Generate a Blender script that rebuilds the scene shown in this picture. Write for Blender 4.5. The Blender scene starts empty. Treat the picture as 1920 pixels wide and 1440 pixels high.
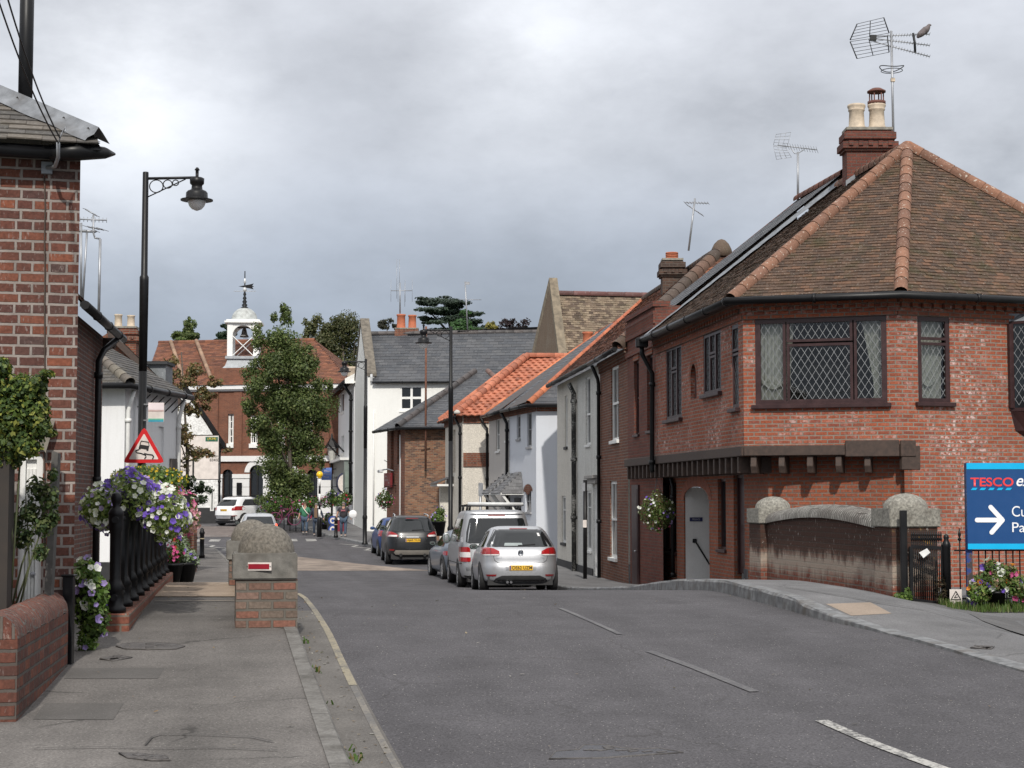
import bpy, bmesh, math, random
import numpy as np
from mathutils import Vector, Matrix
R = math.radians
random.seed(7); RNG = np.random.default_rng(7)
SC = bpy.context.scene; COL = SC.collection
# ---------------------------------------------------------------- camera
FPX, HZ, CAMZ = 3200.0, 932.0, 1.65
PITCH = math.atan((HZ - 720) / FPX)
cam = bpy.data.cameras.new('camera'); cam.sensor_width = 36; cam.lens = 36 * FPX / 1920
cam.clip_start = 0.1; cam.clip_end = 3000
co = bpy.data.objects.new('camera', cam); COL.objects.link(co)
co.location = (0, 0, CAMZ); co.rotation_euler = (math.pi / 2 + PITCH, 0, 0); SC.camera = co
# ---------------------------------------------------------------- view, sun, sky
SC.view_settings.view_transform = 'Standard'; SC.view_settings.look = 'None'
SC.view_settings.gamma = 1; SC.view_settings.exposure = 0.12
SUN_AZ, SUN_EL = 2.5, 41.0        # degrees to the right of straight behind the camera, elevation
sl = bpy.data.lights.new('sun', 'SUN'); sl.energy = 3.1; sl.angle = R(1.5); sl.color = (1, .95, .87)
so = bpy.data.objects.new('sun', sl); COL.objects.link(so)
sdir = Vector((math.sin(R(SUN_AZ)) * math.cos(R(SUN_EL)), -math.cos(R(SUN_AZ)) * math.cos(R(SUN_EL)), math.sin(R(SUN_EL))))
so.rotation_euler = sdir.to_track_quat('Z', 'Y').to_euler(); so.location = (20, -40, 60)

class N:
    """small node-tree writer"""
    def __init__(s, tree):
        s.t = tree; tree.nodes.clear()
    def __call__(s, typ, ins=None, **props):
        n = s.t.nodes.new(typ)
        for k, v in props.items(): setattr(n, k, v)
        for k, v in (ins or {}).items():
            sk = n.inputs[k]
            if isinstance(v, bpy.types.NodeSocket): s.t.links.new(v, sk)
            else:
                if hasattr(sk.default_value, '__len__') and len(sk.default_value) == 4 and len(v) == 3: v = (*v, 1)
                sk.default_value = v
        return n
    def math(s, op, a, b=0.0, clamp=False):
        return s('ShaderNodeMath', {0: a, 1: b}, operation=op, use_clamp=clamp).outputs[0]
    def vmath(s, op, a, b=(0, 0, 0), out=0):
        return s('ShaderNodeVectorMath', {0: a, 1: b}, operation=op).outputs[out]
    def mix(s, f, a, b, blend='MIX'):
        return s('ShaderNodeMix', {0: f, 6: a, 7: b}, data_type='RGBA', blend_type=blend, clamp_factor=True).outputs[2]
    def ramp(s, f, pts, interp='LINEAR'):
        n = s('ShaderNodeValToRGB', {0: f}); cr = n.color_ramp; cr.interpolation = interp
        while len(cr.elements) < len(pts): cr.elements.new(.5)
        for e, (p, c) in zip(cr.elements, pts):
            e.position = p; e.color = (*c, 1) if hasattr(c, '__len__') else (c, c, c, 1)
        return n.outputs[0]
    def noise(s, vec, scale, detail=4, rough=.55, out=0):
        return s('ShaderNodeTexNoise', {'Vector': vec, 'Scale': scale, 'Detail': detail, 'Roughness': rough}).outputs[out]
    def lin(s, f, a, b, lo=0.0, hi=1.0):
        return s('ShaderNodeMapRange', {0: f, 1: a, 2: b, 3: lo, 4: hi}).outputs[0]

wd = bpy.data.worlds.new('World'); SC.world = wd; wd.use_nodes = True
n = N(wd.node_tree)
tc = n('ShaderNodeTexCoord').outputs['Generated']
sep = n('ShaderNodeSeparateXYZ', {0: tc})
el = n.math('MAXIMUM', sep.outputs[2], 0.0)
cv = n('ShaderNodeMapping', {0: tc, 1: (3.7, 1.9, .4), 3: (1.0, 1.0, 1.9)}).outputs[0]
n1 = n.noise(cv, 4.6, 7, .55); n2 = n.noise(cv, 13, 8, .6)
cl = n.math('ADD', n.math('MULTIPLY', n1, .72), n.math('MULTIPLY', n2, .28))
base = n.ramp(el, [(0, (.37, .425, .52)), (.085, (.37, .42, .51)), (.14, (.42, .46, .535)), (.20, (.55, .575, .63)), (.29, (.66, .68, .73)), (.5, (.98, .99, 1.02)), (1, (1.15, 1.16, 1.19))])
shade = n.lin(cl, .34, .66, .77, 1.20)
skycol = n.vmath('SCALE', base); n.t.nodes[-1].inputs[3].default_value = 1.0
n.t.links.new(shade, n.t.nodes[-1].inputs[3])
# brighter breaks in the cloud sheet, at fixed directions of the sky
for (px, py, wid, amt) in ((150, 160, .085, .24), (275, 235, .05, .18), (1010, 70, .07, .22), (1830, 500, .085, .30), (1440, 170, .05, .12), (1900, 640, .07, .2)):
    dv = Vector(((px - 960) / FPX, 1, (HZ - py) / FPX)).normalized()
    dist = n.vmath('DISTANCE', tc, tuple(dv), out=1)
    g = n.math('POWER', n.lin(dist, wid * 1.9, 0.0, 0, 1), 1.6)
    g = n.math('MULTIPLY', g, n.lin(cl, .36, .60, .25, 1.2))
    g = n.math('MULTIPLY', g, amt)
    skycol = n.vmath('ADD', skycol, n('ShaderNodeCombineXYZ', {0: g, 1: g, 2: n.math('MULTIPLY', g, .97)}).outputs[0])
ns = n('ShaderNodeTexSky', sky_type='NISHITA', sun_disc=False, sun_elevation=R(SUN_EL), sun_rotation=R(180 - SUN_AZ)).outputs[0]
nsd = n.vmath('MULTIPLY', ns, (.08, .08, .08))
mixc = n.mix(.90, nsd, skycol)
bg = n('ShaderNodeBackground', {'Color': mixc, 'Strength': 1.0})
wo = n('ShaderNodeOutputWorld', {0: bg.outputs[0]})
# ---------------------------------------------------------------- helpers
def P(px, py, Y):
    """the point of the place at distance Y that the photograph shows at pixel (px, py)"""
    u, v = (px - 960) / FPX, (720 - py) / FPX
    c, s = math.cos(PITCH), math.sin(PITCH)
    k = Y / (c - v * s)
    return Vector((u * k, Y, CAMZ + (s + v * c) * k))
def XA(px, Y): return (px - 960) / FPX * Y
KN = [(-40, -.05), (8, -.03), (10.5, 0), (14, .14), (17, .28), (20, .33), (24, .35), (27, .19), (30, -.02), (34, -.25), (38, -.45), (44, -.66), (50, -.73), (60, -.73), (75, -.52), (86, -.38), (98, .02), (106, .14), (130, .35), (220, 1.0), (600, 2)]
_ky = np.array([k[0] for k in KN], float); _kz = np.array([k[1] for k in KN], float)
_fy = np.linspace(-40, 600, 6401); _fz = np.interp(_fy, _ky, _kz)
_ker = np.hanning(35); _ker /= _ker.sum(); _fz = np.convolve(np.pad(_fz, 17, 'edge'), _ker, 'valid')
def gz(Y): return float(np.interp(Y, _fy, _fz))
RK = [(-20, 12), (6, 6.2), (10, 5.35), (14.5, 4.35), (19, 3.35), (24, 2.82), (27, 2.4), (32, 1.8), (38, 1.28), (43, .75), (48, 0), (60, -2.3), (74, -5.95), (84, -8.6), (90, -10.3), (99, -13.3), (110, -17), (125, -20)]
LK = [(-20, 4.1), (6, -.25), (10.5, -1.0), (17, -2.12), (27, -3.8), (40, -5.9), (50, -7.9), (60, -9.8), (70, -12), (76, -14), (82, -17.5), (88, -24), (94, -36)]
def _ip(K, Y): return float(np.interp(Y, [k[0] for k in K], [k[1] for k in K]))
def RX(Y): return _ip(RK, Y)
def LX(Y): return _ip(LK, Y)
def H(X, Y):
    z = gz(Y)
    d = X - RX(Y)
    if Y < 31 and d > 1.0:      # the ground falls away beside the bridge on the shop side
        t = min(1, (d - 1.0) / 1.8); z -= float(np.interp(Y, (8, 14, 21, 23, 27, 31), (0, .16, .30, .25, .12, 0))) * t * t * (3 - 2 * t)
    return z
PAVE = .11
WORLD = {}
def wloc(o): return WORLD.get(o.name, Vector((0, 0, 0))) if o else Vector((0, 0, 0))
def tag(o, label=None, cat=None, group=None, kind=None):
    if label: o['label'] = label
    if cat: o['category'] = cat
    if group: o['group'] = group
    if kind: o['kind'] = kind
    return o
def thing(name, label, cat, loc=(0, 0, 0), rz=0, group=None):
    o = bpy.data.objects.new(name, None); COL.objects.link(o); o.empty_display_size = .2
    o.location = loc; o.rotation_euler = (0, 0, rz); WORLD[o.name] = Vector(loc) if rz == 0 else Vector((0, 0, 0))
    return tag(o, label, cat, group)
def copy_tree(o, parent=None):
    c = o.copy(); COL.objects.link(c); c.parent = parent
    for ch in list(o.children): copy_tree(ch, c)
    return c

class MB:
    def __init__(s): s.v = []; s.f = []; s.c = []; s.m = []; s.uv = {}; s.col = (1, 1, 1); s.mi = 0; s.sm = []
    def _f(s, idx, sm=False): s.f.append(tuple(idx)); s.c.append(s.col); s.m.append(s.mi); s.sm.append(sm)
    def poly(s, pts, uv=None):
        i = len(s.v); s.v += [tuple(p) for p in pts]; s._f(range(i, i + len(pts)))
        if uv is not None: s.uv[len(s.f) - 1] = uv
        return s
    def box(s, c, size, rz=0, ax=None):
        c = Vector(c); hx, hy, hz = size[0] / 2, size[1] / 2, size[2] / 2
        if ax is None: a = (Vector((math.cos(rz), math.sin(rz), 0)), Vector((-math.sin(rz), math.cos(rz), 0)), Vector((0, 0, 1)))
        else: a = [Vector(q).normalized() for q in ax]
        i = len(s.v)
        for x in (-1, 1):
            for y in (-1, 1):
                for z in (-1, 1): s.v.append(tuple(c + a[0] * (x * hx) + a[1] * (y * hy) + a[2] * (z * hz)))
        for q in ((0, 1, 3, 2), (4, 6, 7, 5), (0, 4, 5, 1), (2, 3, 7, 6), (0, 2, 6, 4), (1, 5, 7, 3)): s._f([i + k for k in q])
        return s
    def bar(s, a, b, w, h=None, up=(0, 0, 1)):
        a, b = Vector(a), Vector(b); d = b - a; L = d.length; d.normalize(); h = h or w
        up = Vector(up)
        if abs(d.dot(up)) > .95: up = Vector((0, 1, 0)) if abs(d.y) < .9 else Vector((1, 0, 0))
        sx = d.cross(up).normalized(); uy = sx.cross(d).normalized()
        return s.box((a + b) / 2, (w, L, h), ax=(sx, d, uy))
    def prism(s, pts, ext):
        """closed solid: polygon pts pushed along ext"""
        ext = Vector(ext); n_ = len(pts); i = len(s.v); pts = [Vector(p) for p in pts]
        s.v += [tuple(p) for p in pts] + [tuple(p + ext) for p in pts]
        s._f(range(i, i + n_)); s._f([i + n_ + k for k in reversed(range(n_))])
        for k in range(n_):
            q = (k + 1) % n_; s._f((i + q, i + k, i + n_ + k, i + n_ + q))
        return s
    def grid(s, rows, cu=False, cv=False, sm=True):
        """rows: list of equal-length point lists, vertices shared"""
        i = len(s.v); nr, nc = len(rows), len(rows[0])
        for r in rows: s.v += [tuple(p) for p in r]
        for a in range(nr if cv else nr - 1):
            for b in range(nc if cu else nc - 1):
                a2, b2 = (a + 1) % nr, (b + 1) % nc
                s._f((i + a * nc + b, i + a * nc + b2, i + a2 * nc + b2, i + a2 * nc + b), sm)
        return s
    def tube(s, pts, r, n_=8, cap=True, closed=False):
        pts = [Vector(p) for p in pts]; rr = r if hasattr(r, '__len__') else [r] * len(pts); rows = []; u = None
        for k, p in enumerate(pts):
            if closed: d = pts[(k + 1) % len(pts)] - pts[k - 1]
            else: d = pts[min(k + 1, len(pts) - 1)] - pts[max(k - 1, 0)]
            d.normalize()
            if u is None: u = d.orthogonal().normalized()
            u = (u - d * u.dot(d))
            u = u.normalized() if u.length > 1e-6 else d.orthogonal().normalized()
            w = d.cross(u)
            rows.append([p + (u * math.cos(t) + w * math.sin(t)) * rr[k] for t in [2 * math.pi * j / n_ for j in range(n_)]])
        i = len(s.v); s.grid(rows, cu=True, cv=closed)
        if cap and not closed:
            s._f([i + j for j in reversed(range(n_))]); k = i + (len(pts) - 1) * n_; s._f([k + j for j in range(n_)])
        return s
    def lathe(s, prof, c=(0, 0, 0), n_=16, sm=True):
        c = Vector(c); i = len(s.v)
        rows = [[c + Vector((r * math.cos(2 * math.pi * j / n_), r * math.sin(2 * math.pi * j / n_), z)) for j in range(n_)] for r, z in prof]
        s.grid(rows, cu=True, sm=sm)
        s._f([i + j for j in reversed(range(n_))]); k = i + (len(prof) - 1) * n_; s._f([k + j for j in range(n_)])
        return s
    def build(s, name, mat, parent=None, bev=0, smooth=None, seg=1):
        me = bpy.data.meshes.new(name); off = wloc(parent)
        V = np.array(s.v, float).reshape(-1, 3)
        me.from_pydata((V - np.array(off)).tolist(), [], s.f)
        mats = mat if isinstance(mat, (list, tuple)) else [mat]
        for m_ in mats: me.materials.append(m_)
        me.polygons.foreach_set('material_index', s.m)
        me.polygons.foreach_set('use_smooth', [bool(x) if smooth is None else smooth for x in s.sm])
        # metre UVs along every face: u runs level, v runs up the slope
        uvl = me.uv_layers.new(name='UVMap'); ca = me.color_attributes.new('col', 'FLOAT_COLOR', 'CORNER')
        nl = len(me.loops); uvs = np.zeros((nl, 2)); cols = np.ones((nl, 4))
        me.update()
        for p in me.polygons:
            ls, lt = p.loop_start, p.loop_total
            cols[ls:ls + lt, :3] = s.c[p.index][:3]
            if p.index in s.uv: uvs[ls:ls + lt] = s.uv[p.index]; continue
            nn = p.normal
            pv = V[list(s.f[p.index])]
            if abs(nn.z) > .98: uvs[ls:ls + lt] = pv[:, :2]
            else:
                u = np.array((-nn.y, nn.x, 0)); u /= np.linalg.norm(u); w = np.cross(np.array(nn), u)
                uvs[ls:ls + lt, 0] = pv @ u; uvs[ls:ls + lt, 1] = pv @ w
        me.uv_layers[0].data.foreach_set('uv', uvs.ravel()); me.color_attributes[0].data.foreach_set('color', cols.ravel())
        if bev:
            bm = bmesh.new(); bm.from_mesh(me); bmesh.ops.remove_doubles(bm, verts=bm.verts, dist=1e-5)
            es = [e for e in bm.edges if len(e.link_faces) == 2 and e.calc_face_angle(0) > .5]
            bmesh.ops.bevel(bm, geom=es, offset=bev, segments=seg, affect='EDGES', clamp_overlap=True)
            bm.to_mesh(me); bm.free()
        o = bpy.data.objects.new(name, me); COL.objects.link(o)
        if parent: o.parent = parent; WORLD[o.name] = off
        return o
def quads_np(name, verts, cols, mat, parent=None, k=4, smooth=False):
    """many k-gons at once (leaves, petals): verts (n*k,3), cols (n,3)"""
    nq = len(verts) // k; me = bpy.data.meshes.new(name); off = np.array(wloc(parent))
    me.vertices.add(len(verts)); me.vertices.foreach_set('co', (verts - off).astype(np.float32).ravel())
    me.loops.add(nq * k); me.loops.foreach_set('vertex_index', np.arange(nq * k, dtype=np.int32))
    me.polygons.add(nq); me.polygons.foreach_set('loop_start', np.arange(nq, dtype=np.int32) * k)
    me.polygons.foreach_set('loop_total', np.full(nq, k, np.int32))
    me.update(calc_edges=True)
    ca = me.color_attributes.new('col', 'FLOAT_COLOR', 'CORNER'); c4 = np.ones((nq * k, 4), np.float32); c4[:, :3] = np.repeat(cols, k, 0)
    ca.data.foreach_set('color', c4.ravel()); me.materials.append(mat)
    o = bpy.data.objects.new(name, me); COL.objects.link(o)
    if parent: o.parent = parent; WORLD[o.name] = Vector(off)
    return o
def text(name, s, mat, o, right, up, w=None, h=.1, parent=None, align='LEFT', ext=.002, shear=0, bold=0):
    """lettering as flat mesh: o = lower-left corner (or centre), h = cap height, w = total width"""
    cu = bpy.data.curves.new(name, 'FONT'); cu.body = s; cu.extrude = 0; cu.shear = shear; cu.offset = bold; cu.space_line = .9
    ob = bpy.data.objects.new(name, cu); COL.objects.link(ob)
    bpy.context.view_layer.update()
    me = bpy.data.meshes.new_from_object(ob); bpy.data.objects.remove(ob)
    V = np.array([v.co for v in me.vertices]); lo, hi = V.min(0), V.max(0)
    nl = s.count('\n') + 1
    sy = h / .69 if nl > 1 else h / max(hi[1] - lo[1], 1e-6); sx = (w / (hi[0] - lo[0])) if w else sy
    if nl > 1 and w is None: sx = sy
    right, up = Vector(right).normalized(), Vector(up).normalized(); nr = right.cross(up); O = Vector(o)
    cx = {'LEFT': lo[0], 'CENTER': (lo[0] + hi[0]) / 2}[align]; cy = lo[1] if align == 'LEFT' else (lo[1] + hi[1]) / 2
    off = wloc(parent)
    for v in me.vertices: v.co = O + right * ((v.co.x - cx) * sx) + up * ((v.co.y - cy) * sy) + nr * ext - off
    me.materials.clear(); me.materials.append(mat)
    ob = bpy.data.objects.new(name, me); COL.objects.link(ob)
    if parent: ob.parent = parent; WORLD[ob.name] = off
    return ob
# ---------------------------------------------------------------- materials
_MC = {}
def mat(name, fn):
    if name in _MC: return _MC[name]
    m_ = bpy.data.materials.new(name); m_.use_nodes = True; nn = N(m_.node_tree)
    r = fn(nn); bs = r if not isinstance(r, dict) else nn('ShaderNodeBsdfPrincipled', r)
    nn('ShaderNodeOutputMaterial', {0: bs.outputs[0]}); _MC[name] = m_; return m_
def vcol(nn): return nn('ShaderNodeVertexColor', layer_name='col').outputs[0]
def obj(nn): return nn('ShaderNodeTexCoord').outputs['Object']
def geo(nn): return nn('ShaderNodeNewGeometry').outputs['Position']
def uvn(nn): return nn('ShaderNodeUVMap', uv_map='UVMap').outputs[0]
def bump(nn, h, st=.5, d=.01): return nn('ShaderNodeBump', {'Height': h, 'Strength': st, 'Distance': d}).outputs[0]
def plain(name, c, rough=.6, metal=0, spec=.5, var=.12, vs=6, bmp=0, coat=0, tint=False, dirt=0):
    def f(nn):
        g = geo(nn); nz = nn.noise(g, vs, 5)
        k = nn.lin(nz, .3, .7, 1 - var, 1 + var)
        base = vcol(nn) if tint else None
        cc = nn.vmath('MULTIPLY', base if tint else tuple(c), nn('ShaderNodeCombineXYZ', {0: k, 1: k, 2: k}).outputs[0])
        if dirt:
            d = nn.lin(nn.noise(g, vs * .35, 6, .65), .5, .72)
            cc = nn.mix(nn.math('MULTIPLY', d, dirt), cc, (.09, .075, .06))
        r = {'Base Color': cc, 'Roughness': nn.lin(nz, .3, .7, rough * .88, min(1, rough * 1.12)), 'Metallic': metal, 'Specular IOR Level': spec, 'Coat Weight': coat, 'Coat Roughness': .06}
        if bmp: r['Normal'] = bump(nn, nn.noise(g, vs * 9, 4), bmp, .004)
        return r
    return mat(name, f)
def brick(name, pal, mortar, w=.225, h=.075, ms=.011, squash=1.0, bloom=0, bloomc=(.60, .44, .41), dark=0, darkc=(.05, .035, .03), rough=.85, bs=.6, lich=0, freq=2, spots=0):
    def f(nn):
        uv = uvn(nn); g = geo(nn)
        wob = nn.vmath('SCALE', nn.vmath('SUBTRACT', nn.noise(g, 9, 3, out=1), (.5, .5, .5))); nn.t.nodes[-1].inputs[3].default_value = .012
        v = nn.vmath('ADD', uv, wob)
        bt = nn('ShaderNodeTexBrick', {'Vector': v, 'Color1': (0, 0, 0), 'Color2': (1, 1, 1), 'Mortar': (0, 0, 0), 'Scale': 1, 'Mortar Size': ms, 'Mortar Smooth': .25, 'Bias': 0, 'Brick Width': w, 'Row Height': h}, squash=squash, squash_frequency=2, offset_frequency=freq)
        t = bt.outputs[0]; fac = bt.outputs[1]
        k = len(pal); cc = nn.ramp(t, [(i / max(k - 1, 1) * .9 + .05, c) for i, c in enumerate(pal)])
        nz = nn.noise(g, 34, 4); kk = nn.lin(nz, .3, .7, .72, 1.25)
        cc = nn.vmath('MULTIPLY', cc, nn('ShaderNodeCombineXYZ', {0: kk, 1: kk, 2: kk}).outputs[0])
        if bloom:
            b1 = nn.lin(nn.noise(g, 13, 5, .6), .46, .66); b2 = nn.lin(nn.noise(g, .8, 3), .40, .60)
            b3 = nn.lin(nn.math('FRACT', nn.math('MULTIPLY', t, 7.3)), .25, .6)
            bl = nn.math('MULTIPLY', nn.math('MULTIPLY', nn.math('MULTIPLY', b1, b2), nn.math('ADD', b3, .2)), bloom)
            cc = nn.mix(bl, cc, bloomc)
        if spots:
            sp = nn.lin(nn.noise(nn.vmath('MULTIPLY', g, (1, 1, .35)), 42, 3, .6), .60, .68)
            cc = nn.mix(nn.math('MULTIPLY', sp, spots), cc, (.34, .29, .27))
        mc = nn.mix(nn.lin(nn.noise(g, 6, 4), .35, .7), mortar, tuple(x * .66 for x in mortar))
        cc = nn.mix(fac, cc, mc)
        if dark:
            d = nn.lin(nn.noise(g, 1.1, 6, .65), .44, .68)
            cc = nn.mix(nn.math('MULTIPLY', d, dark), cc, darkc)
        if lich:
            d = nn.lin(nn.noise(g, 22, 5, .7), .60, .66)
            cc = nn.mix(nn.math('MULTIPLY', d, lich), cc, (.5, .46, .40))
        hgt = nn.math('SUBTRACT', nn.math('MULTIPLY', nz, .35), fac)
        return {'Base Color': cc, 'Roughness': rough, 'Specular IOR Level': .25, 'Normal': bump(nn, hgt, bs, .012)}
    return mat(name, f)
def stucco(name, c, rough=.9, grain=.25, gs=70, dirt=.25, streak=.3, dirtc=(.28, .26, .22)):
    def f(nn):
        g = geo(nn); st = nn.noise(nn.vmath('MULTIPLY', g, (1, 1, .12)), 5, 5, .6)
        a = nn.math('MULTIPLY', nn.lin(st, .52, .78), streak)
        b = nn.math('MULTIPLY', nn.lin(nn.noise(g, .9, 6, .62), .5, .75), dirt)
        cc = nn.mix(nn.math('ADD', a, b, clamp=True), c, dirtc)
        fn = nn.noise(g, gs, 3, .6); k = nn.lin(fn, .3, .7, 1 - grain * .35, 1 + grain * .2)
        cc = nn.vmath('MULTIPLY', cc, nn('ShaderNodeCombineXYZ', {0: k, 1: k, 2: k}).outputs[0])
        return {'Base Color': cc, 'Roughness': rough, 'Specular IOR Level': .2, 'Normal': bump(nn, fn, grain * 1.6, .012)}
    return mat(name, f)
def tiles(name, rough=.8, moss=.3, mossc=(.05, .045, .02), lich=.15, spec=.25, lichc=(.42, .40, .36), ls=30):
    """roof tile: colour of each tile from its tint, with moss and lichen"""
    def f(nn):
        g = geo(nn); c = vcol(nn); k = nn.lin(nn.noise(g, 28, 4), .3, .7, .8, 1.2)
        cc = nn.vmath('MULTIPLY', c, nn('ShaderNodeCombineXYZ', {0: k, 1: k, 2: k}).outputs[0])
        if moss: cc = nn.mix(nn.math('MULTIPLY', nn.lin(nn.noise(g, 2.2, 6, .7), .50, .68), moss), cc, mossc)
        if lich: cc = nn.mix(nn.math('MULTIPLY', nn.lin(nn.noise(g, ls, 4, .6), .61, .67), lich), cc, lichc)
        return {'Base Color': cc, 'Roughness': rough, 'Specular IOR Level': spec, 'Normal': bump(nn, nn.noise(g, 60, 3), .3, .006)}
    return mat(name, f)
def leafmat(name, rough=.55, tr=.25):
    def f(nn):
        c = vcol(nn)
        d = nn('ShaderNodeBsdfPrincipled', {'Base Color': c, 'Roughness': rough, 'Specular IOR Level': .3})
        t = nn('ShaderNodeBsdfTranslucent', {0: nn.vmath('MULTIPLY', c, (1.15, 1.3, .6))})
        return nn('ShaderNodeMixShader', {0: tr, 1: d.outputs[0], 2: t.outputs[0]})
    return mat(name, f)
def glassmat(name, c=(.012, .014, .016), rough=.04, spec=.6):
    return mat(name, lambda nn: {'Base Color': c, 'Roughness': rough, 'Specular IOR Level': spec, 'Normal': bump(nn, nn.noise(geo(nn), 2.5, 2), .04, .02)})
BLACK = plain('black_paint', (.007, .007, .008), .42, spec=.3, var=.2)
DKMET = plain('dark_metal', (.016, .017, .019), .5, spec=.35, var=.25)
WHITE = plain('white_paint', (.80, .80, .78), .5, var=.05)
CHALK = plain('white_joinery', (.72, .72, .70), .55, var=.08)
GREYM = plain('grey_metal', (.32, .33, .35), .45, metal=.6, var=.15)
ALU = plain('aluminium', (.55, .56, .58), .4, metal=.7, var=.1)
LEAD = plain('lead_flashing', (.20, .215, .235), .6, var=.25, vs=9)
STONE = plain('weathered_stone', (.25, .235, .20), .95, var=.35, vs=11, bmp=.9, dirt=.6)
TERRA = plain('terracotta', (.42, .13, .065), .8, var=.2)
BUFFPOT = plain('buff_pot', (.52, .43, .33), .8, var=.2, vs=9, dirt=.25)
GLASS = glassmat('window_glass')
BROWNF = plain('oxblood_frame', (.038, .016, .016), .4, var=.25)
BROWNW = plain('dark_timber', (.055, .036, .028), .7, var=.35, vs=14, bmp=.4)
PETAL = leafmat('petals', .6, .3)
LEAF = leafmat('leaves')
# ================================================================ ground, road, pavements
def asphalt(name, c, sp=.5, patch=.18, fine=900, bst=.5, warm=(.02, .0, -.02), crack=0):
    def f(nn):
        g = geo(nn); a = nn.noise(g, 55, 3, .7); b = nn.noise(g, 1.3, 5, .6); b2 = nn.noise(nn.vmath('MULTIPLY', g, (1, .22, 1)), .9, 4, .6)
        k = nn.lin(a, .28, .72, 1 - sp * .55, 1 + sp * .55); k = nn.math('MULTIPLY', k, nn.lin(b, .3, .7, 1 - patch, 1 + patch)); k = nn.math('MULTIPLY', k, nn.lin(b2, .3, .7, 1 - patch * .8, 1 + patch * .8)); k = nn.math('MULTIPLY', k, nn.lin(nn.noise(nn.vmath('ADD', nn.vmath('MULTIPLY', g, (1, .03, 0)), nn.vmath('MULTIPLY', nn('ShaderNodeCombineXYZ', {0: nn('ShaderNodeSeparateXYZ', {0: g}).outputs[1], 1: 0.0, 2: 0.0}).outputs[0], (.18, 0, 0))), 1.7, 3), .32, .68, .90, 1.10))
        cc = nn.vmath('MULTIPLY', c, nn('ShaderNodeCombineXYZ', {0: k, 1: k, 2: k}).outputs[0])
        vo = nn('ShaderNodeTexVoronoi', {'Vector': g, 'Scale': 36.0}); st = nn.lin(vo.outputs[0], .20, .12)
        pick = nn.math('GREATER_THAN', nn('ShaderNodeSeparateColor', {0: vo.outputs[1]}).outputs[0], .80)
        cc = nn.mix(nn.math('MULTIPLY', nn.math('MULTIPLY', st, pick), sp), cc, (.36, .345, .32))
        if crack:
            vc = nn('ShaderNodeTexVoronoi', {'Vector': nn.vmath('ADD', g, nn.vmath('MULTIPLY', nn.noise(g, 2.5, 4, out=1), (.5, .5, 0))), 'Scale': .55}, feature='DISTANCE_TO_EDGE')
            ck = nn.math('MULTIPLY', nn.lin(vc.outputs[0], .012, .003), nn.lin(nn.noise(g, .5, 2), .50, .58))
            cc = nn.mix(nn.math('MULTIPLY', ck, crack), cc, (.03, .028, .026))
        return {'Base Color': cc, 'Roughness': .9, 'Specular IOR Level': .3, 'Normal': bump(nn, nn.math('ADD', a, nn.noise(g, 140, 2)), bst, .006)}
    return mat(name, f)
ROADM = asphalt('road_asphalt', (.0755, .072, .077), 1.0, .16, crack=.35)
PAVM = asphalt('pavement_asphalt', (.122, .113, .106), .85, .22, crack=.7)
PAVR = asphalt('pavement_asphalt_pale', (.138, .136, .138), .6, .16, crack=.5)
PATCHM = asphalt('patched_asphalt', (.098, .092, .087), .35, .15)
BUFFM = asphalt('buff_surfacing', (.30, .235, .18), .45, .22)
BUFFR = asphalt('buff_road_surfacing', (.215, .175, .145), .5, .35)
GUTM = asphalt('channel_asphalt', (.120, .112, .104), .5, .22)
def f_kerb(nn):
    g = geo(nn); nz = nn.noise(g, 40, 4, .7); jn = nn.math('LESS_THAN', nn.math('FRACT', nn.math('MULTIPLY', nn('ShaderNodeSeparateXYZ', {0: g}).outputs[1], 1.1)), .018)
    cc = nn.mix(nn.lin(nn.noise(g, 3, 6, .7), .42, .66), (.19, .183, .172), (.10, .094, .086)); k = nn.lin(nz, .3, .7, .75, 1.2)
    cc = nn.mix(nn.math('MULTIPLY', jn, .75), nn.vmath('MULTIPLY', cc, nn('ShaderNodeCombineXYZ', {0: k, 1: k, 2: k}).outputs[0]), (.035, .032, .03))
    return {'Base Color': cc, 'Roughness': .9, 'Specular IOR Level': .2, 'Normal': bump(nn, nz, .5, .006)}
KERBM = mat('concrete_kerb', f_kerb)
KERBG = plain('granite_kerb', (.165, .168, .172), .85, var=.45, vs=9, bmp=.9, dirt=.8)
def worn(name, c, under, lo, hi, rough=.75):
    def f(nn):
        g = geo(nn); a = nn.math('ADD', nn.math('MULTIPLY', nn.noise(g, 30, 4, .7), .6), nn.math('MULTIPLY', nn.noise(g, 2.0, 3), .4))
        return {'Base Color': nn.mix(nn.lin(a, lo, hi), c, under), 'Roughness': rough, 'Normal': bump(nn, nn.noise(g, 60, 3), .4, .005)}
    return mat(name, f)
MK_W = worn('road_paint_white', (.42, .41, .385), (.085, .083, .083), .46, .58)
MK_FAINT = worn('road_paint_faded', (.135, .132, .132), (.076, .073, .078), .40, .55)
MK_Y = worn('road_paint_cream', (.27, .235, .165), (.11, .105, .097), .46, .60)
MK_YF = worn('road_paint_cream_faded', (.20, .18, .15), (.11, .105, .1), .40, .54)
def ys(a, b, st=.3):
    k = max(2, int((b - a) / st) + 1); return [a + (b - a) * i / (k - 1) for i in range(k)]
def sheet(name, fl, fr, Y0, Y1, dz, m_, nx=6, st=.4, zf=None, kind='structure', parent=None):
    mb = MB(); rows = []
    for Y in ys(Y0, Y1, st):
        l, r = fl(Y), fr(Y)
        rows.append([(l + (r - l) * i / nx, Y, (zf or H)(l + (r - l) * i / nx, Y) + dz) for i in range(nx + 1)])
    mb.grid(rows); o = mb.build(name, m_, parent)
    if kind: tag(o, kind=kind)
    return o
GRM = plain('rough_ground', (.07, .085, .04), .95, var=.35, vs=.7)
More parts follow.
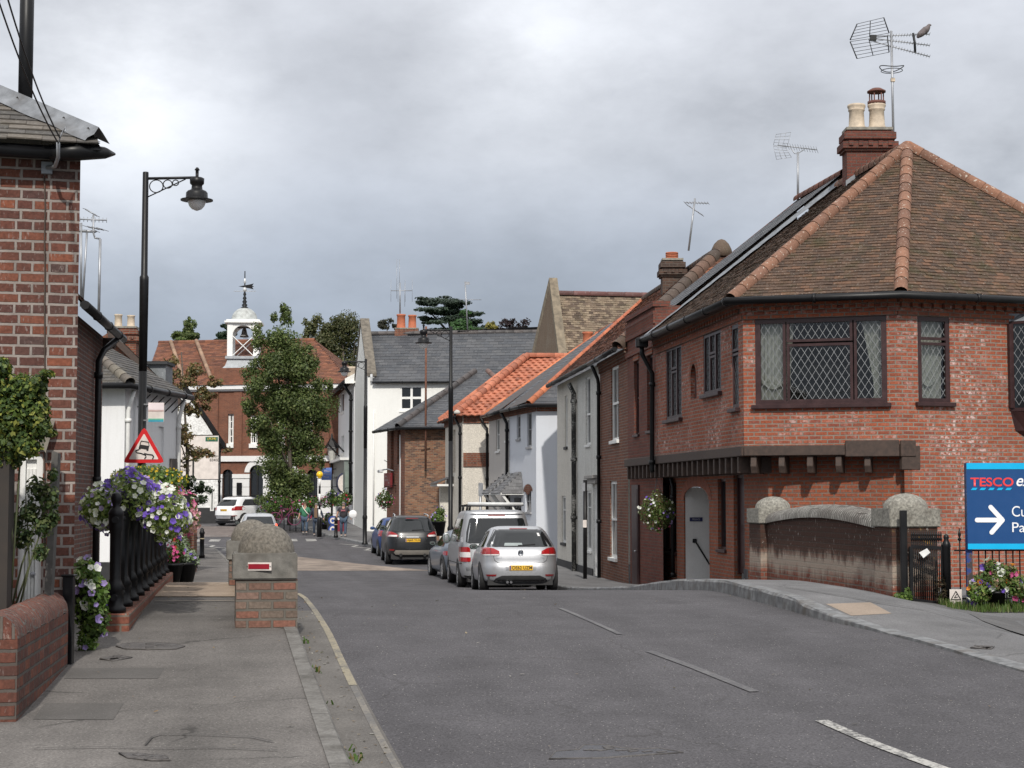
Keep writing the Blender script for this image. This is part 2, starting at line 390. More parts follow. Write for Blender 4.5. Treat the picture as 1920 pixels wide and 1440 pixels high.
mb = MB(); rows = []
for Y in list(range(-40, 130, 3)) + [140, 180, 240, 400, 900]:
    rows.append([(x, Y, gz(min(Y, 600)) - .30) for x in (-700, -200, -60, -20, 0, 20, 60, 200, 700)])
tag(mb.grid(rows).build('ground', GRM), kind='structure')
# road: the main carriageway, then the junction in front of the town hall
def RLx(Y): return LX(Y) if Y < 81 else -60
sheet('road', RLx, RX, -12, 81, 0, ROADM, 8, .25)
sheet('junction_road', lambda Y: -60, lambda Y: RX(Y), 81, 108.5, 0, ROADM, 10, .6)
def hkR(Y): 
    t = min(1, max(0, (Y - 17.2) / 3.6)); t = t * t * (3 - 2 * t); return .015 + .145 * t - (.05 * min(1, max(0, (Y - 26) / 4)))
def HR(X, Y): return H(X, Y) + hkR(Y)
def HL(X, Y): return gz(Y) + PAVE
sheet('pavement_bridge', lambda Y: RX(Y) + .16, lambda Y: RX(Y) + (14 if Y < 31 else 9), -12, 112, -.004, PAVR, 26, .3, HR)
sheet('pavement', lambda Y: LX(Y) - (9 if Y < 60 else 16), lambda Y: LX(Y) - .13, -12, 81, -.004, PAVM, 12, .3, HL)
# the town-hall pavement across the junction
sheet('pavement_square', lambda Y: -60, lambda Y: RX(min(Y, 124)) + 3, 108.5, 125, .10, PAVR, 6, 1.0)
def kerb(name, fx, w, hf, Y0, Y1, m_, side, st=.3, wob=0):
    mb = MB(); rows = []; rr = random.Random(3)
    for Y in ys(Y0, Y1, st):
        x = fx(Y); z = H(x, Y); h = hf(Y) + .006; j = rr.uniform(-wob, wob); k = rr.uniform(-wob, wob)
        rows.append([(x + j, Y, z - .05), (x + side * .008 + j, Y, z + h * .8 + k * .4), (x + side * .03, Y, z + h + k * .3), (x + side * w, Y, z + h), (x + side * w, Y, z - .05)])
    return tag(mb.grid(rows, sm=False).build(name, m_), kind='structure')
kerb('kerb', LX, .145, lambda Y: PAVE, 5, 81, KERBM, -1)
kerb('kerb_granite', RX, .20, hkR, 5, 108, KERBG, 1, .45, .018)
# strips and patches laid on the surfaces
def GP(px, py, off=0.0, zf=None):
    lo, hi = 6.0, 200.0
    Y = 6.0
    while Y < 130:
        p = P(px, py, Y)
        if p.z < (zf or H)(p.x, Y) + off:
            a, b = Y - .25, Y
            for _ in range(20):
                m_ = (a + b) / 2; q = P(px, py, m_)
                if q.z < (zf or H)(q.x, m_) + off: b = m_
                else: a = m_
            return P(px, py, b)
        Y += .25
    return P(px, py, 130)
def ribbon(name, pts, w, m_, dz=.007, zf=H, st=.2, kind='structure', wf=None):
    pts = [Vector((p[0], p[1], 0)) for p in pts]; dens = []
    for a, b in zip(pts, pts[1:]):
        k = max(1, int((b - a).length / st)); dens += [a.lerp(b, i / k) for i in range(k)]
    dens.append(pts[-1]); mb = MB(); rows = []
    for i, p in enumerate(dens):
        d = (dens[min(i + 1, len(dens) - 1)] - dens[max(i - 1, 0)]).normalized(); s_ = Vector((d.y, -d.x, 0)); ww = w if not wf else w * wf(i / max(1, len(dens) - 1))
        rows.append([(q.x, q.y, zf(q.x, q.y) + dz) for q in (p - s_ * ww / 2, p + s_ * ww / 2)])
    o = mb.grid(rows).build(name, m_)
    if kind: tag(o, kind=kind)
    return o
def gl(*px, zf=None): return [GP(x, y, 0, zf) for x, y in px]
for i, (pp, m_, w) in enumerate((([(1540, 1352), (1640, 1396), (1765, 1442), (1850, 1475)], MK_W, .10), ([(1218, 1222), (1300, 1252), (1415, 1298)], MK_FAINT, .085), ([(1050, 1141), (1100, 1162), (1162, 1190)], MK_FAINT, .06))):
    ribbon('road_marking_centre', gl(*pp), w, m_)
ribbon('road_marking_edge', gl((558, 1113), (572, 1122), (590, 1145), (612, 1180), (640, 1240), (662, 1286)), .065, MK_Y)
ribbon('road_marking_edge_faded', gl((662, 1287), (700, 1362), (742, 1438), (760, 1470)), .05, MK_YF)
ribbon('road_channel', [(LX(Y) + .17, Y) for Y in ys(6, 20, .5)], .34, GUTM, .004)
# buff anti-skid patch and the zebra crossing with its zig-zags
sheet('road_surfacing', lambda Y: LX(Y) + .9, lambda Y: LX(Y) + .9 + max(.1, (72 - Y) / 17 * 5.6) + .01, 55.5, 71.6, .006, BUFFR, 6, .5)
def zig(side):
    pts = []; k = 0
    for Y in ys(62, 78, 1.6):
        x = (RX(Y) - .55) if side > 0 else (LX(Y) + .7); pts.append((x + (.26 if k % 2 else -.26), Y)); k += 1
    for a, b in zip(pts, pts[1:]): ribbon('road_marking_zigzag', [a, b], .16, MK_W, .008)
zig(1); zig(-1)
for k in range(9):
    t = k / 9; Y0, Y1 = 80.3, 83.2
    xa, xb = -17.0 + t * 8.2, -17.0 + (t + .055) * 8.2
    ribbon('road_marking_zebra', [((xa + xb) / 2, Y0 + t), ((xa + xb) / 2 - .4, Y1 + t)], .5, MK_W, .008)
for pp in ([(280, 660), (0, 0)],): pass
ribbon('road_marking_giveway', [(-20.5, 86), (-14.5, 87.5)], .2, MK_W, .008)
ribbon('road_marking_giveway', [(-24, 97.5), (-15.5, 98.5)], .2, MK_W, .008)
sheet('junction_surfacing', lambda Y: -34, lambda Y: -13.5, 86.5, 97, .006, asphalt('reddish_junction_asphalt', (.15, .125, .115), .4, .2), 6, .8)
# bridge deck strip and mended patches on the pavement
sheet('pavement_deck', lambda Y: LX(Y) - 2.5, lambda Y: LX(Y) - .16, 20.8, 25.6, .006, BUFFM, 6, .3, HL)
def patch(name, corners, m_, zf, dz=-.001, kind='structure', nx=6, ny=4):
    a, b, c, d = [GP(x, y, 0, zf) for x, y in corners]
    mb = MB(); rows = []
    for j in range(ny + 1):
        l, r = a.lerp(d, j / ny), b.lerp(c, j / ny)
        rows.append([(q.x, q.y, zf(q.x, q.y) + dz) for q in (l.lerp(r, i / nx) for i in range(nx + 1))])
    o = mb.grid(rows).build(name, m_)
    if kind: tag(o, kind=kind)
    return o
patch('pavement_patch', [(120, 1272), (296, 1272), (308, 1252), (132, 1252)], PATCHM, HL)
patch('pavement_patch', [(62, 1348), (212, 1349), (232, 1318), (84, 1318)], PATCHM, HL)
patch('pavement_patch', [(1596, 1154), (1672, 1150), (1632, 1129), (1548, 1132)], asphalt('buff_panel', (.27, .215, .17), .3, .15), HR)
sheet('driveway', lambda Y: RX(Y) + 1.35 + max(0, Y - 17) * .25, lambda Y: RX(Y) + 9, 9, 20.6, .004, asphalt('driveway_asphalt', (.118, .115, .114), .5, .2), 12, .3, HR)
# crack line round an old trench in the pavement
TRM = plain('tar_seam', (.055, .05, .047), .9)
ribbon('pavement_seam', gl((272, 1398), (285, 1383), (300, 1378), (380, 1379), (470, 1383), (512, 1392), zf=HL), .014, TRM, .008, HL)
ribbon('pavement_seam', gl((60, 1405), (200, 1402), (300, 1405), (405, 1403), (520, 1408), zf=HL), .012, TRM, .008, HL)
ribbon('pavement_seam', gl((290, 1128), (440, 1127), zf=HL), .05, plain('pale_seam', (.3, .25, .2), .9), .009, HL)
ribbon('pavement_seam', gl((1470, 1101), (1560, 1115), (1650, 1131), (1760, 1150), (1900, 1185), zf=HR), .018, TRM, .008, HR)
IRON = plain('cast_iron_cover', (.10, .092, .088), .6, metal=.3, var=.4, vs=25, bmp=.8)
def cover(name, outline, label, zf, mat_, rim=None, shape='poly'):
    pts = [GP(x, y, 0, zf) for x, y in outline]
    mb = MB(); c = sum(pts, Vector()) / len(pts)
    mb.poly([(p.x, p.y, zf(p.x, p.y) + .005) for p in reversed(pts)])
    o = mb.build(name, mat_); tag(o, label, 'manhole cover')
    k = len(pts)
    rm = MB(); rm.tube([(p.x, p.y, zf(p.x, p.y) + .002) for p in pts], .008, 5, closed=True); r = rm.build('rim', rim or IRON, o)
    rb = MB()
    for t in (.25, .42, .58, .75):
        for s_ in (.3, .5, .7):
            a = pts[0].lerp(pts[k // 2], t).lerp(c, .2); q = c.lerp(pts[int(t * k) % k], s_); rb.box((q.x, q.y, zf(q.x, q.y) + .006), (.07, .03, .004), .6)
    rb.build('tread_studs', IRON, o)
    return o
cover('manhole_cover', [(218, 1212), (235, 1207), (280, 1205), (325, 1207), (346, 1212), (330, 1217), (280, 1218), (235, 1217)], 'oval worn iron cover in the pavement near the black railing', HL, IRON)
cover('manhole_cover', [(188, 1236), (212, 1239), (247, 1233), (222, 1229)], 'small square iron stopcock lid in the pavement beside the black post', HL, IRON)
cover('manhole_cover', [(224, 1413), (255, 1414), (312, 1419), (318, 1426), (285, 1426), (240, 1421)], 'thin rusty metal strip lid in the pavement at the bottom edge of the picture', HL, IRON)
cover('manhole_cover', [(1030, 1424), (1042, 1410), (1085, 1407), (1095, 1398), (1135, 1398), (1160, 1403), (1200, 1406), (1235, 1404), (1280, 1412), (1230, 1415), (1130, 1422)], 'irregular rusty iron cover set in the road', H, plain('wet_iron', (.048, .045, .052), .3, metal=.4, var=.4, vs=14, bmp=.8))
cover('manhole_cover', [(1820, 1215), (1858, 1217), (1864, 1213), (1828, 1211)], 'narrow dark drain lid in the pale pavement on the shop side', HR, IRON)
# bits lying about: weeds along the kerb, dead leaves and grit
lv = []; lc = []
rg = np.random.default_rng(5)
for Y, n_ in ((9.2, 5), (10.7, 16), (11.05, 4), (12.9, 3), (14.55, 9), (14.8, 3), (16.5, 12)):
    for _ in range(n_):
        x = LX(Y) + rg.uniform(.0, .10); y = Y + rg.uniform(-.12, .12); z = gz(y) + .004; a = rg.uniform(0, 6.28); L = rg.uniform(.02, .055)
        d = np.array((math.cos(a) * .6, math.sin(a) * .6, .9)); d /= np.linalg.norm(d); s_ = np.array((-math.sin(a), math.cos(a), 0)) * L * .22
        b = np.array((x, y, z)); lv += [b - s_, b + s_, b + d * L + s_ * .6, b + d * L - s_ * .6]; lc.append((.06, .11, .02) if rg.random() < .6 else (.13, .10, .04))
tag(quads_np('weeds', np.array(lv), np.array(lc), LEAF), kind='stuff')
lv = []; lc = []
for k in range(420):
    Y = rg.uniform(9.5, 26); e = rg.random()
    if e < .55: x = LX(Y) + rg.uniform(.01, .30)
    elif e < .8: x = LX(Y) - rg.uniform(.2, 2.4)
    else: x = RX(Y) - rg.uniform(.02, 5.5)
    z = (HL(x, Y) if x < LX(Y) - .15 else H(x, Y)) + .012; a = rg.uniform(0, 6.28); L = rg.uniform(.006, .022) * (1.6 if e > .5 and rg.random() < .12 else 1); q = rg.uniform(.35, .8)
    d = np.array((math.cos(a), math.sin(a), rg.uniform(-.1, .35))) * L; s_ = np.array((-math.sin(a), math.cos(a), 0)) * L * q; b = np.array((x, Y, z))
    lv += [b - d, b + s_, b + d, b - s_]; lc.append([(.22, .14, .06), (.12, .085, .05), (.30, .24, .15), (.35, .33, .30), (.08, .07, .05)][rg.integers(5)])
tag(quads_np('litter', np.array(lv), np.array(lc), LEAF), kind='stuff')
# ================================================================ building helpers
class Wall:
    """vertical wall face from a to b (a is the left end as one looks at it from outside)"""
    def __init__(s, a, b):
        s.a, s.b = Vector((a[0], a[1])), Vector((b[0], b[1])); d = s.b - s.a; s.L = d.length; s.d = d.normalized(); s.n = Vector((s.d.y, -s.d.x))
    def pt(s, u, z, o=0.0): return Vector((s.a.x + s.d.x * u + s.n.x * o, s.a.y + s.d.y * u + s.n.y * o, z))
    def px(s, px, py):
        # the wall point seen at a pixel: the ray from the camera meets the wall's plane
        p = P(px, py, 10.0) - Vector((0, 0, CAMZ)); o = Vector((0, 0, CAMZ))
        t = (s.a.x * s.n.x + s.a.y * s.n.y) / (p.x * s.n.x + p.y * s.n.y); q = o + p * t
        return (Vector((q.x, q.y)) - s.a).dot(s.d), q.z
    def rect(s, x0, y0, x1, y1):
        xm, ym = (x0 + x1) / 2, (y0 + y1) / 2
        ua, ub = s.px(x0, ym)[0], s.px(x1, ym)[0]; za, zb = s.px(xm, y1)[1], s.px(xm, y0)[1]
        return (min(ua, ub), za, max(ua, ub), zb)
    @property
    def D(s): return Vector((s.d.x, s.d.y, 0))
    @property
    def NN(s): return Vector((s.n.x, s.n.y, 0))
def wall_faces(mb, W, z0, z1, ops=(), depth=.1, u0=0, u1=None):
    u1 = W.L if u1 is None else u1
    us = sorted({u0, u1, *[min(max(o[0], u0), u1) for o in ops], *[min(max(o[2], u0), u1) for o in ops]}); zs = sorted({z0, z1, *[min(max(o[1], z0), z1) for o in ops], *[min(max(o[3], z0), z1) for o in ops]})
    for i in range(len(us) - 1):
        for j in range(len(zs) - 1):
            um, zm = (us[i] + us[i + 1]) / 2, (zs[j] + zs[j + 1]) / 2
            if any(o[0] < um < o[2] and o[1] < zm < o[3] for o in ops): continue
            mb.poly([W.pt(us[i], zs[j]), W.pt(us[i + 1], zs[j]), W.pt(us[i + 1], zs[j + 1]), W.pt(us[i], zs[j + 1])])
    for o in ops:
        a, b, c, d = (o[0], o[1]), (o[2], o[1]), (o[2], o[3]), (o[0], o[3])
        for p, q in ((a, b), (b, c), (c, d), (d, a)):
            mb.poly([W.pt(*p), W.pt(*p, -depth), W.pt(*q, -depth), W.pt(*q)])
def window(parent, W, r, depth=.1, fm=None, bars_v=(), bars_h=(), fw=.05, sill=.06, sm=None, glass=None, bw=.03, name='window', sash=None, proud=0.0, sw=.05):
    fm = fm or CHALK; u0, z0, u1, z1 = r; o = -depth + proud; mb = MB()
    def bar(ua, za, ub, zb, t=.05, oo=0): mb.box(W.pt((ua + ub) / 2, (za + zb) / 2, o + t / 2 + oo), (abs(ub - ua), t, abs(zb - za)), ax=(W.D, W.NN, (0, 0, 1)))
    bar(u0, z0, u1, z0 + fw); bar(u0, z1 - fw, u1, z1); bar(u0, z0 + fw, u0 + fw, z1 - fw); bar(u1 - fw, z0 + fw, u1, z1 - fw)
    for t in bars_v:
        b_ = bw * 1.0; u = u0 + (u1 - u0) * t; bar(u - b_ / 2, z0 + fw, u + b_ / 2, z1 - fw, .04)
    for t in bars_h:
        z = z0 + (z1 - z0) * t; bar(u0 + fw, z - bw / 2, u1 - fw, z + bw / 2, .042)
    if sash is not None: z = z0 + (z1 - z0) * sash; bar(u0 + fw, z - .03, u1 - fw, z + .03, .06)
    f = mb.build(name, fm, parent)
    g = MB(); g.poly([W.pt(u0 + .01, z0 + .01, o + .012), W.pt(u1 - .01, z0 + .01, o + .012), W.pt(u1 - .01, z1 - .01, o + .012), W.pt(u0 + .01, z1 - .01, o + .012)])
    g.build('pane', glass or GLASS, f)
    if sill:
        s_ = MB(); s_.box(W.pt((u0 + u1) / 2, z0 - sill / 2 + .004, (sw - depth) / 2), (u1 - u0 + .08, depth + sw, sill), ax=(W.D, W.NN, (0, 0, 1))); s_.build('sill', sm or fm, f, bev=.006)
    return f
def box_on(mb, W, u0, z0, u1, z1, o0, o1):
    return mb.box(W.pt((u0 + u1) / 2, (z0 + z1) / 2, (o0 + o1) / 2), (u1 - u0, o1 - o0, z1 - z0), ax=(W.D, W.NN, (0, 0, 1)))
def roof_tiles(parent, polys, gauge, tw, th, pal, m_, jit=.15, name='roof', under=(.04, .03, .025), seed=1, lift=0.0, wave=0.0, ragged=0.0):
    """planar roof slopes laid with overlapping tiles; polys: [(eave left, eave right, ...)] seen from outside"""
    mb = MB(); rr = random.Random(seed)
    for poly in polys:
        poly = [Vector(p) for p in poly]; o = poly[0]; u = (poly[1] - o).normalized()
        nn = Vector((0, 0, 0))
        for k in range(len(poly)): nn += (poly[k] - o).cross(poly[(k + 1) % len(poly)] - o)
        nn.normalize()
        v = nn.cross(u); p2 = [((p - o).dot(u), (p - o).dot(v)) for p in poly]
        mb.col = under; mb.poly([p - nn * ((p - o).dot(nn) + .004) for p in poly])
        vmax = max(q[1] for q in p2); row = 0; vv = -gauge * .3
        while vv < vmax:
            vm = vv + gauge * .55; xs = []
            for k in range(len(p2)):
                (xa, ya), (xb, yb) = p2[k], p2[(k + 1) % len(p2)]
                if (ya <= max(vm, .001)) != (yb <= max(vm, .001)): xs.append(xa + (max(vm, .001) - ya) / (yb - ya) * (xb - xa))
            xs.sort()
            for q in range(0, len(xs) - 1, 2):
                L, Rr = xs[q], xs[q + 1]; x = L - (tw * .5 if row % 2 else 0) - tw * .0
                i0 = math.floor(L / tw) - 1
                x = i0 * tw + (tw / 2 if row % 2 else 0)
                while x < Rr:
                    a, b = max(x, L), min(x + tw * .985, Rr)
                    if b - a > tw * .12:
                        c = rr.choice(pal); k = 1 + rr.uniform(-jit, jit); mb.col = (c[0] * k, c[1] * k, c[2] * k)
                        l = th * (1.7 + rr.uniform(-.35, .35)) + lift; dv = rr.uniform(-1, 1) * gauge * (.04 + ragged); tl = rr.uniform(-.15, .15) * th
                        p0, p1 = o + u * a + v * (vv + dv) + nn * (l + tl), o + u * b + v * (vv + dv) + nn * (l - tl)
                        p2_, p3 = o + u * b + v * (vv + gauge * 1.25) + nn * (th * .5 + lift), o + u * a + v * (vv + gauge * 1.25) + nn * (th * .5 + lift)
                        if wave:
                            rows = []; ns = 6
                            for (A, B) in ((p0, p1), (p3, p2_)):
                                rows.append([A.lerp(B, t / ns) + nn * (wave * math.sin(t / ns * 2 * math.pi) * .5) for t in range(ns + 1)])
                            mb.grid([rows[0], rows[1]], sm=False); mb.grid([[p - nn * (th * 1.4) for p in rows[0]], rows[0]], sm=False)
                        else:
                            mb.poly([p0, p1, p2_, p3]); mb.poly([p0 - nn * th, p1 - nn * th, p1, p0])
                    x += tw
            vv += gauge; row += 1
    return mb.build(name, m_, parent)
def ridge(parent, a, b, r, pal, m_, seg=.33, name='ridge_tiles', n_=8, drop=.35, seed=2, mortar=None):
    """half-round ridge or hip tiles bedded along a line"""
    a, b = Vector(a), Vector(b); d = b - a; L = d.length; d.normalize(); s_ = d.cross(Vector((0, 0, 1))).normalized(); w = s_.cross(d)
    mb = MB(); k = max(1, round(L / seg)); rr = random.Random(seed)
    for i in range(k):
        c = rr.choice(pal); q = 1 + rr.uniform(-.15, .15); mb.col = (c[0] * q, c[1] * q, c[2] * q); rows = []
        for t, f in ((i / k, 1.03), ((i + .93) / k, 1.0), ((i + .94) / k, .93), ((i + 1) / k, .93)):
            rows.append([a + d * (L * t) + s_ * (math.cos(x) * r * f) + w * (math.sin(x) * r * f - r * drop) for x in [math.pi * (j / n_ * 1.3 - .15) for j in range(n_ + 1)]])
        mb.grid(rows)
    return mb.build(name, m_, parent)
def gutter(parent, pts, r=.06, m_=None, name='gutter'):
    mb = MB(); mb.tube(pts, r, 8); k = 0
    for a, b in zip(pts, pts[1:]):
        a, b = Vector(a), Vector(b); L = (b - a).length
        for i in range(1, int(L / 1.6) + 1):
            p = a.lerp(b, i * 1.6 / L); d = (b - a).normalized(); mb.tube([p - d * .03, p + d * .03], r * 1.18, 8)
    return mb.build(name, m_ or BLACK, parent)
def downpipe(parent, pts, r=.04, m_=None, name='downpipe', collars=1.8):
    mb = MB(); mb.tube(pts, r, 8)
    for a, b in zip(pts, pts[1:]):
        a, b = Vector(a), Vector(b); L = (b - a).length
        if L > 1.5:
            for i in range(int(L / collars) + 1):
                p = a.lerp(b, min(1, (i * collars + .25) / L)); d = (b - a).normalized(); mb.tube([p - d * .05, p + d * .05], r * 1.4, 8)
    return mb.build(name, m_ or BLACK, parent)
def chimney(parent, c, w, d, z0, z1, bm_, rz=0, pots=(), corbel=True, potm=None, name='chimney'):
    mb = MB(); mb.box((c[0], c[1], (z0 + z1) / 2), (w, d, z1 - z0), rz)
    if corbel:
        for k, (e, zz, t) in enumerate(((.05, z1 - .42, .075), (.10, z1 - .33, .15), (.06, z1 - .11, .15))): mb.box((c[0], c[1], zz), (w + e * 2, d + e * 2, t), rz)
        ca, sa = math.cos(rz), math.sin(rz)
        for i in range(int(w / .22) + 1):
            x = -w / 2 + .08 + i * .22
            mb.box((c[0] + x * ca + (d / 2 + .1) * sa, c[1] + x * sa - (d / 2 + .1) * ca, z1 - .30), (.10, .07, .1), rz)
    st = mb.build(name, bm_, parent)
    fl = MB(); fl.prism([(c[0] + (x * math.cos(rz) - y * math.sin(rz)), c[1] + (x * math.sin(rz) + y * math.cos(rz)), z1 + .03) for x, y in ((-w * .5, -d * .5), (w * .5, -d * .5), (w * .5, d * .5), (-w * .5, d * .5))], (0, 0, .06)); fl.build('flaunching', STONE, st)
    for (x, y, h, r, m_, cap) in pots:
        p = (c[0] + x * math.cos(rz) - y * math.sin(rz), c[1] + x * math.sin(rz) + y * math.cos(rz), z1 + .06)
        pm = MB()
        if cap == 'roll': pm.lathe([(r * 1.1, 0), (r * 1.1, h * .12), (r * .98, h * .18), (r * .90, h * .72), (r * 1.02, h * .76), (r * 1.02, h * .8), (r * .95, h * .82), (r * 1.12, h * .9), (r * 1.12, h * .96), (r, h), (r * .8, h), (r * .8, h * .9)], p, 16)
        elif cap == 'louvre':
            pm.lathe([(r, 0), (r, h * .15)] + [q for i in range(4) for q in ((r * .85, h * (.15 + i * .2)), (r * .85, h * (.2 + i * .2)), (r * 1.05, h * (.2 + i * .2)), (r * 1.05, h * (.33 + i * .2)))] + [(r, h * .97), (r * .3, h)], p, 14)
        else: pm.lathe([(r * 1.12, 0), (r * 1.1, h * .06), (r * .97, h * .10), (r * .88, h * .86), (r * 1.02, h * .9), (r * 1.02, h), (r * .8, h), (r * .8, h * .9)], p, 14)
        pt = pm.build('chimney_pot', m_, st)
        if cap == 'roll2' or (cap == 'roll' and m_.name == 'buff_pot' and x > 0):
            q = MB(); z = p[2] + h
            q.lathe([(r * 1.12, -.02), (r * 1.12, .05), (r * .9, .06)], (p[0], p[1], z), 14)
            for j in range(6): a_ = j * math.pi / 3; q.bar((p[0] + r * .85 * math.cos(a_), p[1] + r * .85 * math.sin(a_), z), (p[0] + r * .85 * math.cos(a_), p[1] + r * .85 * math.sin(a_), z + .27), .025)
            q.lathe([(r * 1.15, .26), (r * 1.15, .29), (r * .6, .35), (r * .1, .37)], (p[0], p[1], z), 14); q.build('cowl', plain('rusty_cowl', (.13, .05, .035), .7, var=.3), pt)
    return st
def hz(px, py, Y): return P(px, py, Y).z
# ---------------------------------------------------------------- brick and roof palettes
BR_A = brick('smooth_red_brick', [(.25, .070, .040), (.32, .086, .043), (.28, .075, .038), (.35, .10, .052), (.235, .068, .044)], (.27, .225, .185), ms=.0125, bloom=1.0, dark=.18)
BR_AL = brick('orange_red_brick', [(.26, .072, .036), (.30, .083, .038), (.235, .068, .036)], (.20, .16, .13), ms=.0125, bloom=.12, dark=.35)
BR_B = brick('deep_red_brick', [(.135, .045, .033), (.16, .052, .036), (.18, .058, .04)], (.13, .10, .085), ms=.009, dark=.35)
BR_C = brick('brown_stock_brick', [(.12, .045, .03), (.17, .06, .036), (.21, .075, .042), (.15, .05, .03)], (.22, .18, .145), ms=.012, dark=.3)
BR_G = brick('mixed_stock_brick', [(.27, .15, .09), (.19, .08, .045), (.075, .055, .05), (.24, .095, .055), (.30, .17, .105), (.11, .06, .045), (.25, .12, .07)], (.24, .185, .135), ms=.012, dark=.1)
BR_O = brick('old_handmade_brick', [(.112, .045, .033), (.14, .053, .037), (.085, .039, .032), (.21, .072, .041), (.10, .042, .033), (.125, .05, .036), (.08, .05, .045), (.095, .041, .034), (.12, .047, .035), (.18, .066, .041)], (.31, .27, .245), w=.225, h=.0885, ms=.0125, squash=.62, dark=.22, spots=.45, bs=1.0)
BR_P = brick('parapet_brick', [(.15, .052, .035), (.19, .065, .04), (.13, .05, .035), (.22, .075, .045)], (.20, .17, .14), h=.082, ms=.012, dark=.55, darkc=(.06, .05, .04), lich=.25, bs=.8)
BR_T = brick('town_hall_brick', [(.195, .076, .046), (.235, .09, .053), (.165, .066, .042)], (.21, .15, .115), ms=.009, dark=.3)
BR_H = brick('old_red_brick', [(.17, .055, .035), (.22, .07, .04), (.13, .045, .03), (.26, .085, .045)], (.22, .18, .14), ms=.011, dark=.3, squash=.6)
PAL_A = [(.096, .060, .042), (.082, .053, .039), (.108, .066, .045), (.074, .050, .038), (.09, .058, .042), (.13, .073, .047)]
PAL_RED = [(.18, .075, .047), (.22, .088, .052), (.14, .062, .043), (.11, .056, .042), (.25, .105, .06), (.095, .056, .044)]
PAL_SL = [(.060, .064, .072), (.052, .056, .064), (.070, .073, .080), (.058, .060, .066), (.078, .080, .086)]
PAL_PAN = [(.38, .135, .08), (.42, .15, .088), (.35, .122, .072), (.28, .105, .066), (.44, .165, .098)]
PAL_TH = [(.155, .066, .043), (.185, .078, .048), (.125, .056, .040), (.21, .088, .052)]
PAL_STN = [(.20, .152, .11), (.225, .175, .125), (.17, .128, .094), (.125, .092, .07), (.10, .074, .058), (.21, .165, .12)]
TL_A = tiles('mossy_clay_tile', moss=.75, lich=.35, lichc=(.46, .43, .38), ls=26); TL_RED = tiles('old_red_tile', moss=.35, lich=.2); TL_SL = tiles('slate', .55, moss=.0, lich=.22, spec=.45, mossc=(.04, .04, .03), lichc=(.30, .30, .29), ls=7)
TL_PAN = tiles('orange_pantile', .7, moss=.06, lich=.03); TL_STN = tiles('stone_tile', .9, moss=.3, lich=.3, ls=12)
HIP_A = tiles('lichened_hip_tile', .85, moss=.15, lich=.85, lichc=(.50, .45, .38), ls=19); PAL_HIP = [(.21, .11, .073), (.235, .12, .078), (.185, .10, .07)]
WT = stucco('white_render', (.80, .80, .775), dirt=.08, streak=.10); WTK = stucco('white_painted_brick', (.74, .745, .75), dirt=.08, streak=.15, grain=.2)
PEB = stucco('grey_white_pebbledash', (.66, .655, .62), grain=1.1, gs=42, dirt=.25, streak=.32); PEB2 = stucco('cream_pebbledash', (.68, .65, .585), grain=1.1, gs=42, dirt=.2, streak=.25)
CRM = stucco('cream_roughcast', (.66, .615, .54), grain=.9, gs=30, dirt=.12, streak=.12); BLU = stucco('pale_blue_render', (.60, .625, .675), grain=.2, dirt=.05, streak=.08); GRY = stucco('taupe_render', (.50, .47, .44), grain=.3, dirt=.06, streak=.12)
PLINTH = plain('black_plinth_paint', (.022, .022, .024), .6, var=.3)
# ================================================================ corner house with the octagonal roof (shop side)
def dirp(a, b, t): return (a[0] + (b[0] - a[0]) * t, a[1] + (b[1] - a[1]) * t)
Q0, P1, P2, P3 = (3.33, 39.5), (4.31, 31.7), (6.98, 30.8), (13.0, 32.97)
A = thing('corner_house', 'red brick corner house with jettied upper floor and brown tiled octagonal roof', 'house', (7.5, 35, .1))
ZJ, ZE = 2.6, 5.28
W1, W2, W3 = Wall(Q0, P1), Wall(P1, P2), Wall(P2, P3)
o_main = W2.rect(1416, 594, 1663, 758); o_side = W3.rect(1721, 594, 1781, 755); o_or = W3.rect(1902, 598, 1990, 768)
o_b1 = W1.rect(1249, 648, 1278, 786); o_b2 = W1.rect(1319, 622, 1352, 738); o_b3 = W1.rect(1372, 608, 1385, 766); o_n = W1.rect(1295, 682, 1306, 748)
mb = MB(); wall_faces(mb, W1, ZJ, ZE, [o_b1, o_b2, o_b3, o_n], .11); wall_faces(mb, W2, ZJ, ZE, [o_main], .1); wall_faces(mb, W3, ZJ, ZE, [o_side, o_or], .1)
P4 = (12.2, 39.8)
wall_faces(mb, Wall(P3, P4), -.5, ZE); wall_faces(mb, Wall(P4, Q0), ZJ, ZE)
mb.poly([(*p, ZJ) for p in (P2, P1, Q0, P4, P3)])
mb.build('upper_wall', BR_A, A)
# dentil course under the eaves, soffit
mb = MB()
for W in (W1, W2, W3):
    k = int(W.L / .225); box_on(mb, W, 0.004, ZE - .33, W.L - .004, ZE - .26, 0.002, .035); box_on(mb, W, .006, ZE - .10, W.L - .006, ZE, 0.002, .09)
    for i in range(k): box_on(mb, W, .06 + i * .225, ZE - .19, .17 + i * .225, ZE - .101, .003, .085)
mb.build('eaves_course', BR_AL, A)
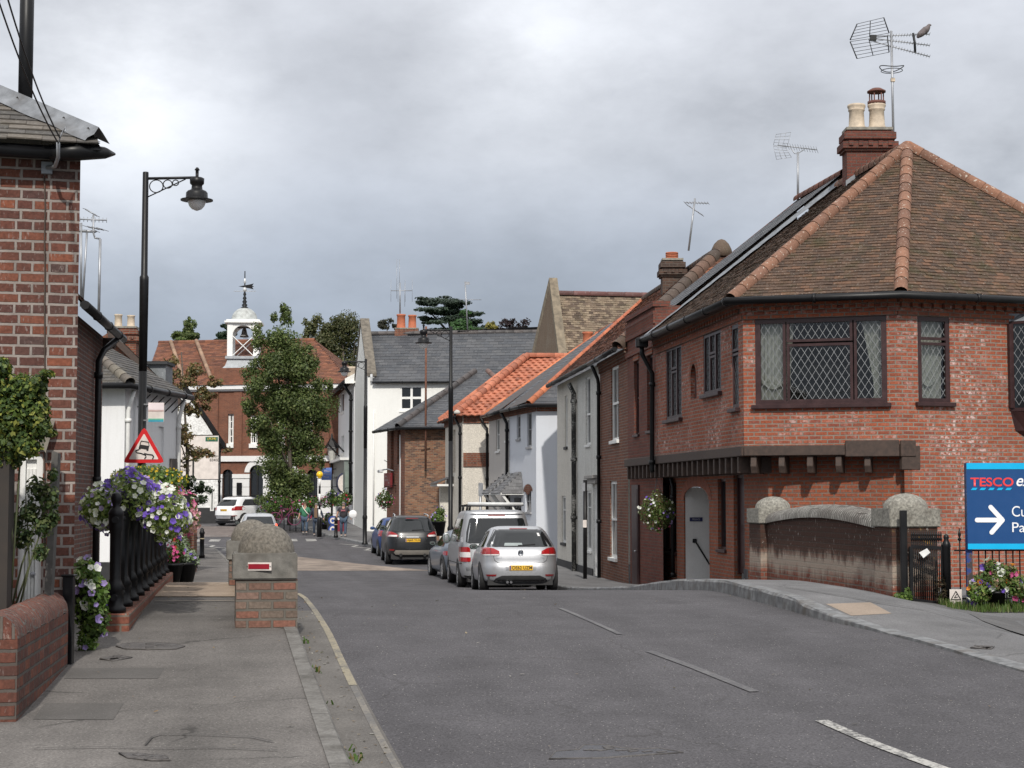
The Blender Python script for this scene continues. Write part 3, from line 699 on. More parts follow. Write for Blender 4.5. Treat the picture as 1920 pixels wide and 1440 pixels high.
# glass that lets the room and the curtains show
def f_clear(nn):
    fr = nn('ShaderNodeFresnel', {0: 1.5}).outputs[0]
    gl_ = nn('ShaderNodeBsdfGlossy', {0: (1, 1, 1), 1: .02, 'Normal': bump(nn, nn.noise(geo(nn), 2.0, 2), .03, .02)}); tr = nn('ShaderNodeBsdfTransparent', {0: (.80, .84, .84)})
    return nn('ShaderNodeMixShader', {0: nn.math('ADD', nn.math('MULTIPLY', fr, .75), .02), 1: tr.outputs[0], 2: gl_.outputs[0]})
CLEAR = mat('clear_window_glass', f_clear)
CURT = plain('curtain_cloth', (.62, .60, .53), .9, var=.1)
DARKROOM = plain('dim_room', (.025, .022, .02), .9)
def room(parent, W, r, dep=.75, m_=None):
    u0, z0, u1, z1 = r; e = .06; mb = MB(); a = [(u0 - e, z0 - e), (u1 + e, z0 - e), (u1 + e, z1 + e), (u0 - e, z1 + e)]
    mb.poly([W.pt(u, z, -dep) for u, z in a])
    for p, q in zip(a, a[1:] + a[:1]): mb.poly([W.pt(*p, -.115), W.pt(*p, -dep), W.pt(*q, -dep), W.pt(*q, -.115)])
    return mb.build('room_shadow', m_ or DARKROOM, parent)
def curtain(parent, W, ub, ut, z0, z1, folds=7, tie=None, o=-.2):
    """hanging cloth: bottom span ub, top span ut, gathered at a tie-back height"""
    rows = []; nz_, nu = 14, folds * 6
    for j in range(nz_ + 1):
        t = j / nz_; z = z0 + (z1 - z0) * t
        a, b = [ub[i] + (ut[i] - ub[i]) * (max(0, t - (tie or 0)) / (1 - (tie or 0))) ** 1.1 for i in (0, 1)]
        rows.append([W.pt(a + (b - a) * i / nu, z, o + .028 * math.sin(i / 6 * 2 * math.pi + .5 * math.sin(t * 3)) * (.5 + .5 * abs(t - (tie or 0)))) for i in range(nu + 1)])
    return MB().grid(rows).build('curtain', CURT, parent)
LATT = plain('leading_strip', (.27, .28, .29), .5, metal=.2)
def lattice(parent, W, r, du=.135, dv=.215, o=-.06):
    u0, z0, u1, z1 = r; mb = MB(); m_ = dv / du
    for sg in (1, -1):
        c = -20
        k0 = int((-(z1 - z0) / m_ - (u1 - u0)) / du) - 2
        for k in range(k0, -k0):
            # line z = z0 + sg*m*(u-u0) + k*dv
            pts = []
            for u in (u0, u1):
                z = z0 + sg * m_ * (u - u0) + k * dv; pts.append((u, z))
            (ua, za), (ub, zb) = pts
            ts = [0, 1]
            lo, hi = 0.0, 1.0
            dz = zb - za
            if abs(dz) > 1e-9:
                t1, t2 = sorted(((z0 - za) / dz, (z1 - za) / dz)); lo, hi = max(lo, t1), min(hi, t2)
            if hi - lo > .01:
                a = W.pt(ua + (ub - ua) * lo, za + dz * lo, o); b = W.pt(ua + (ub - ua) * hi, za + dz * hi, o)
                mb.bar(a, b, .0075, .005, up=W.NN)
    return mb.build('leading', LATT, parent)
def upvc(W, r, cells, name='window', fw=.075, sill=True, du=.135, dv=.215, dep=.07, cur=()):
    """brown frame: cells are sub-rectangles (fractions) each with its own sash, leaded pane"""
    u0, z0, u1, z1 = r; mb = MB(); o = -dep
    def bar(a, c, b, d, t=.06, oo=0): box_on(mb, W, a, c, b, d, o + oo, o + t + oo)
    bar(u0, z0, u1, z0 + fw); bar(u0, z1 - fw, u1, z1); bar(u0, z0 + fw, u0 + fw, z1 - fw); bar(u1 - fw, z0 + fw, u1, z1 - fw)
    w, h = u1 - u0, z1 - z0; panes = []
    for (a, c, b, d) in cells:
        a, b, c, d = u0 + w * a, u0 + w * b, z0 + h * c, z0 + h * d; s_ = .05
        bar(a, c, b, c + s_, .05, .012); bar(a, d - s_, b, d, .05, .012); bar(a, c + s_, a + s_, d - s_, .05, .012); bar(b - s_, c + s_, b, d - s_, .05, .012)
        panes.append((a + s_, c + s_, b - s_, d - s_))
    f = mb.build(name, BROWNF, A)
    for (a, c, b, d) in panes:
        g = MB(); g.poly([W.pt(a, c, o + .02), W.pt(b, c, o + .02), W.pt(b, d, o + .02), W.pt(a, d, o + .02)]); g.build('pane', CLEAR, f)
        lattice(f, W, (a, c, b, d), du, dv, o + .026)
    if sill: s_ = MB(); box_on(s_, W, u0 - .07, z0 - .07, u1 + .07, z0 + .005, -.09, .09); s_.build('sill', BROWNF, f, bev=.008)
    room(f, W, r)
    for c in cur: curtain(f, W, *c)
    return f
u0, z0, u1, z1 = o_main; w = u1 - u0; h = z1 - z0
upvc(W2, o_main, [(.02, .03, .235, .97), (.245, .03, .745, .70), (.245, .72, .745, .97), (.755, .03, .98, .97)],
     cur=[((u0 + .03 * w, u0 + .24 * w), (u0 + .03 * w, u0 + .25 * w), z0 + .05, z1 - .05, 8, .25), ((u0 + .89 * w, u0 + .98 * w), (u0 + .80 * w, u0 + .98 * w), z0 + .05, z1 - .05, 6, .2), ((u0 + .24 * w, u0 + .26 * w), (u0 + .24 * w, u0 + .29 * w), z0 + .3, z1 - .05, 3, .2)])
u0, z0, u1, z1 = o_side; w = u1 - u0
upvc(W3, o_side, [(.05, .02, .95, .70), (.05, .73, .95, .98)], cur=[((u0 + .22 * w, u0 + .9 * w), (u0 + .08 * w, u0 + .95 * w), z0 + .05, z1 - .05, 7, .28)])
for (W, a, b, z) in ((W2, o_main[0] + .09, o_main[0] + .52, o_main[1] + .52), (W3, o_side[0] + .14, o_side[0] + .46, o_side[1] + .52)):
    rows = []
    for j in range(4): rows.append([W.pt(a + (b - a) * i / 10, z - .13 * math.sin(math.pi * i / 10) - j * .03, -.15 + .01 * (j % 2)) for i in range(11)])
    MB().grid(rows).build('curtain_tie', CURT, A)
u0, z0, u1, z1 = o_b1
upvc(W1, o_b1, [(.02, .02, .34, .98), (.34, .02, .66, .66), (.34, .68, .66, .98), (.66, .02, .98, .98)], fw=.05, du=.12)
upvc(W1, o_b2, [(.02, .02, .34, .98), (.34, .02, .66, .62), (.34, .64, .66, .98), (.66, .02, .98, .98)], fw=.05, du=.12)
upvc(W1, o_b3, [(.03, .02, .97, .66), (.03, .68, .97, .98)], fw=.05, du=.12)
mb = MB(); u0, z0, u1, z1 = o_n; box_on(mb, W1, u0, z0, u1, z1, -.10, -.09); mb.build('niche_back', plain('niche_shade', (.09, .035, .03), .9), A)
mb = MB()
for i in range(9):
    a0, a1 = i * math.pi / 9, (i + 1) * math.pi / 9; um, hw = (u0 + u1) / 2, (u1 - u0) / 2
    pts = [W1.pt(um - hw * .99 * math.cos(q) * k, z1 - hw * 1.3 + hw * 1.3 * math.sin(q) * k, .006) for q, k in ((a0, 1), (a1, 1), (a1, 1.5), (a0, 1.5))]; mb.poly(pts)
mb.build('niche_arch', BR_AL, A)
# oriel window at the right-hand end of the sign front
ou0, oz0, ou1, oz1 = W3.rect(1893, 610, 1985, 766); mb = MB()
pr = .32; pl = [(ou0, 0), (ou0 + .22, pr), (ou1 - .22, pr), (ou1, 0)]
pts3 = [W3.pt(u, oz1, o) for u, o in pl]
mb.prism([W3.pt(u, oz1 + .0, o * 1.1 + (.02 if o else .003)) for u, o in pl], (0, 0, .05)); mb.prism([W3.pt(u, oz0 - .06, o * 1.1 + (.02 if o else .003)) for u, o in pl], (0, 0, .06))
for (u, o) in pl: mb.box(W3.pt(u, (oz0 + oz1) / 2, max(o - .03, .03)), (.09, .09, oz1 - oz0), ax=(W3.D, W3.NN, (0, 0, 1)))
f = mb.build('oriel_window', BROWNF, A)
mb = MB()
for (a, b) in zip(pl, pl[1:]): mb.poly([W3.pt(a[0], oz0, a[1] * .93), W3.pt(b[0], oz0, b[1] * .93), W3.pt(b[0], oz1, b[1] * .93), W3.pt(a[0], oz1, a[1] * .93)])
mb.build('pane', GLASS, f)
for (a, b) in zip(pl, pl[1:]): qa, qb = W3.pt(a[0], 0, a[1] * .94), W3.pt(b[0], 0, b[1] * .94); Wf = Wall((qa.x, qa.y), (qb.x, qb.y)); lattice(f, Wf, (.03, oz0 + .05, Wf.L - .03, oz1 - .05), o=.006)
mb = MB(); mb.grid([[W3.pt(u, oz0 - .06, o * 1.05 + .004) for u, o in pl], [W3.pt(ou0 + (u - ou0) * .6 + .1, oz0 - .42, o * .35 + .004) for u, o in pl], [W3.pt((ou0 + ou1) / 2 + (u - (ou0 + ou1) / 2) * .2, oz0 - .6, .01) for u, o in pl]], sm=False); mb.build('corbel', BROWNF, f)
mb = MB(); mb.grid([[W3.pt(u, oz1 + .05, o * 1.15 + .01) for u, o in pl], [W3.pt(u, oz1 + .2, o * .2) for u, o in pl]], sm=False); mb.build('lead_top', LEAD, f)
# jetty: fascia beam, joist ends, corner bracket
mb = MB(); F0 = Wall((Q0[0] - .42, 43.0), Q0)
W1x = Wall(dirp(P1, Q0, 11.5 / 7.86), P1)
box_on(mb, W1x, 0, ZJ - .19, W1x.L, ZJ, -.06, .05); box_on(mb, W2, .003, ZJ - .19, W2.L - .95, ZJ - .003, -.06, .055)
mb.build('fascia_beam', BROWNW, A, bev=.012)
mb = MB(); box_on(mb, W2, W2.L - .95, ZJ - .22, W2.L + .01, ZJ + .08, -.1, .075); box_on(mb, W3, .02, ZJ - .22, .34, ZJ + .075, -.08, .04); mb.build('corner_beam', BROWNW, A, bev=.012)
mb = MB(); box_on(mb, W3, .05, ZJ - .46, .44, ZJ - .02, -.08, .02); mb.build('corner_bracket', BROWNW, A, bev=.012)
k = 0
for i in range(24):
    u = .25 + i * .47
    if u > W1x.L - .1: break
    mb = MB(); box_on(mb, W1x, u, ZJ - .50, u + .10, ZJ - .193, -.62, .02); mb.build('joist_end', BROWNW, A, bev=.008)
for i in range(5):
    u = .12 + i * .52
    mb = MB(); mb.prism([W2.pt(u, z, o) for o, z in ((-.8, ZJ - .17), (.0, ZJ - .193), (.03, ZJ - .38), (-.03, ZJ - .51), (-.8, ZJ - .52))], W2.D * .11); mb.build('joist_end', BROWNW, A, bev=.008)
# ground floor, set back under the jetty
G0, G1, G2 = (3.78, 39.5), (4.82, 32.15), (7.22, 31.05)
V1, V2 = Wall((3.40, 43.0), G1), Wall(G1, G2)
V3 = Wall((7.22, 31.05 - .16), P3)
g_arch = V1.rect(1283, 912, 1330, 1112); g_slit = V1.rect(1346, 898, 1361, 1030); g_door = V1.rect(1376, 890, 1396, 1106); g_win = V1.rect(1239, 905, 1268, 1034)
def gz0(v): return (v[0], -.6, v[2], v[3])
mb = MB(); wall_faces(mb, V1, -.7, ZJ - .1, [g_arch, g_slit, g_door, g_win], .16); wall_faces(mb, V2, -.4, ZJ - .1)
wall_faces(mb, Wall((P2[0] + .1, P2[1] + .035), P3), -.3, ZJ + .0); mb.build('lower_wall', BR_AL, A)
mb = MB(); wa = Wall((P2[0] + .24, P2[1] + .0834), P3); wall_faces(mb, Wall((wa.a.x + wa.n.x * .006, wa.a.y + wa.n.y * .006), (wa.b.x + wa.n.x * .006, wa.b.y + wa.n.y * .006)), -.3, ZJ + .02); mb.build('side_wall', BR_A, A)
# passage arch with white wall inside
u0, z0, u1, z1 = g_arch; um, hw = (u0 + u1) / 2, (u1 - u0) / 2; mb = MB(); zs_ = z1 - .30
for i in range(12):
    q0, q1 = math.pi * i / 12, math.pi * (i + 1) / 12
    for q in (0,): mb.poly([V1.pt(um - hw * math.cos(q0), zs_ + .30 * math.sin(q0), -.001), V1.pt(um - hw * math.cos(q1), zs_ + .30 * math.sin(q1), -.001), V1.pt(um - hw * math.cos(q1), z1 + .002, -.001), V1.pt(um - hw * math.cos(q0), z1 + .002, -.001)])
mb.build('arch_head', BR_AL, A)
mb = MB()
for i in range(13):
    q0, q1 = math.pi * i / 13, math.pi * (i + .9) / 13; e = .26
    mb.poly([V1.pt(um - (hw + k_) * math.cos(q), zs_ + (.30 + k_) * math.sin(q), .012) for q, k_ in ((q0, 0), (q1, 0), (q1, e), (q0, e))])
mb.build('arch_bricks', plain('rubbed_brick', (.25, .085, .05), .8, var=.25), A)
pa, pb_ = V1.pt(u0 + .04, 0, -.02), V1.pt(u0 + .04, 0, -3.2); PWL = Wall((pa.x, pa.y), (pb_.x, pb_.y))
mb = MB(); wall_faces(mb, PWL, -.6, z1 - .02); pa, pb_ = V1.pt(u0, 0, -3.2), V1.pt(u1 + .5, 0, -3.2); wall_faces(mb, Wall((pa.x, pa.y), (pb_.x, pb_.y)), -.6, z1 + .1); pw = mb.build('passage_wall', stucco('passage_render', (.82, .81, .79), dirt=.1, streak=.15), A)
mb = MB(); mb.poly([V1.pt(u0, z1 + .001, -.16), V1.pt(u1 + .5, z1 + .001, -.16), V1.pt(u1 + .5, z1 + .001, -3.2), V1.pt(u0, z1 + .001, -3.2)]); mb.build('passage_ceiling', WT, A)
(ra_, za_), (rb2, zb_) = PWL.px(1302, 1014), PWL.px(1329, 1058)
mb = MB(); mb.tube([PWL.pt(ra_, za_, .0), PWL.pt(ra_, za_, .07), PWL.pt(rb2, zb_, .07)], .018, 6); mb.box(PWL.pt(ra_, za_, .02), (.09, .03, .09)); mb.build('handrail', BLACK, A)
pr_ = PWL.rect(1293, 970, 1317, 977.5); mb = MB(); box_on(mb, PWL, *pr_, .004, .016); pb = mb.build('passage_plate', plain('navy_sign', (.035, .04, .12), .5), A)
text('plate_lettering', 'PRIVATE', plain('sign_cream', (.5, .48, .5), .6), PWL.pt(pr_[0] + .06, pr_[1] + .025, .017), PWL.D, (0, 0, 1), pr_[2] - pr_[0] - .12, pr_[3] - pr_[1] - .05, pb, ext=.003)
# doors, slit window
def door(parent, W, r, m_, name='door', dep=.14, panels=((.15, .08, .85, .42), (.15, .50, .85, .92)), glassp=(), fm=None, fw=.06):
    u0, z0, u1, z1 = r; mb = MB()
    for q in ((u0, z0, u0 + fw, z1), (u1 - fw, z0, u1, z1), (u0 + fw, z1 - fw, u1 - fw, z1)): box_on(mb, W, *q, -dep, -dep + .07)
    f = mb.build('door_frame', fm or m_, parent)
    mb = MB(); box_on(mb, W, u0 + fw, z0, u1 - fw, z1 - fw, -dep, -dep + .03); w, h = u1 - u0 - 2 * fw, z1 - z0 - fw
    for (a, b, c, d) in panels: box_on(mb, W, u0 + fw + w * a, z0 + h * b, u0 + fw + w * c, z0 + h * d, -dep + .02, -dep + .042)
    dr = mb.build(name, m_, parent, bev=.004)
    for (a, b, c, d) in glassp:
        g = MB(); box_on(g, W, u0 + fw + w * a, z0 + h * b, u0 + fw + w * c, z0 + h * d, -dep + .025, -dep + .036); g.build('door_glass', GLASS, dr)
    k = MB(); k.lathe([(.012, 0), (.03, .02), (.03, .04), (.01, .05)], W.pt(u0 + fw + w * .88, z0 + h * .47, -dep + .045), 8); k.build('handle', GREYM, dr)
    return dr
door(A, V1, (g_door[0], .12, g_door[2], g_door[3]), BROWNF)
window(A, V1, g_slit, .12, BROWNF, fw=.05, sill=.07); window(A, V1, g_win, .12, BROWNF, bars_v=(.5,), fw=.06, sill=.07, bw=.05)
mb = MB(); box_on(mb, V1, g_door[2] + .01, .05, g_door[2] + .25, .24, .003, .03); mb.build('air_brick', plain('dark_vent', (.03, .03, .035), .7), A)
# roof
e = .30
def offs(W, p, k): return (p[0] + W.n.x * k, p[1] + W.n.y * k)
E0 = offs(W1, Q0, e); E1 = tuple(Vector(P1) + (W1.n + W2.n).normalized() * e * 1.12); E2 = tuple(Vector(P2) + (W2.n + W3.n).normalized() * e * 1.05); E3 = (13.25, 32.75); E4 = (12.6, 39.8)
zE = 5.30; AP = (8.2, 35.0, 8.86); RE = (7.64, 39.5, 8.86)
v3 = lambda p, z=zE: (p[0], p[1], z)
roof_tiles(A, [(v3(E0), v3(E1), AP, RE), (v3(E1), v3(E2), AP), (v3(E2), v3(E3), AP), (v3(E3), v3(E4), RE, AP)], .105, .168, .014, PAL_A, TL_A, .14, 'tiled_roof', seed=11, ragged=.03)
mb = MB(); mb.poly([v3(p, zE - .03) for p in (E4, E3, E2, E1, E0)]); mb.build('soffit', BROWNW, A)
ap = Vector(AP)
for k, q in enumerate((E1, E2, E3)): ridge(A, Vector(v3(q)) + Vector((0, 0, .05)), ap + Vector((0, 0, .10)), .125, PAL_HIP, HIP_A, .36, 'hip_tiles', seed=20 + k)
ridge(A, ap + Vector((0, 0, .08)), Vector(RE) + Vector((0, 0, .08)), .125, PAL_HIP, HIP_A, .36, 'ridge_tiles', seed=25)
mb = MB(); mb.col = (.28, .12, .065); mb.lathe([(.16, -.1), (.15, -.02), (.09, .05), (.02, .07)], ap + Vector((0, 0, .09)), 12); mb.build('apex_cap', HIP_A, A)
g_ = [Vector(v3(offs(W1, Q0, e + .07), zE + .0)), Vector(v3(tuple(Vector(E1) + (W1.n + W2.n).normalized() * .08), zE)), Vector(v3(tuple(Vector(E2) + (W2.n + W3.n).normalized() * .08), zE)), Vector(v3((13.3, 32.68), zE))]
gutter(A, [p + Vector((0, 0, -.03)) for p in g_], .075)
# lead flashing up the party line, and the chimney with its pots
fa, fb = Vector(v3(E0)) + Vector((0, .0, .03)), Vector(RE) + Vector((0, .0, .07)); up_ = Vector((0, 0, 1)); mb = MB(); rows = []
for i in range(25):
    t = i / 24; q = fa.lerp(fb, t); st = (i % 2) * .012; rows.append([q + Vector((0, -.22, .0 + st)), q + Vector((0, -.02, .035 + st)), q + Vector((0, .14, .05 + t * .1))])
mb.grid(rows, sm=False); mb.build('lead_flashing', LEAD, A)
ch_rz = math.atan2(-.125, 1) * -1 * -1
chimney(A, (XA(1636, 38.2), 38.3), 1.05, .55, 8.0, hz(1630, 250, 38.3), BR_B, .0, [(-.24, 0, .60, .185, BUFFPOT, 'roll'), (.22, 0, .62, .185, BUFFPOT, 'roll')])
mb = MB(); mb.prism([(XA(1592, 38.0), 38.0, 8.75), (XA(1636, 38.0), 38.0, 9.12), (XA(1636, 38.0), 38.0, 8.9), (XA(1592, 38.0), 38.0, 8.55)], (0, -.03, 0)); mb.build('chimney_apron', LEAD, A)
dp = W1.pt(.10, 4.95, .12)
downpipe(A, [W1.pt(.15, zE - .1, e + .05), W1.pt(.15, zE - .35, e + .05), W1.pt(.12, 4.5, .10), W1.pt(.12, 2.28, .12), W1.pt(.12, 2.22, .10)], .055)
mb = MB(); q = W1.pt(.15, zE - .2, e + .05); mb.prism([q + Vector((x * s_, y * s_, 0)) for x, y, s_ in ((-1, -1, .14), (1, -1, .14), (1, 1, .14), (-1, 1, .14))], (0, 0, .22)); mb.build('hopper', BLACK, A, bev=.02)
q = V1.px(1268, 1000)[0]
downpipe(A, [V1.pt(q - .5, 2.1, .1), V1.pt(q - .05, 2.06, .1), V1.pt(q, 1.9, .08), V1.pt(q, -.15, .08)], .045)
# ================================================================ deep red parapet house next along
Bt = thing('parapet_house', 'narrow dark red brick house with corbelled parapet and dark slate roof', 'house', (4.5, 41.5, -.4))
B0, B1 = (2.93, 43.2), (Q0[0] - .004, Q0[1] + .02); WB = Wall(B0, B1); zp = 6.1
b1, b2 = WB.rect(1189, 676, 1198, 815), WB.rect(1213, 665, 1224, 808)
mb = MB(); wall_faces(mb, WB, ZJ - .02, zp, [b1, b2], .12); wall_faces(mb, Wall(B1, (B1[0] + 1.0, B1[1])), ZE - .3, zp); mb.poly([(*B0, zp), (*B1, zp), (B1[0] + .35, B1[1], zp), (B0[0] + .35, B0[1], zp)])
mb.build('upper_wall', BR_B, Bt)
mb = MB(); box_on(mb, WB, -.03, zp - .02, WB.L + .04, zp + .10, -.36, .06); box_on(mb, WB, 0, zp - .52, WB.L, zp - .42, .002, .05); box_on(mb, WB, 0, zp - .95, WB.L + .0, zp - .82, .002, .06)
for i in range(26): box_on(mb, WB, .05 + i * .145, zp - .42, .12 + i * .145, zp - .20, .002, .05)
box_on(mb, WB, 0, zp - .20, WB.L, zp - .12, .002, .05); mb.build('cornice', BR_B, Bt)
for r in (b1, b2): window(Bt, WB, r, .12, BROWNF, bars_h=(.5,), fw=.05, sill=.06, bw=.05)
for r in (b1, b2): mb = MB(); box_on(mb, WB, r[0] - .06, r[3], r[2] + .06, r[3] + .2, .002, .02); mb.build('lintel', BR_AL, Bt)
vb = Wall((3.06, 43.2), (3.40, 40.7)); mb = MB(); wall_faces(mb, Wall((2.98, 43.2), (3.52, 39.9)), -1.0, ZJ); mb.build('lower_wall', BR_B, Bt)
LB = Wall((2.98, 43.2), (3.52, 39.9)); dr_ = LB.rect(1188, 892, 1200, 1120); 
mb = MB(); box_on(mb, LB, dr_[0], -.7, dr_[2], 1.95, .004, .05); box_on(mb, LB, dr_[0] + .08, -.7, dr_[2] - .08, 1.85, .05, .06); d_ = mb.build('door', BROWNF, Bt)
mb = MB(); mb.lathe([(.03, 0), (.03, .04)], LB.pt(dr_[2] - .2, .3, .08), 8); mb.build('handle', GREYM, d_)
# slate roof behind the parapet
ra, rb_ = Vector((7.80, 39.62, 9.22)), Vector((7.28, 43.2, 9.22)); ea, eb = Vector((3.55, 39.62, 5.90)), Vector((3.13, 43.2, 5.90))
roof_tiles(Bt, [(eb, ea, ra, rb_), (ra + Vector((4, .3, -3.1)), rb_ + Vector((4, .3, -3.1)), rb_, ra)], .22, .30, .008, PAL_SL, TL_SL, .10, 'slate_roof', seed=4)
ridge(Bt, ra + Vector((0, 0, .05)), rb_ + Vector((0, 0, .05)), .11, [(.19, .075, .05), (.16, .07, .05)], TL_RED, .4)
mb = MB(); mb.prism([eb, rb_, rb_ + Vector((0, 0, -1.0)), eb + Vector((0, 0, -1.0))], (0, .2, 0)); mb.build('verge', BR_B, Bt)
mb = MB(); mb.prism([(XA(1435, 41) , 41, hz(1430, 440, 41)), (XA(1455, 41), 41, hz(1452, 428, 41)), (XA(1455, 41.5), 41.5, hz(1455, 430, 41.5)), (XA(1435, 41.5), 41.5, hz(1433, 442, 41.5))], (0, 0, .08)); mb.build('roof_vent', LEAD, Bt)
# ================================================================ brown brick house with old red tile roof, and the pebbledash cottages under the same eaves
C0, C1 = (2.49, 48.2), (2.94, 43.24); WC = Wall(C0, C1); zc = 5.42
Ct = thing('brick_cottage', 'brown brick house with white sash windows and old red tiled roof beside the parapet house', 'house', (4.5, 46, -.6))
c1, c2 = WC.rect(1146, 686, 1160, 826), WC.rect(1144, 902, 1157, 1046); c3, c4 = WC.rect(1127, 699, 1133, 824), None
mb = MB(); wall_faces(mb, WC, -1.2, zc, [c1, c2], .10); mb.build('wall', BR_C, Ct)
for r in (c1, c2): window(Ct, WC, r, .09, CHALK, bars_v=(.5,), sash=.5, fw=.08, sill=.09, sw=.07)
mb = MB(); box_on(mb, WC, 0, zc - .18, WC.L, zc - .1, .002, .05); box_on(mb, WC, 0, zc - .1, WC.L, zc, .002, .09)
for i in range(20): box_on(mb, WC, .05 + i * .24, zc - .30, .15 + i * .24, zc - .18, .002, .05)
mb.build('eaves_course', BR_C, Ct)
D0, D1 = (1.53, 57.7), (2.49 - .003, 48.23); WD = Wall(D0, D1)
zr = 8.35; e_ = .28
ec1, ec0 = Vector((*offs(WC, C1, e_), zc)), Vector((*offs(WC, C0, e_), zc)); ed0 = Vector((*offs(WD, D0, e_), zc))
pk, rfar, rmid = Vector((5.69, 46.0, zr)), Vector((4.5, 57.7, zr)), Vector((5.45, 48.2, zr))
roof_tiles(Ct, [(ec0, ec1, pk, rmid), (ec1, Vector((8.4, 43.5, zc)), pk), (Vector((8.4, 43.5, zc)), Vector((8.0, 48.4, zc)), rmid, pk)], .12, .19, .016, PAL_RED, TL_RED, .2, 'tiled_roof', seed=5, ragged=.05)
PAL_HC = [(.10, .07, .055), (.13, .08, .06), (.085, .065, .055)]
ridge(Ct, ec1 + Vector((0, 0, .08)), pk + Vector((0, 0, .08)), .17, PAL_HC, TL_RED, .30, 'hip_tiles'); ridge(Ct, pk + Vector((0, 0, .06)), rmid + Vector((0, 0, .06)), .13, PAL_HC, TL_RED, .3)
mb = MB(); mb.col = (.11, .08, .06); mb.lathe([(.32, -.2), (.27, .02), (.2, .16), (.1, .26), (.02, .29)], pk, 12); mb.build('hip_knob', TL_RED, Ct)
chimney(Ct, (XA(1262, 50), 50), .62, .62, 6.6, hz(1262, 492, 50), brick('sooty_brick', [(.07, .045, .036), (.10, .06, .045), (.055, .04, .035)], (.12, .10, .085), dark=.4), 0, [(0, 0, .24, .18, TERRA, 'louvre')])
gutter(Ct, [ec0 + Vector((-.05, 0, -.02)), ec1 + Vector((-.05, 0, -.02))], .065)
q = WC.px(1128, 900)[0]
downpipe(Ct, [WC.pt(q + .25, zc - .1, .3), WC.pt(q + .1, zc - .45, .12), WC.pt(q, zc - .6, .08), WC.pt(q, -.75, .08)], .05)
Dt = thing('pebbledash_cottage', 'grey white pebbledash cottage with black plinth and white door beside the brown brick house', 'house', (3.5, 50.5, -.8))
D2 = tuple(Vector(D0).lerp(Vector(D1), .52)); WD1, WD2 = Wall(D2, D1), Wall(D0, D2)
d1 = WD1.rect(1098, 706, 1107, 834); d2 = WD1.rect(1099, 920, 1109, 1032); dd = WD1.rect(1113, 908, 1125.5, 1100); d4 = WD1.rect(1073, 934, 1079, 975)
mb = MB(); wall_faces(mb, WD1, -1.3, zc, [d1, d2, dd, d4], .11); mb.build('wall', PEB, Dt)
window(Dt, WD1, d1, .10, CHALK, sash=.45, fw=.07, sill=.08); window(Dt, WD1, d2, .10, CHALK, bars_h=(.72,), bars_v=(.5,), fw=.07, sill=.08)
mb = MB(); box_on(mb, WD1, d4[0], d4[1], d4[2], d4[3], -.1, -.09); mb.build('meter_recess', PEB2, Dt)
door(Dt, WD1, (dd[0], -.70, dd[2], dd[3]), CHALK, dep=.10, panels=((.15, .05, .85, .40), (.15, .46, .85, .70)), glassp=((.15, .80, .85, .96),), fw=.10)
mb = MB(); box_on(mb, WD1, dd[0] - .22, dd[3] + .02, dd[2] + .05, dd[3] + .16, .002, .16); box_on(mb, WD1, dd[0] - .28, dd[3] + .16, dd[2] + .07, dd[3] + .26, .002, .24); mb.build('door_hood', plain('weathered_hood', (.30, .29, .275), .8, dirt=.4), Dt, bev=.01)
mb = MB(); box_on(mb, WD1, 0, -1.3, dd[0] - .05, -.42, .003, .03); mb.build('plinth', PLINTH, Dt)
mb = MB(); mb.box(WD1.pt(d4[0] + .55, 1.0, .05), (.14, .1, .3), ax=(WD1.D, WD1.NN, (0, 0, 1))); mb.build('meter_box', DKMET, Dt)
D2t = thing('pebbledash_cottage', 'cream pebbledash cottage at the end of its terrace, next to the pale blue house', 'house', (2.8, 55, -.8))
d5 = WD2.rect(1059, 742, 1064, 838); d6 = WD2.rect(1053, 930, 1061, 1018)
mb = MB(); wall_faces(mb, WD2, -1.3, zc, [d5, d6], .11); wall_faces(mb, Wall((6, 58.2), D0), -1.3, zc); mb.build('wall', PEB2, D2t)
window(D2t, WD2, d5, .10, CHALK, bars_h=(.6,), fw=.07, sill=.09, sm=DKMET); window(D2t, WD2, d6, .10, CHALK, bars_h=(.7,), bars_v=(.5,), fw=.07, sill=.09, sm=DKMET)
mb = MB(); box_on(mb, WD2, 0, -1.3, WD2.L, -.40, .003, .03); mb.build('plinth', PLINTH, D2t)
q0 = WD1.L * 0 + .12
PEEL = worn('peeling_black_paint', (.02, .02, .02), (.5, .49, .46), .52, .60)
downpipe(D2t, [WD2.pt(WD2.L - .12, zc - .25, .26), WD2.pt(WD2.L - .14, zc - .55, .10), WD2.pt(WD2.L - .14, -.75, .10)], .075, PEEL)
fm_ = ed0.lerp(ec0, 0); md = Vector((*offs(WD, D2, e_), zc)); rm2 = rfar.lerp(rmid, .5)
roof_tiles(Dt, [(md, ec0, rmid, rm2), (ec0 + Vector((5.9, 0, 0)), md + Vector((5.9, 0, 0)), rm2, rmid)], .12, .19, .016, PAL_RED, TL_RED, .2, 'tiled_roof', seed=6, ragged=.05)
roof_tiles(D2t, [(ed0, md, rm2, rfar), (md + Vector((5.9, 0, 0)), ed0 + Vector((5.9, 0, 0)), rfar, rm2)], .12, .19, .016, PAL_RED, TL_RED, .2, 'tiled_roof', seed=7, ragged=.05)
ridge(D2t, ed0 + Vector((0, -.02, .08)), rfar + Vector((0, -.02, .05)), .10, [(.42, .14, .075), (.36, .12, .07)], TL_RED, .32, 'verge_tiles')
ridge(D2t, rm2 + Vector((0, 0, .06)), rfar + Vector((0, 0, .06)), .12, PAL_HC, TL_RED, .32); ridge(Dt, rmid + Vector((0, 0, .06)), rm2 + Vector((0, 0, .06)), .12, PAL_HC, TL_RED, .32)
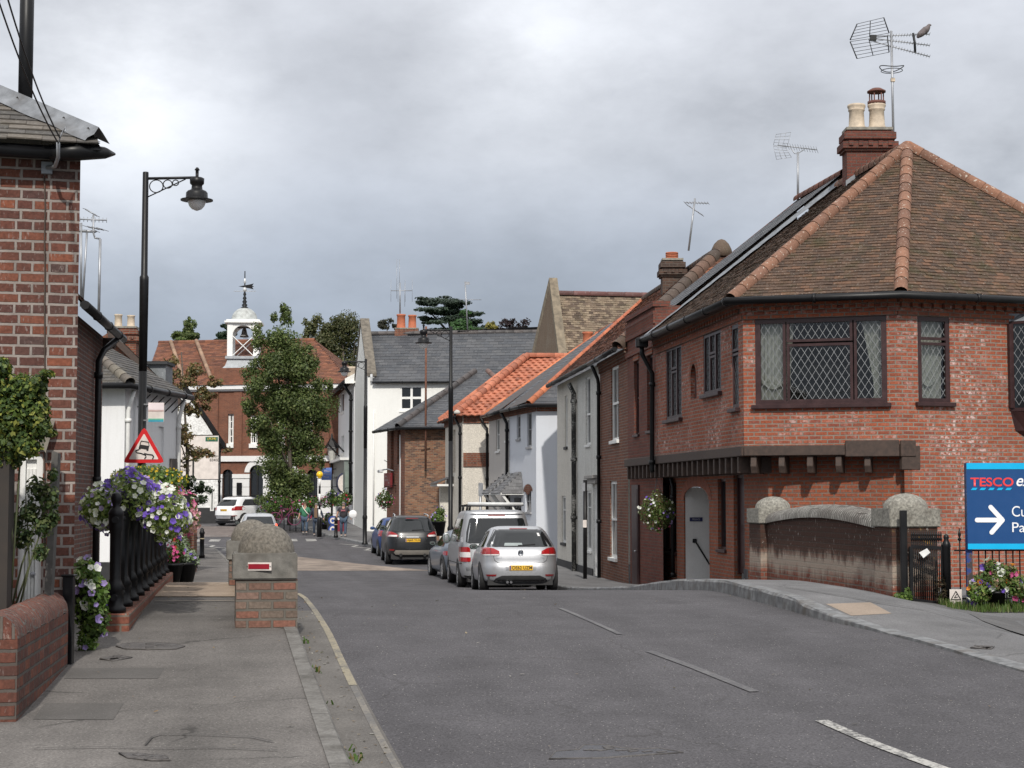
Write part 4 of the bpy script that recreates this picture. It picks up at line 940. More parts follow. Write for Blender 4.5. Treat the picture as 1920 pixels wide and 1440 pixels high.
gutter(Dt, [md + Vector((-.05, 0, -.02)), ec0 + Vector((-.05, 0, -.02))], .07, plain('grubby_gutter', (.03, .03, .028), .7, var=.5)); gutter(D2t, [ed0 + Vector((-.05, 0, -.02)), md + Vector((-.05, 0, -.02))], .07, plain('grubby_gutter', (.03, .03, .028), .7))
# ================================================================ pale blue and taupe cottages
E0b, Em, E1b = (-.92, 68.5), (-.10, 64.0), (.85, 60.0)
ze = 4.9
Eb = thing('blue_cottage', 'pale blue rendered cottage with hipped slate roof and slate porch', 'house', (2.5, 61.5, -.8))
WE1 = Wall(Em, E1b); WEs = Wall(E1b, (6.5, 59.4)); WE2 = Wall(E0b, Em)
e1, e2 = WE1.rect(988, 773, 997, 838), WE1.rect(969, 778, 976, 823); e3 = WE1.rect(985, 921, 996, 960)
mb = MB(); wall_faces(mb, WE1, -1.6, ze, [e1, e2, e3], .12); wall_faces(mb, WEs, -1.6, ze); mb.build('wall', BLU, Eb)
for r in (e1, e2, e3): window(Eb, WE1, r, .1, plain('grey_window_frame', (.30, .30, .31), .6), bars_h=(.5,), bars_v=(.5,), fw=.07, sill=.08)
mb = MB(); box_on(mb, WE1, 0, ze - .24, WE1.L, ze, .002, .05); box_on(mb, WEs, .01, ze - .24, WEs.L, ze, .002, .05); mb.build('brick_eaves', BR_H, Eb)
mb = MB(); um = (e3[0] + e3[2]) / 2; hw = (e3[2] - e3[0]) / 2 + .1
for i in range(9):
    q0, q1 = math.pi * i / 9, math.pi * (i + .92) / 9; mb.poly([WE1.pt(um - (hw + k_) * math.cos(q), e3[3] + (.12 + k_) * math.sin(q), .012) for q, k_ in ((q0, -.25), (q1, -.25), (q1, .14), (q0, .14))])
mb.build('window_arch', BR_H, Eb)
Et = thing('taupe_cottage', 'taupe rendered cottage with white windows between the pale blue and cream cottages', 'house', (1, 66, -.8))
t1, t2 = WE2.rect(930, 784, 937, 846), WE2.rect(948, 784, 954, 826); t3 = WE2.rect(926, 905, 934, 950)
mb = MB(); wall_faces(mb, WE2, -1.6, ze, [t1, t2], .12); wall_faces(mb, Wall((6, 69), E0b), -1.6, ze); mb.build('wall', GRY, Et)
for r in (t1, t2): window(Et, WE2, r, .1, CHALK, bars_h=(.5,), bars_v=(.5,), fw=.07, sill=.08)
mb = MB(); box_on(mb, WE2, 0, ze - .22, WE2.L, ze, .002, .05); mb.build('brick_eaves', BR_H, Et)
oe = .28
f0, fm1, f1 = Vector((*offs(WE2, E0b, oe), ze)), Vector((*offs(WE2, Em, oe), ze)), Vector((E1b[0] - .28, E1b[1] - .25, ze))
g0, gm, g1 = Vector((3.6, 68.9, 8.3)), Vector((3.95, 66, 8.3)), Vector((4.2, 63.6, 8.3))
roof_tiles(Eb, [(fm1, f1, g1, gm), (f1, Vector((7.5, 59.1, ze)), g1), (Vector((7.5, 59.1, ze)), Vector((8, 66, ze)), gm, g1)], .22, .30, .008, PAL_SL, TL_SL, .1, 'slate_roof', seed=8)
roof_tiles(Et, [(f0, fm1, gm, g0), (Vector((8, 66, ze)), Vector((7.5, 69, ze)), g0, gm)], .22, .30, .008, PAL_SL, TL_SL, .1, 'slate_roof', seed=9)
PAL_OR = [(.44, .15, .075), (.38, .13, .07), (.5, .17, .085)]
ridge(Eb, f1 + Vector((0, 0, .06)), g1 + Vector((0, 0, .06)), .12, PAL_OR, TL_RED, .4, 'hip_tiles'); ridge(Et, f0 + Vector((0, .05, .05)), g0 + Vector((0, .05, .05)), .10, PAL_OR, TL_RED, .4, 'verge_tiles')
ridge(Eb, g1 + Vector((0, 0, .06)), gm + Vector((0, 0, .06)), .12, PAL_OR, TL_RED, .4); ridge(Et, gm + Vector((0, 0, .06)), g0 + Vector((0, 0, .06)), .12, PAL_OR, TL_RED, .4)
gutter(Eb, [fm1 + Vector((-.04, 0, -.04)), f1 + Vector((-.04, -.03, -.04)), Vector((7.5, 59.06, ze - .04))], .065); gutter(Et, [f0 + Vector((-.04, 0, -.04)), fm1 + Vector((-.04, 0, -.04))], .065)
downpipe(Et, [WE2.pt(WE2.L - .05, ze - .1, .3), WE2.pt(WE2.L - .02, ze - .5, .09), WE2.pt(WE2.L - .02, 1.6, .09)], .06)
for nm, W, u, par in (('porch', WE1, .55, Eb), ('porch', WE2, WE2.L - 1.15, Et)):
    mb = MB(); z_ = WE1.px(940, 924)[1]; a, b = u, u + 1.7; dpt = .85
    cs = [W.pt(a, z_, dpt), W.pt(b, z_, dpt), W.pt(b, z_, .01), W.pt(a, z_, .01)]; tp = [W.pt(a + .1, z_ + .75, .02), W.pt(b - .1, z_ + .75, .02)]; tq = [W.pt(a + .45, z_ + .75, .02), W.pt(b - .35, z_ + .75, .02)]
    f = mb.box(W.pt((a + b) / 2, z_ - .04, dpt / 2), (b - a, dpt, .08), ax=(W.D, W.NN, (0, 0, 1))).build('porch_frame', CHALK, par)
    roof_tiles(f, [(cs[0], cs[1], tq[1], tq[0]), (cs[3], cs[0], tq[0]), (cs[1], cs[2], tq[1])], .14, .2, .01, [(.13, .13, .135), (.10, .10, .105)], TL_SL, .12, 'porch_roof')
    for uu in (a + .1, b - .1): br = MB(); br.bar(W.pt(uu, z_ - .08, dpt - .08), W.pt(uu, z_ - 1.0, .04), .08, .08, up=W.NN); br.build('porch_bracket', CHALK, f)
    mb = MB(); box_on(mb, W, a + .4, -.9, b - .4, z_ - .2, .003, .04); mb.build('door', plain('dark_door', (.03, .03, .035), .5), par)
# ================================================================ cream roughcast house with the orange pantile roof
Fh = thing('pantile_house', 'cream roughcast house with a bright orange pantile roof', 'house', (.5, 73, -.8))
F0, F1, F2 = (-2.97, 76.0), (-2.03, 70.0), (-.80, 69.75); WF1, WF2 = Wall(F0, F1), Wall(F1, F2); zf = 5.0
fa1 = WF1.rect(848, 806, 854, 886); mb = MB(); wall_faces(mb, WF1, -1.5, zf, [(fa1[0], fa1[1], fa1[2], fa1[3])], .14); wall_faces(mb, WF2, -1.5, zf); wall_faces(mb, Wall(F2, (-.7, 72)), -1.5, zf)
wall_faces(mb, Wall((-.80, 76.4), F0), -1.5, zf); mb.build('wall', CRM, Fh)
mb = MB(); box_on(mb, WF1, *fa1, -.14, -.13); mb.build('blind_window', CRM, Fh)
mb = MB(); box_on(mb, WF2, .05, zf - .32, WF2.L, zf, .003, .06); box_on(mb, WF1, 0, zf - .28, WF1.L - .02, zf, .003, .06); mb.build('brick_eaves', BR_H, Fh)
br = WF2.rect(866, 849, 918, 875); mb = MB(); box_on(mb, WF2, .04, br[1], WF2.L, br[3], .003, .05); mb.build('brick_band', BR_H, Fh)
oe = .25; k0, k1, k2 = Vector((F0[0] - .28, F0[1], zf)), Vector((F1[0] - .27, F1[1] - .25, zf)), Vector((3.5, 68.9, zf))
ap1, ap2 = Vector((.68, 75.2, 7.85)), Vector((4.3, 75.4, 7.85))
roof_tiles(Fh, [(k1, k2, ap2, ap1), (k0, k1, ap1), (k0 + (ap2 - ap1), k0, ap1, ap2)], .30, .30, .03, PAL_PAN, TL_PAN, .14, 'pantile_roof', seed=12, wave=.045, under=(.36, .10, .05))
ridge(Fh, k1 + Vector((0, 0, .10)), ap1 + Vector((0, 0, .10)), .15, PAL_PAN, TL_PAN, .42, 'hip_tiles'); ridge(Fh, ap1 + Vector((0, 0, .08)), ap2 + Vector((0, 0, .08)), .13, PAL_PAN, TL_PAN, .42)
ridge(Fh, k0 + Vector((0, 0, .10)), ap1 + Vector((-.1, .2, .10)), .14, PAL_PAN, TL_PAN, .42, 'hip_tiles')
mb = MB(); mb.lathe([(.14, 0), (.13, .1), (.05, .16)], k1 + Vector((.05, .02, .05)), 8); mb.build('mortar_end', plain('pale_mortar', (.5, .48, .44), .9), Fh)
gutter(Fh, [k0 + Vector((-.03, 0, -.04)), k1 + Vector((-.03, 0, -.04))], .06); downpipe(Fh, [WF1.pt(WF1.L - .12, zf - .1, .3), WF1.pt(WF1.L - .12, zf - .5, .09), WF1.pt(WF1.L - .12, -.8, .09)], .055)
q = WF2.px(916, 900)[0]; downpipe(Fh, [WF2.pt(q - .32, zf - .02, .15), WF2.pt(q - .22, zf - .3, .12), WF2.pt(q - .04, zf - .55, .10), WF2.pt(q - .04, -.9, .10)], .05)
mb = MB(); z_ = WF1.px(838, 908)[1]; roof_tiles(Fh, [(WF1.pt(.5, z_, .8), WF1.pt(3.2, z_, .8), WF1.pt(3.2, z_ + .3, .02), WF1.pt(.5, z_ + .3, .02))], .15, .2, .01, [(.10, .10, .105)], TL_SL, .1, 'porch_roof')
mb = MB(); box_on(mb, WF1, .5, z_ - .1, 3.2, z_ - .01, .01, .72); mb.build('porch_soffit', CHALK, Fh)
door(Fh, WF1, (.9, -.55, 1.9, 1.6), CHALK, dep=-.06); mb = MB(); box_on(mb, WF1, 2.1, -1, 2.4, z_ - .1, .003, .5); mb.build('porch_pier', PEB2, Fh)
# ================================================================ mixed brick house with the dark hipped roof
Gh = thing('stock_brick_house', 'multicoloured brick house with dark hipped roof beside the tall white house', 'house', (-3.5, 83, -.6))
G0_, G1_, G2_ = (-6.17, 84.3), (-5.02, 80.0), (-1.6, 79.2); WG1, WG2 = Wall(G0_, G1_), Wall(G1_, G2_); zg = 4.9
mb = MB(); ga, gb = WG1.rect(733, 806, 739, 905), WG1.rect(745, 806, 751, 870); wall_faces(mb, WG1, -1.3, zg, [ga, gb], .14); mb.build('side_wall', BR_H, Gh)
mb = MB(); wall_faces(mb, WG2, -1.3, zg); mb.build('wall', BR_G, Gh)
for r in (ga, gb): mb = MB(); box_on(mb, WG1, *r, -.14, -.12); mb.build('blind_recess', BR_H, Gh)
mb = MB(); q = WG1.px(750, 850)[0]; box_on(mb, WG1, q, .6, q + .18, zg - .3, .003, .03); mb.build('white_strip', CHALK, Gh)
h0, h1, h2 = Vector((-6.85, 84.2, zg)), Vector((-5.35, 79.5, zg)), Vector((-1.0, 78.6, zg)); a1, a2 = Vector((-1.85, 84.3, 7.85)), Vector((-1.2, 84.3, 7.85))
roof_tiles(Gh, [(h0, h1, a1), (h1, h2 + Vector((2.6, -.5, 0)), a2, a1), (h2 + Vector((2.6, -.5, 0)), Vector((2, 86, zg)), a2)], .2, .3, .01, PAL_SL, TL_SL, .08, 'slate_roof', seed=14)
PAL_DK = [(.055, .05, .05), (.07, .06, .058)]
ridge(Gh, h1 + Vector((0, 0, .08)), a1 + Vector((0, 0, .08)), .16, PAL_DK, TL_SL, .55, 'hip_tiles'); ridge(Gh, h2 + Vector((2.6, -.5, .08)), a2 + Vector((0, 0, .08)), .14, [(.16, .09, .07), (.10, .07, .06)], TL_SL, .5, 'hip_tiles')
gutter(Gh, [h0 + Vector((0, 0, -.05)), h1 + Vector((0, 0, -.05)), h2 + Vector((2.6, -.5, -.05))], .075)
mb = MB(); X_, Y_ = XA(798, 79.3), 79.35; mb.tube([(X_, Y_, hz(798, 880, Y_)), (X_, Y_, hz(798, 612, Y_))], .05, 8); mb.box((X_, Y_, hz(798, 828, Y_)), (.42, .06, .05)); mb.build('rusty_vent_pipe', plain('rust', (.14, .062, .04), .85, var=.4, vs=12), Gh)
# red wall sign with flood lamp above it
sg = thing('wall_sign', 'dark red shop sign box on the brick house corner', 'sign', (-5.6, 82, 2)); r = WG1.rect(723, 887, 741, 914)
mb = MB(); box_on(mb, WG1, .35, r[1], 2.0, r[3], .10, .22); s_ = mb.build('sign_panel', plain('maroon_sign', (.16, .018, .022), .4, var=.1), sg, bev=.02)
mb = MB(); box_on(mb, WG1, .9, r[1], .95, r[3], .003, .1); box_on(mb, WG1, 1.6, r[1], 1.65, r[3], .003, .1); mb.build('bracket', BLACK, sg)
for i, (u, z, w) in enumerate(((.6, .7, .55), (.6, .45, .9), (1.5, .25, .3))): text('sign_lettering', ('RESTAURANT', 'TAKE AWAY', 'OPEN')[i], plain('sign_cream', (.5, .48, .5), .6), WG1.pt(u, r[1] + (r[3] - r[1]) * z, .225), WG1.D, (0, 0, 1), w, .09, s_)
fl = thing('flood_lamp', 'small grey flood lamp over the dark red shop sign', 'lamp', (-5.7, 81.6, 3)); z_ = WG1.px(728, 884)[1]
mb = MB(); mb.tube([WG1.pt(1.9, z_, .02), WG1.pt(1.5, z_ + .1, .25), WG1.pt(1.0, z_ + .05, .45)], .03, 6); mb.build('arm', GREYM, fl); mb = MB(); mb.box(WG1.pt(.9, z_, .5), (.55, .2, .14), ax=(WG1.D, WG1.NN, (0, .2, 1))); mb.build('lamp_head', ALU, fl, bev=.03)
# ================================================================ tall white house
Hh = thing('tall_white_house', 'tall white rendered house with big slate roof and stone gable coping', 'house', (-4, 93, -.4))
H0, H1, zh = (-7.62, 90.0), (3.2, 88.6), 7.72; WH = Wall(H0, H1); hw_ = WH.rect(750, 723, 793, 769); HB = (-8.95, 97.0)
WHs = Wall(HB, H0)
mb = MB(); wall_faces(mb, WH, -.8, zh, [hw_], .08); wall_faces(mb, WHs, -.8, zh)
zrid = hz(705, 626, 94); mb.prism([WHs.pt(.02, zh, 0), WHs.pt(WHs.L, zh, 0), WHs.pt(WHs.L, zh + .35, 0), WHs.pt(WHs.L * .47, zrid + .55, 0), WHs.pt(.02, zh + .35, 0)], -WHs.NN * .35); mb.build('wall', WT, Hh)
mb = MB()
ca, cb, cc = WHs.pt(WHs.L + .06, zh + .30, .05), WHs.pt(WHs.L * .47, zrid + .62, .05), WHs.pt(-.05, zh + .3, .05)
for a, b in ((ca, cb), (cc, cb)): mb.prism([a, b, b + Vector((0, 0, .22)), a + Vector((0, 0, .18))], -WHs.NN * .50)
mb.build('gable_coping', plain('lichen_coping', (.145, .128, .105), .95, var=.4, vs=5, dirt=.4), Hh)
window(Hh, WH, hw_, .07, WHITE, bars_v=(.5,), bars_h=(.5,), fw=.10, sill=.12, bw=.12)
sA, sB = Vector((*offs(WH, WH.pt(.30, 0)[:2], .22), zh)), Vector((*offs(WH, H1, .22), zh)); rA = Vector((-7.85, 94.0, zrid)); rB = rA + (sB - sA) * .93
roof_tiles(Hh, [(sA, sB, rB + Vector((1.2, 0, 0)), rA), (Vector((3, 98, zh)), Vector((-8.6, 98, zh)), rA, rB)], .30, .5, .012, PAL_SL, TL_SL, .12, 'slate_roof', seed=15)
ridge(Hh, rA + Vector((0, 0, .05)), rB + Vector((1.2, 0, .05)), .14, PAL_DK, TL_SL, .5)
gutter(Hh, [sA + Vector((0, -.03, -.05)), sB + Vector((0, -.03, -.05))], .06)
mb = MB(); mb.prism([sA + Vector((0, 0, .03)), rA + Vector((-.0, 0, .03)), rA + Vector((-.0, 0, .30)), sA + Vector((0, 0, .26))], Vector((-.12, 0, 0))); mb.build('lead_flashing', plain('pale_lead', (.42, .43, .44), .6, var=.2), Hh)
chimney(Hh, (XA(762, 94), 94), 1.3, .7, zrid - .6, zrid + .22, BR_H, 0, [(-.32, 0, .80, .25, TERRA, 'plain'), (.30, 0, .76, .23, TERRA, 'plain')], corbel=False)
mb = MB(); mb.tube([WH.pt(.9, 3.6, .015), WH.pt(1.6, 3.2, .02), WH.pt(2.2, 3.15, .015), WH.pt(3.2, 2.9, .015)], .012, 4); mb.tube([WH.pt(1.5, 3.25, .02), WH.pt(1.55, 2.4, .02), WH.pt(.8, 2.1, .02)], .012, 4); mb.build('wall_cable', DKMET, Hh)
mb = MB(); mb.bar(WH.pt(3.9, 2.7, .02), WH.pt(3.45, 3.25, .5), .05); mb.build('flagpole_holder', BLACK, Hh)
mb = MB(); mb.tube([WH.pt(.35, .2, .06), WH.pt(.35, 6.2, .06)], .045, 6); mb.build('white_pipe', CHALK, Hh)
# lower white part facing the street
H2 = thing('white_street_house', 'white painted brick house with small blank windows beyond the tall white house', 'house', (-10.5, 103, -.2))
WS = Wall((-11.5, 112.0), (-9.0, 97.05)); zs2 = 8.25
wr = [WS.rect(*q) for q in ((640, 738, 645, 772), (656, 732, 661.5, 768), (640, 817, 645, 850), (655, 814, 660, 848))]
mb = MB(); wall_faces(mb, WS, -.4, zs2, wr, .25); wall_faces(mb, Wall((-9.0, 97.05), (-8.93, 97.0)), -.4, zs2); wall_faces(mb, Wall((-3, 112), (-11.5, 112)), -.4, zs2); mb.build('wall', WTK, H2)
for r in wr: window(H2, WS, r, .24, CHALK, fw=.08, sill=.14, glass=plain('blind_pane', (.55, .56, .57), .5))
i0, i1 = Vector((*offs(WS, (-11.5, 112), .5), zs2)), Vector((*offs(WS, (-9.0, 97.0), .5), zs2))
roof_tiles(H2, [(i0, i1, i1 + Vector((3, .6, 1.7)), i0 + Vector((3, .6, 1.7)))], .3, .5, .012, PAL_SL, TL_SL, .1, 'slate_roof'); mb = MB(); mb.prism([i1 + Vector((0, -.05, -.15)), i1 + Vector((.5, 0, -.15)), i1 + Vector((3, .6, 1.5)), i1 + Vector((3, .6, 1.78)), i1 + Vector((0, -.05, .12))], (0, -.12, 0)); mb.build('verge', WT, H2)
gutter(H2, [i0 + Vector((-.05, 0, -.05)), i1 + Vector((-.05, 0, -.05))], .11); q = WS.px(668, 800)[0]
downpipe(H2, [WS.pt(WS.L - .9, zs2 - .1, .5), WS.pt(WS.L - .6, zs2 - .4, .4), WS.pt(WS.L - .5, zs2 - .8, .14), WS.pt(WS.L - .5, 1.2, .14)], .09)
chimney(H2, (XA(668, 108), 108), 1.6, .9, 6.5, hz(662, 728, 108), BR_C, 0, [(-.3, 0, 1.3, .32, BUFFPOT, 'plain')])
for (q, z) in ((3.2, 842), (7.4, 836)): mb = MB(); zz = WS.px(650, z)[1]; mb.bar(WS.pt(q, zz - .3, .03), WS.pt(q + .3, zz + .5, .8), .08); mb.build('flagpole_holder', BLACK, H2)
# shopfront of the white street house
z_ = WS.px(645, 893)[1]; mb = MB(); box_on(mb, WS, .6, z_, WS.L - 3.5, z_ + .9, .02, .30); mb.build('fascia', plain('grey_green_fascia', (.17, .20, .185), .5), H2)
mb = MB(); box_on(mb, WS, 1.0, .9, WS.L - 4, z_ - .15, .01, .04); mb.build('shop_window', GLASS, H2)
mb = MB(); box_on(mb, WS, .6, z_ + .9, WS.L - 3.4, z_ + 1.05, .02, .55); mb.build('cornice', CHALK, H2)
mb = MB(); mb.prism([WS.pt(WS.L - 2.6, 1.6, .02), WS.pt(WS.L - 1.0, 1.9, .02), WS.pt(WS.L - 1.0, 3.1, .02), WS.pt(WS.L - 2.6, 3.1, .02)], WS.NN * .4); mb.build('shop_blind', plain('sage_blind', (.20, .25, .22), .6), H2)
rs = thing('round_sign', 'round white hanging sign with dark blue rim on the white street house', 'sign', (-11, 104, 3)); Yq = 101; c = P(645, 906, Yq)
fv = Vector((.25, -1, 0)).normalized(); sv = Vector((1, .25, 0)).normalized()
mb = MB(); mb.grid([[c + (sv * math.cos(t) + Vector((0, 0, 1)) * math.sin(t) * 1.35) * rr_ + fv * o for t in [2 * math.pi * j / 20 for j in range(20)]] for rr_, o in ((.02, .08), (.46, .08), (.46, -.08), (.02, -.08))], cu=True); mb.build('rim', plain('navy_rim', (.02, .025, .06), .5), rs)
mb = MB(); mb.poly([c + (sv * math.cos(t) + Vector((0, 0, 1)) * math.sin(t) * 1.35) * .38 + fv * .10 for t in [2 * math.pi * j / 20 for j in range(20)]]); dsc = mb.build('sign_face', plain('sign_white', (.68, .62, .58), .5), rs)
text('sign_lettering', 'L', plain('sign_grey', (.3, .32, .4), .6), c + fv * .105 + Vector((-.10, 0, -.18)), sv, (0, 0, 1), .2, .36, dsc)
mb = MB(); mb.tube([c + Vector((.1, .05, .5)), c + Vector((.7, .3, .62))], .03, 5); mb.build('bracket', BLACK, rs)
# ================================================================ stone-tiled hall behind
Ih = thing('stone_hall', 'old hall with steep stone-tiled roof and tall stone gable coping behind the orange roof', 'building', (4, 88, -.2))
ax_, fr, bk = Vector((XA(1030, 85), 85, hz(1030, 543, 85))), Vector((XA(1064, 80.5), 80.5, 4.5)), Vector((XA(962, 90), 90, 4.5))
RD = Vector((1, .18, 0)).normalized(); mb = MB(); mb.prism([bk, fr, ax_], RD * .3); mb.poly([fr - Vector((0, 0, 6)), fr, bk, bk - Vector((0, 0, 6))]); mb.build('gable_wall', stucco('hall_stone', (.175, .13, .095), grain=.8, gs=16, dirt=.3, streak=.3), Ih)
zr_ = ax_ + RD * .35; L_ = 11.5; low = Vector((0, 0, -.25))
roof_tiles(Ih, [(fr + RD * .3, fr + RD * L_, zr_ + low + RD * L_, zr_ + low), (bk + RD * L_, bk + RD * .3, zr_ + low, zr_ + low + RD * L_)], .14, .22, .022, PAL_STN, TL_STN, .2, 'stone_tile_roof', seed=17, ragged=.1)
ridge(Ih, zr_ + Vector((0, 0, -.18)), zr_ + Vector((0, 0, -.18)) + RD * L_, .16, [(.10, .045, .04), (.12, .05, .045)], TL_SL, .9, drop=.1)
mb = MB(); 
for a in (fr, bk): mb.prism([a + Vector((0, 0, .05)), ax_ + Vector((0, 0, .05)), ax_ + Vector((0, 0, .6)), a + Vector((0, 0, .6))], RD * .42)
mb.build('gable_coping', plain('hall_coping', (.20, .165, .12), .95, var=.4, vs=4, dirt=.5), Ih)
cs_ = thing('chimney_stack', 'low brick chimney stack with three terracotta pots behind the slate roof', 'chimney', (4, 76, 5))
chimney(cs_, (XA(1124, 77), 77), 1.6, .6, 5.5, hz(1124, 658, 77), BR_H, 0, [(-.52, 0, .80, .24, TERRA, 'plain'), (.05, 0, .80, .24, TERRA, 'plain'), (.58, 0, .78, .24, TERRA, 'plain')], corbel=False)
# ================================================================ old brick house at the near end (river side) and its garden wall
J = thing('old_brick_house', 'old patchy red brick house with lead hip and black gutter close to the camera', 'house', (-5, 15, .2))
Jb = (-3.68, 14.4); Ja = (-6.9, 13.57); WJ = Wall(Ja, Jb); zj = 4.565; jd = WJ.rect(34, 850, 78, 1160)
mb = MB(); wall_faces(mb, WJ, -.3, zj, [(jd[0], -.2, jd[2], jd[3])], .12); wall_faces(mb, Wall(Jb, (-6.6, 18.6)), -.3, zj); mb.build('wall', BR_O, J)
door(J, WJ, (jd[0], .1, jd[2], jd[3]), CHALK, dep=.1, panels=((.06, .04, .30, .96), (.37, .04, .62, .96), (.69, .04, .94, .96)), fw=.05)
mb = MB(); q = WJ.rect(62, 790, 98, 850); mb.prism([WJ.pt(q[0], q[3], .01), WJ.pt(q[0], q[3] - .10, .01), WJ.pt(q[2] - .05, q[1], .01), WJ.pt(q[2] + .02, q[3], .01)], WJ.NN * .12); mb.build('stone_corbel', plain('limestone', (.20, .18, .15), .9, var=.25, dirt=.4), J)
ev = .26; c0 = Vector((Jb[0] + .22, Jb[1] - .20, 4.625)); cl_ = Vector((Ja[0], Ja[1] - .27, 4.625)); hd = Vector((-1.05, .95, .56)); hp = c0 + hd * 3
roof_tiles(J, [(cl_, c0, hp, hp + Vector((-2.5, -.6, 0))), (c0, c0 + Vector((-3.0, 4.4, 0)), hp)], .17, .28, .012, [(.10, .09, .08), (.13, .115, .10), (.085, .08, .075)], tiles('old_slate_lichen', .8, moss=.4, mossc=(.10, .085, .06), lich=.3), .18, 'slate_roof', seed=31)
mb = MB(); rows = []; hn = hd.normalized(); fs = Vector((-.7, -.75, -.42)).normalized()
for i in range(22):
    t = i / 21; q = c0 + Vector((-.02, .0, .05)) + hd * (3 * t); w = .02 * math.sin(i * 1.7)
    sl_ = (cl_ - c0).normalized(); fdn = (Vector((0, -1, -.59)) - hn * Vector((0, -1, -.59)).dot(hn)).normalized(); bdn = (Vector((1, .2, -.55)) - hn * Vector((1, .2, -.55)).dot(hn)).normalized()
    rows.append([q + fdn * (.13 + w * .5) + Vector((0, 0, .0)), q + fdn * .11 + Vector((0, 0, .02)), q + fdn * .045 + Vector((0, 0, .035)), q + Vector((0, 0, .085)), q + bdn * .045 + Vector((0, 0, .06)), q + bdn * .13])
mb.grid(rows); mb.build('lead_hip', plain('old_lead', (.19, .20, .215), .5, metal=.25, var=.35, vs=7, dirt=.5), J)
gutter(J, [cl_ + Vector((0, -.05, -.08)), c0 + Vector((-.40, -.04, -.09))], .06, name='gutter'); mb = MB(); mb.tube([c0 + Vector((-.42, -.03, -.09)), c0 + Vector((-.18, -.02, -.08)), c0 + Vector((.0, .15, -.055)), c0 + Vector((.045, .3, -.035))], [.07, .075, .05, .012], 8); mb.build('gutter', BLACK, J)
mb = MB(); mb.poly([cl_ + Vector((0, .02, -.06)), c0 + Vector((0, .02, -.06)), Vector((Jb[0], Jb[1] + .02, 4.535)), Vector((Ja[0], Ja[1] + .02, 4.535))]); mb.build('soffit', BLACK, J)
mb = MB(); X_ = XA(35, 15.9); mb.tube([(X_, 15.9, 4.8), (X_, 15.9, 7.2)], .066, 14); mb.build('flue_pipe', BLACK, J)
q = WJ.pt(WJ.px(88, 316)[0], WJ.px(88, 316)[1], .02); tp = P(109, 268, 13.9); pc = plain('grey_box', (.25, .27, .30), .5)
mb = MB(); mb.box(q, (.09, .05, .10), ax=(WJ.D, WJ.NN, (0, 0, 1))); mb.build('cable_box', pc, J)
mb = MB(); mb.tube([q + WJ.NN * .03, q + WJ.NN * .06 + Vector((.05, 0, .0)), P(103, 312, 14.1), P(109, 295, 14.0), tp], .016, 7); mb.tube([tp, P(116, 250, 13.9), P(123, 238, 13.9), P(122, 250, 13.88)], .006, 5); mb.build('cable_bracket', GREYM, J)
mb = MB(); pts = [WJ.pt(WJ.px(84, y)[0] + .006 * math.sin(y * .05), WJ.px(84, y)[1], .012) for y in range(330, 1060, 60)]; mb.tube(pts, .007, 5); mb.build('drop_cable', plain('brown_cable', (.06, .04, .03), .7), J)
for nm, (sx, sy), col_ in (('overhead_cable', (2, -45), 'thin black overhead cable running from the brick house bracket, upper of two'), ('overhead_cable', (-18, -45), 'thin black overhead cable kinking beside the black flue, lower of two')):
    a = P(112, 258, 13.9) if sx > 0 else tp; b = P(sx, sy, 11.0); mb = MB()
    mb.tube([a.lerp(b, t) + Vector((0, 0, -.35 * t * (1 - t))) for t in [i / 14 for i in range(15)]], .0065, 5); tag(mb.build(nm, plain('cable_black', (.02, .02, .022), .6), None), col_, 'cable', 'overhead cables to the brick house')
GW = thing('garden_wall', 'low red brick garden wall with rounded brick coping beside the pavement', 'wall', (-3.6, 13, 0))
L0, L1 = (-3.32, 11.55), (-3.68, 14.25); WL = Wall(L0, L1); WL = Wall(L0, L1); TH = .30
wl = Wall(L1, L0); nrm = Vector((-(L1[1] - L0[1]), (L1[0] - L0[0]))).normalized()  # towards the garden
back0, back1 = (L0[0] + nrm.x * TH, L0[1] + nrm.y * TH), (L1[0] + nrm.x * TH, L1[1] + nrm.y * TH)
mb = MB(); wall_faces(mb, Wall(L0, L1), -.1, .70); wall_faces(mb, Wall(back0, L0), -.1, .70); wall_faces(mb, Wall(back1, back0), -.1, .7); mb.build('wall', brick('garden_wall_brick', [(.12, .045, .032), (.16, .055, .036), (.09, .038, .03), (.19, .065, .038)], (.115, .10, .088), h=.0885, w=.24, ms=.013, dark=.55, squash=.7, spots=.35, bs=1.0), GW)
mb = MB(); rows = []; rr = random.Random(4); N_ = 36
a, b, c, d = [Vector((*p, .70)) for p in (L0, L1, back1, back0)]
for i in range(N_ + 1):
    t = i / N_; l, r_ = a.lerp(b, t), d.lerp(c, t); j = rr.uniform(-.008, .008); rows.append([l + (r_ - l) * (.5 - .5 * math.cos(q)) + Vector((0, 0, .165 * math.sin(q) + j)) for q in [math.pi * k / 8 for k in range(9)]])
mb.grid(rows); mb.poly(rows[0]); mb.build('coping', brick('coping_brick', [(.13, .05, .036), (.16, .058, .04), (.10, .042, .034)], (.14, .12, .105), w=.078, h=.5, ms=.012, dark=.3, lich=.3, spots=.4, bs=1), GW)
GP_ = tag(MB().box((XA(134, 14.35), 14.35, .42), (.085, .085, 1.14)).box((XA(134, 14.35), 14.35, .995), (.11, .11, .02)).build('timber_post', BLACK, None, bev=.006), 'square black post standing at the end of the low garden wall', 'post')
tag(MB().prism([P(82, 1128, 13.9), P(95, 1128, 13.9), P(109, 850, 14.1), P(97, 846, 14.1)], (0, .09, 0)).build('leaning_plank', plain('grey_timber', (.075, .07, .065), .85, var=.35, vs=12), None), 'grey weathered plank leaning against the old brick house', 'plank')
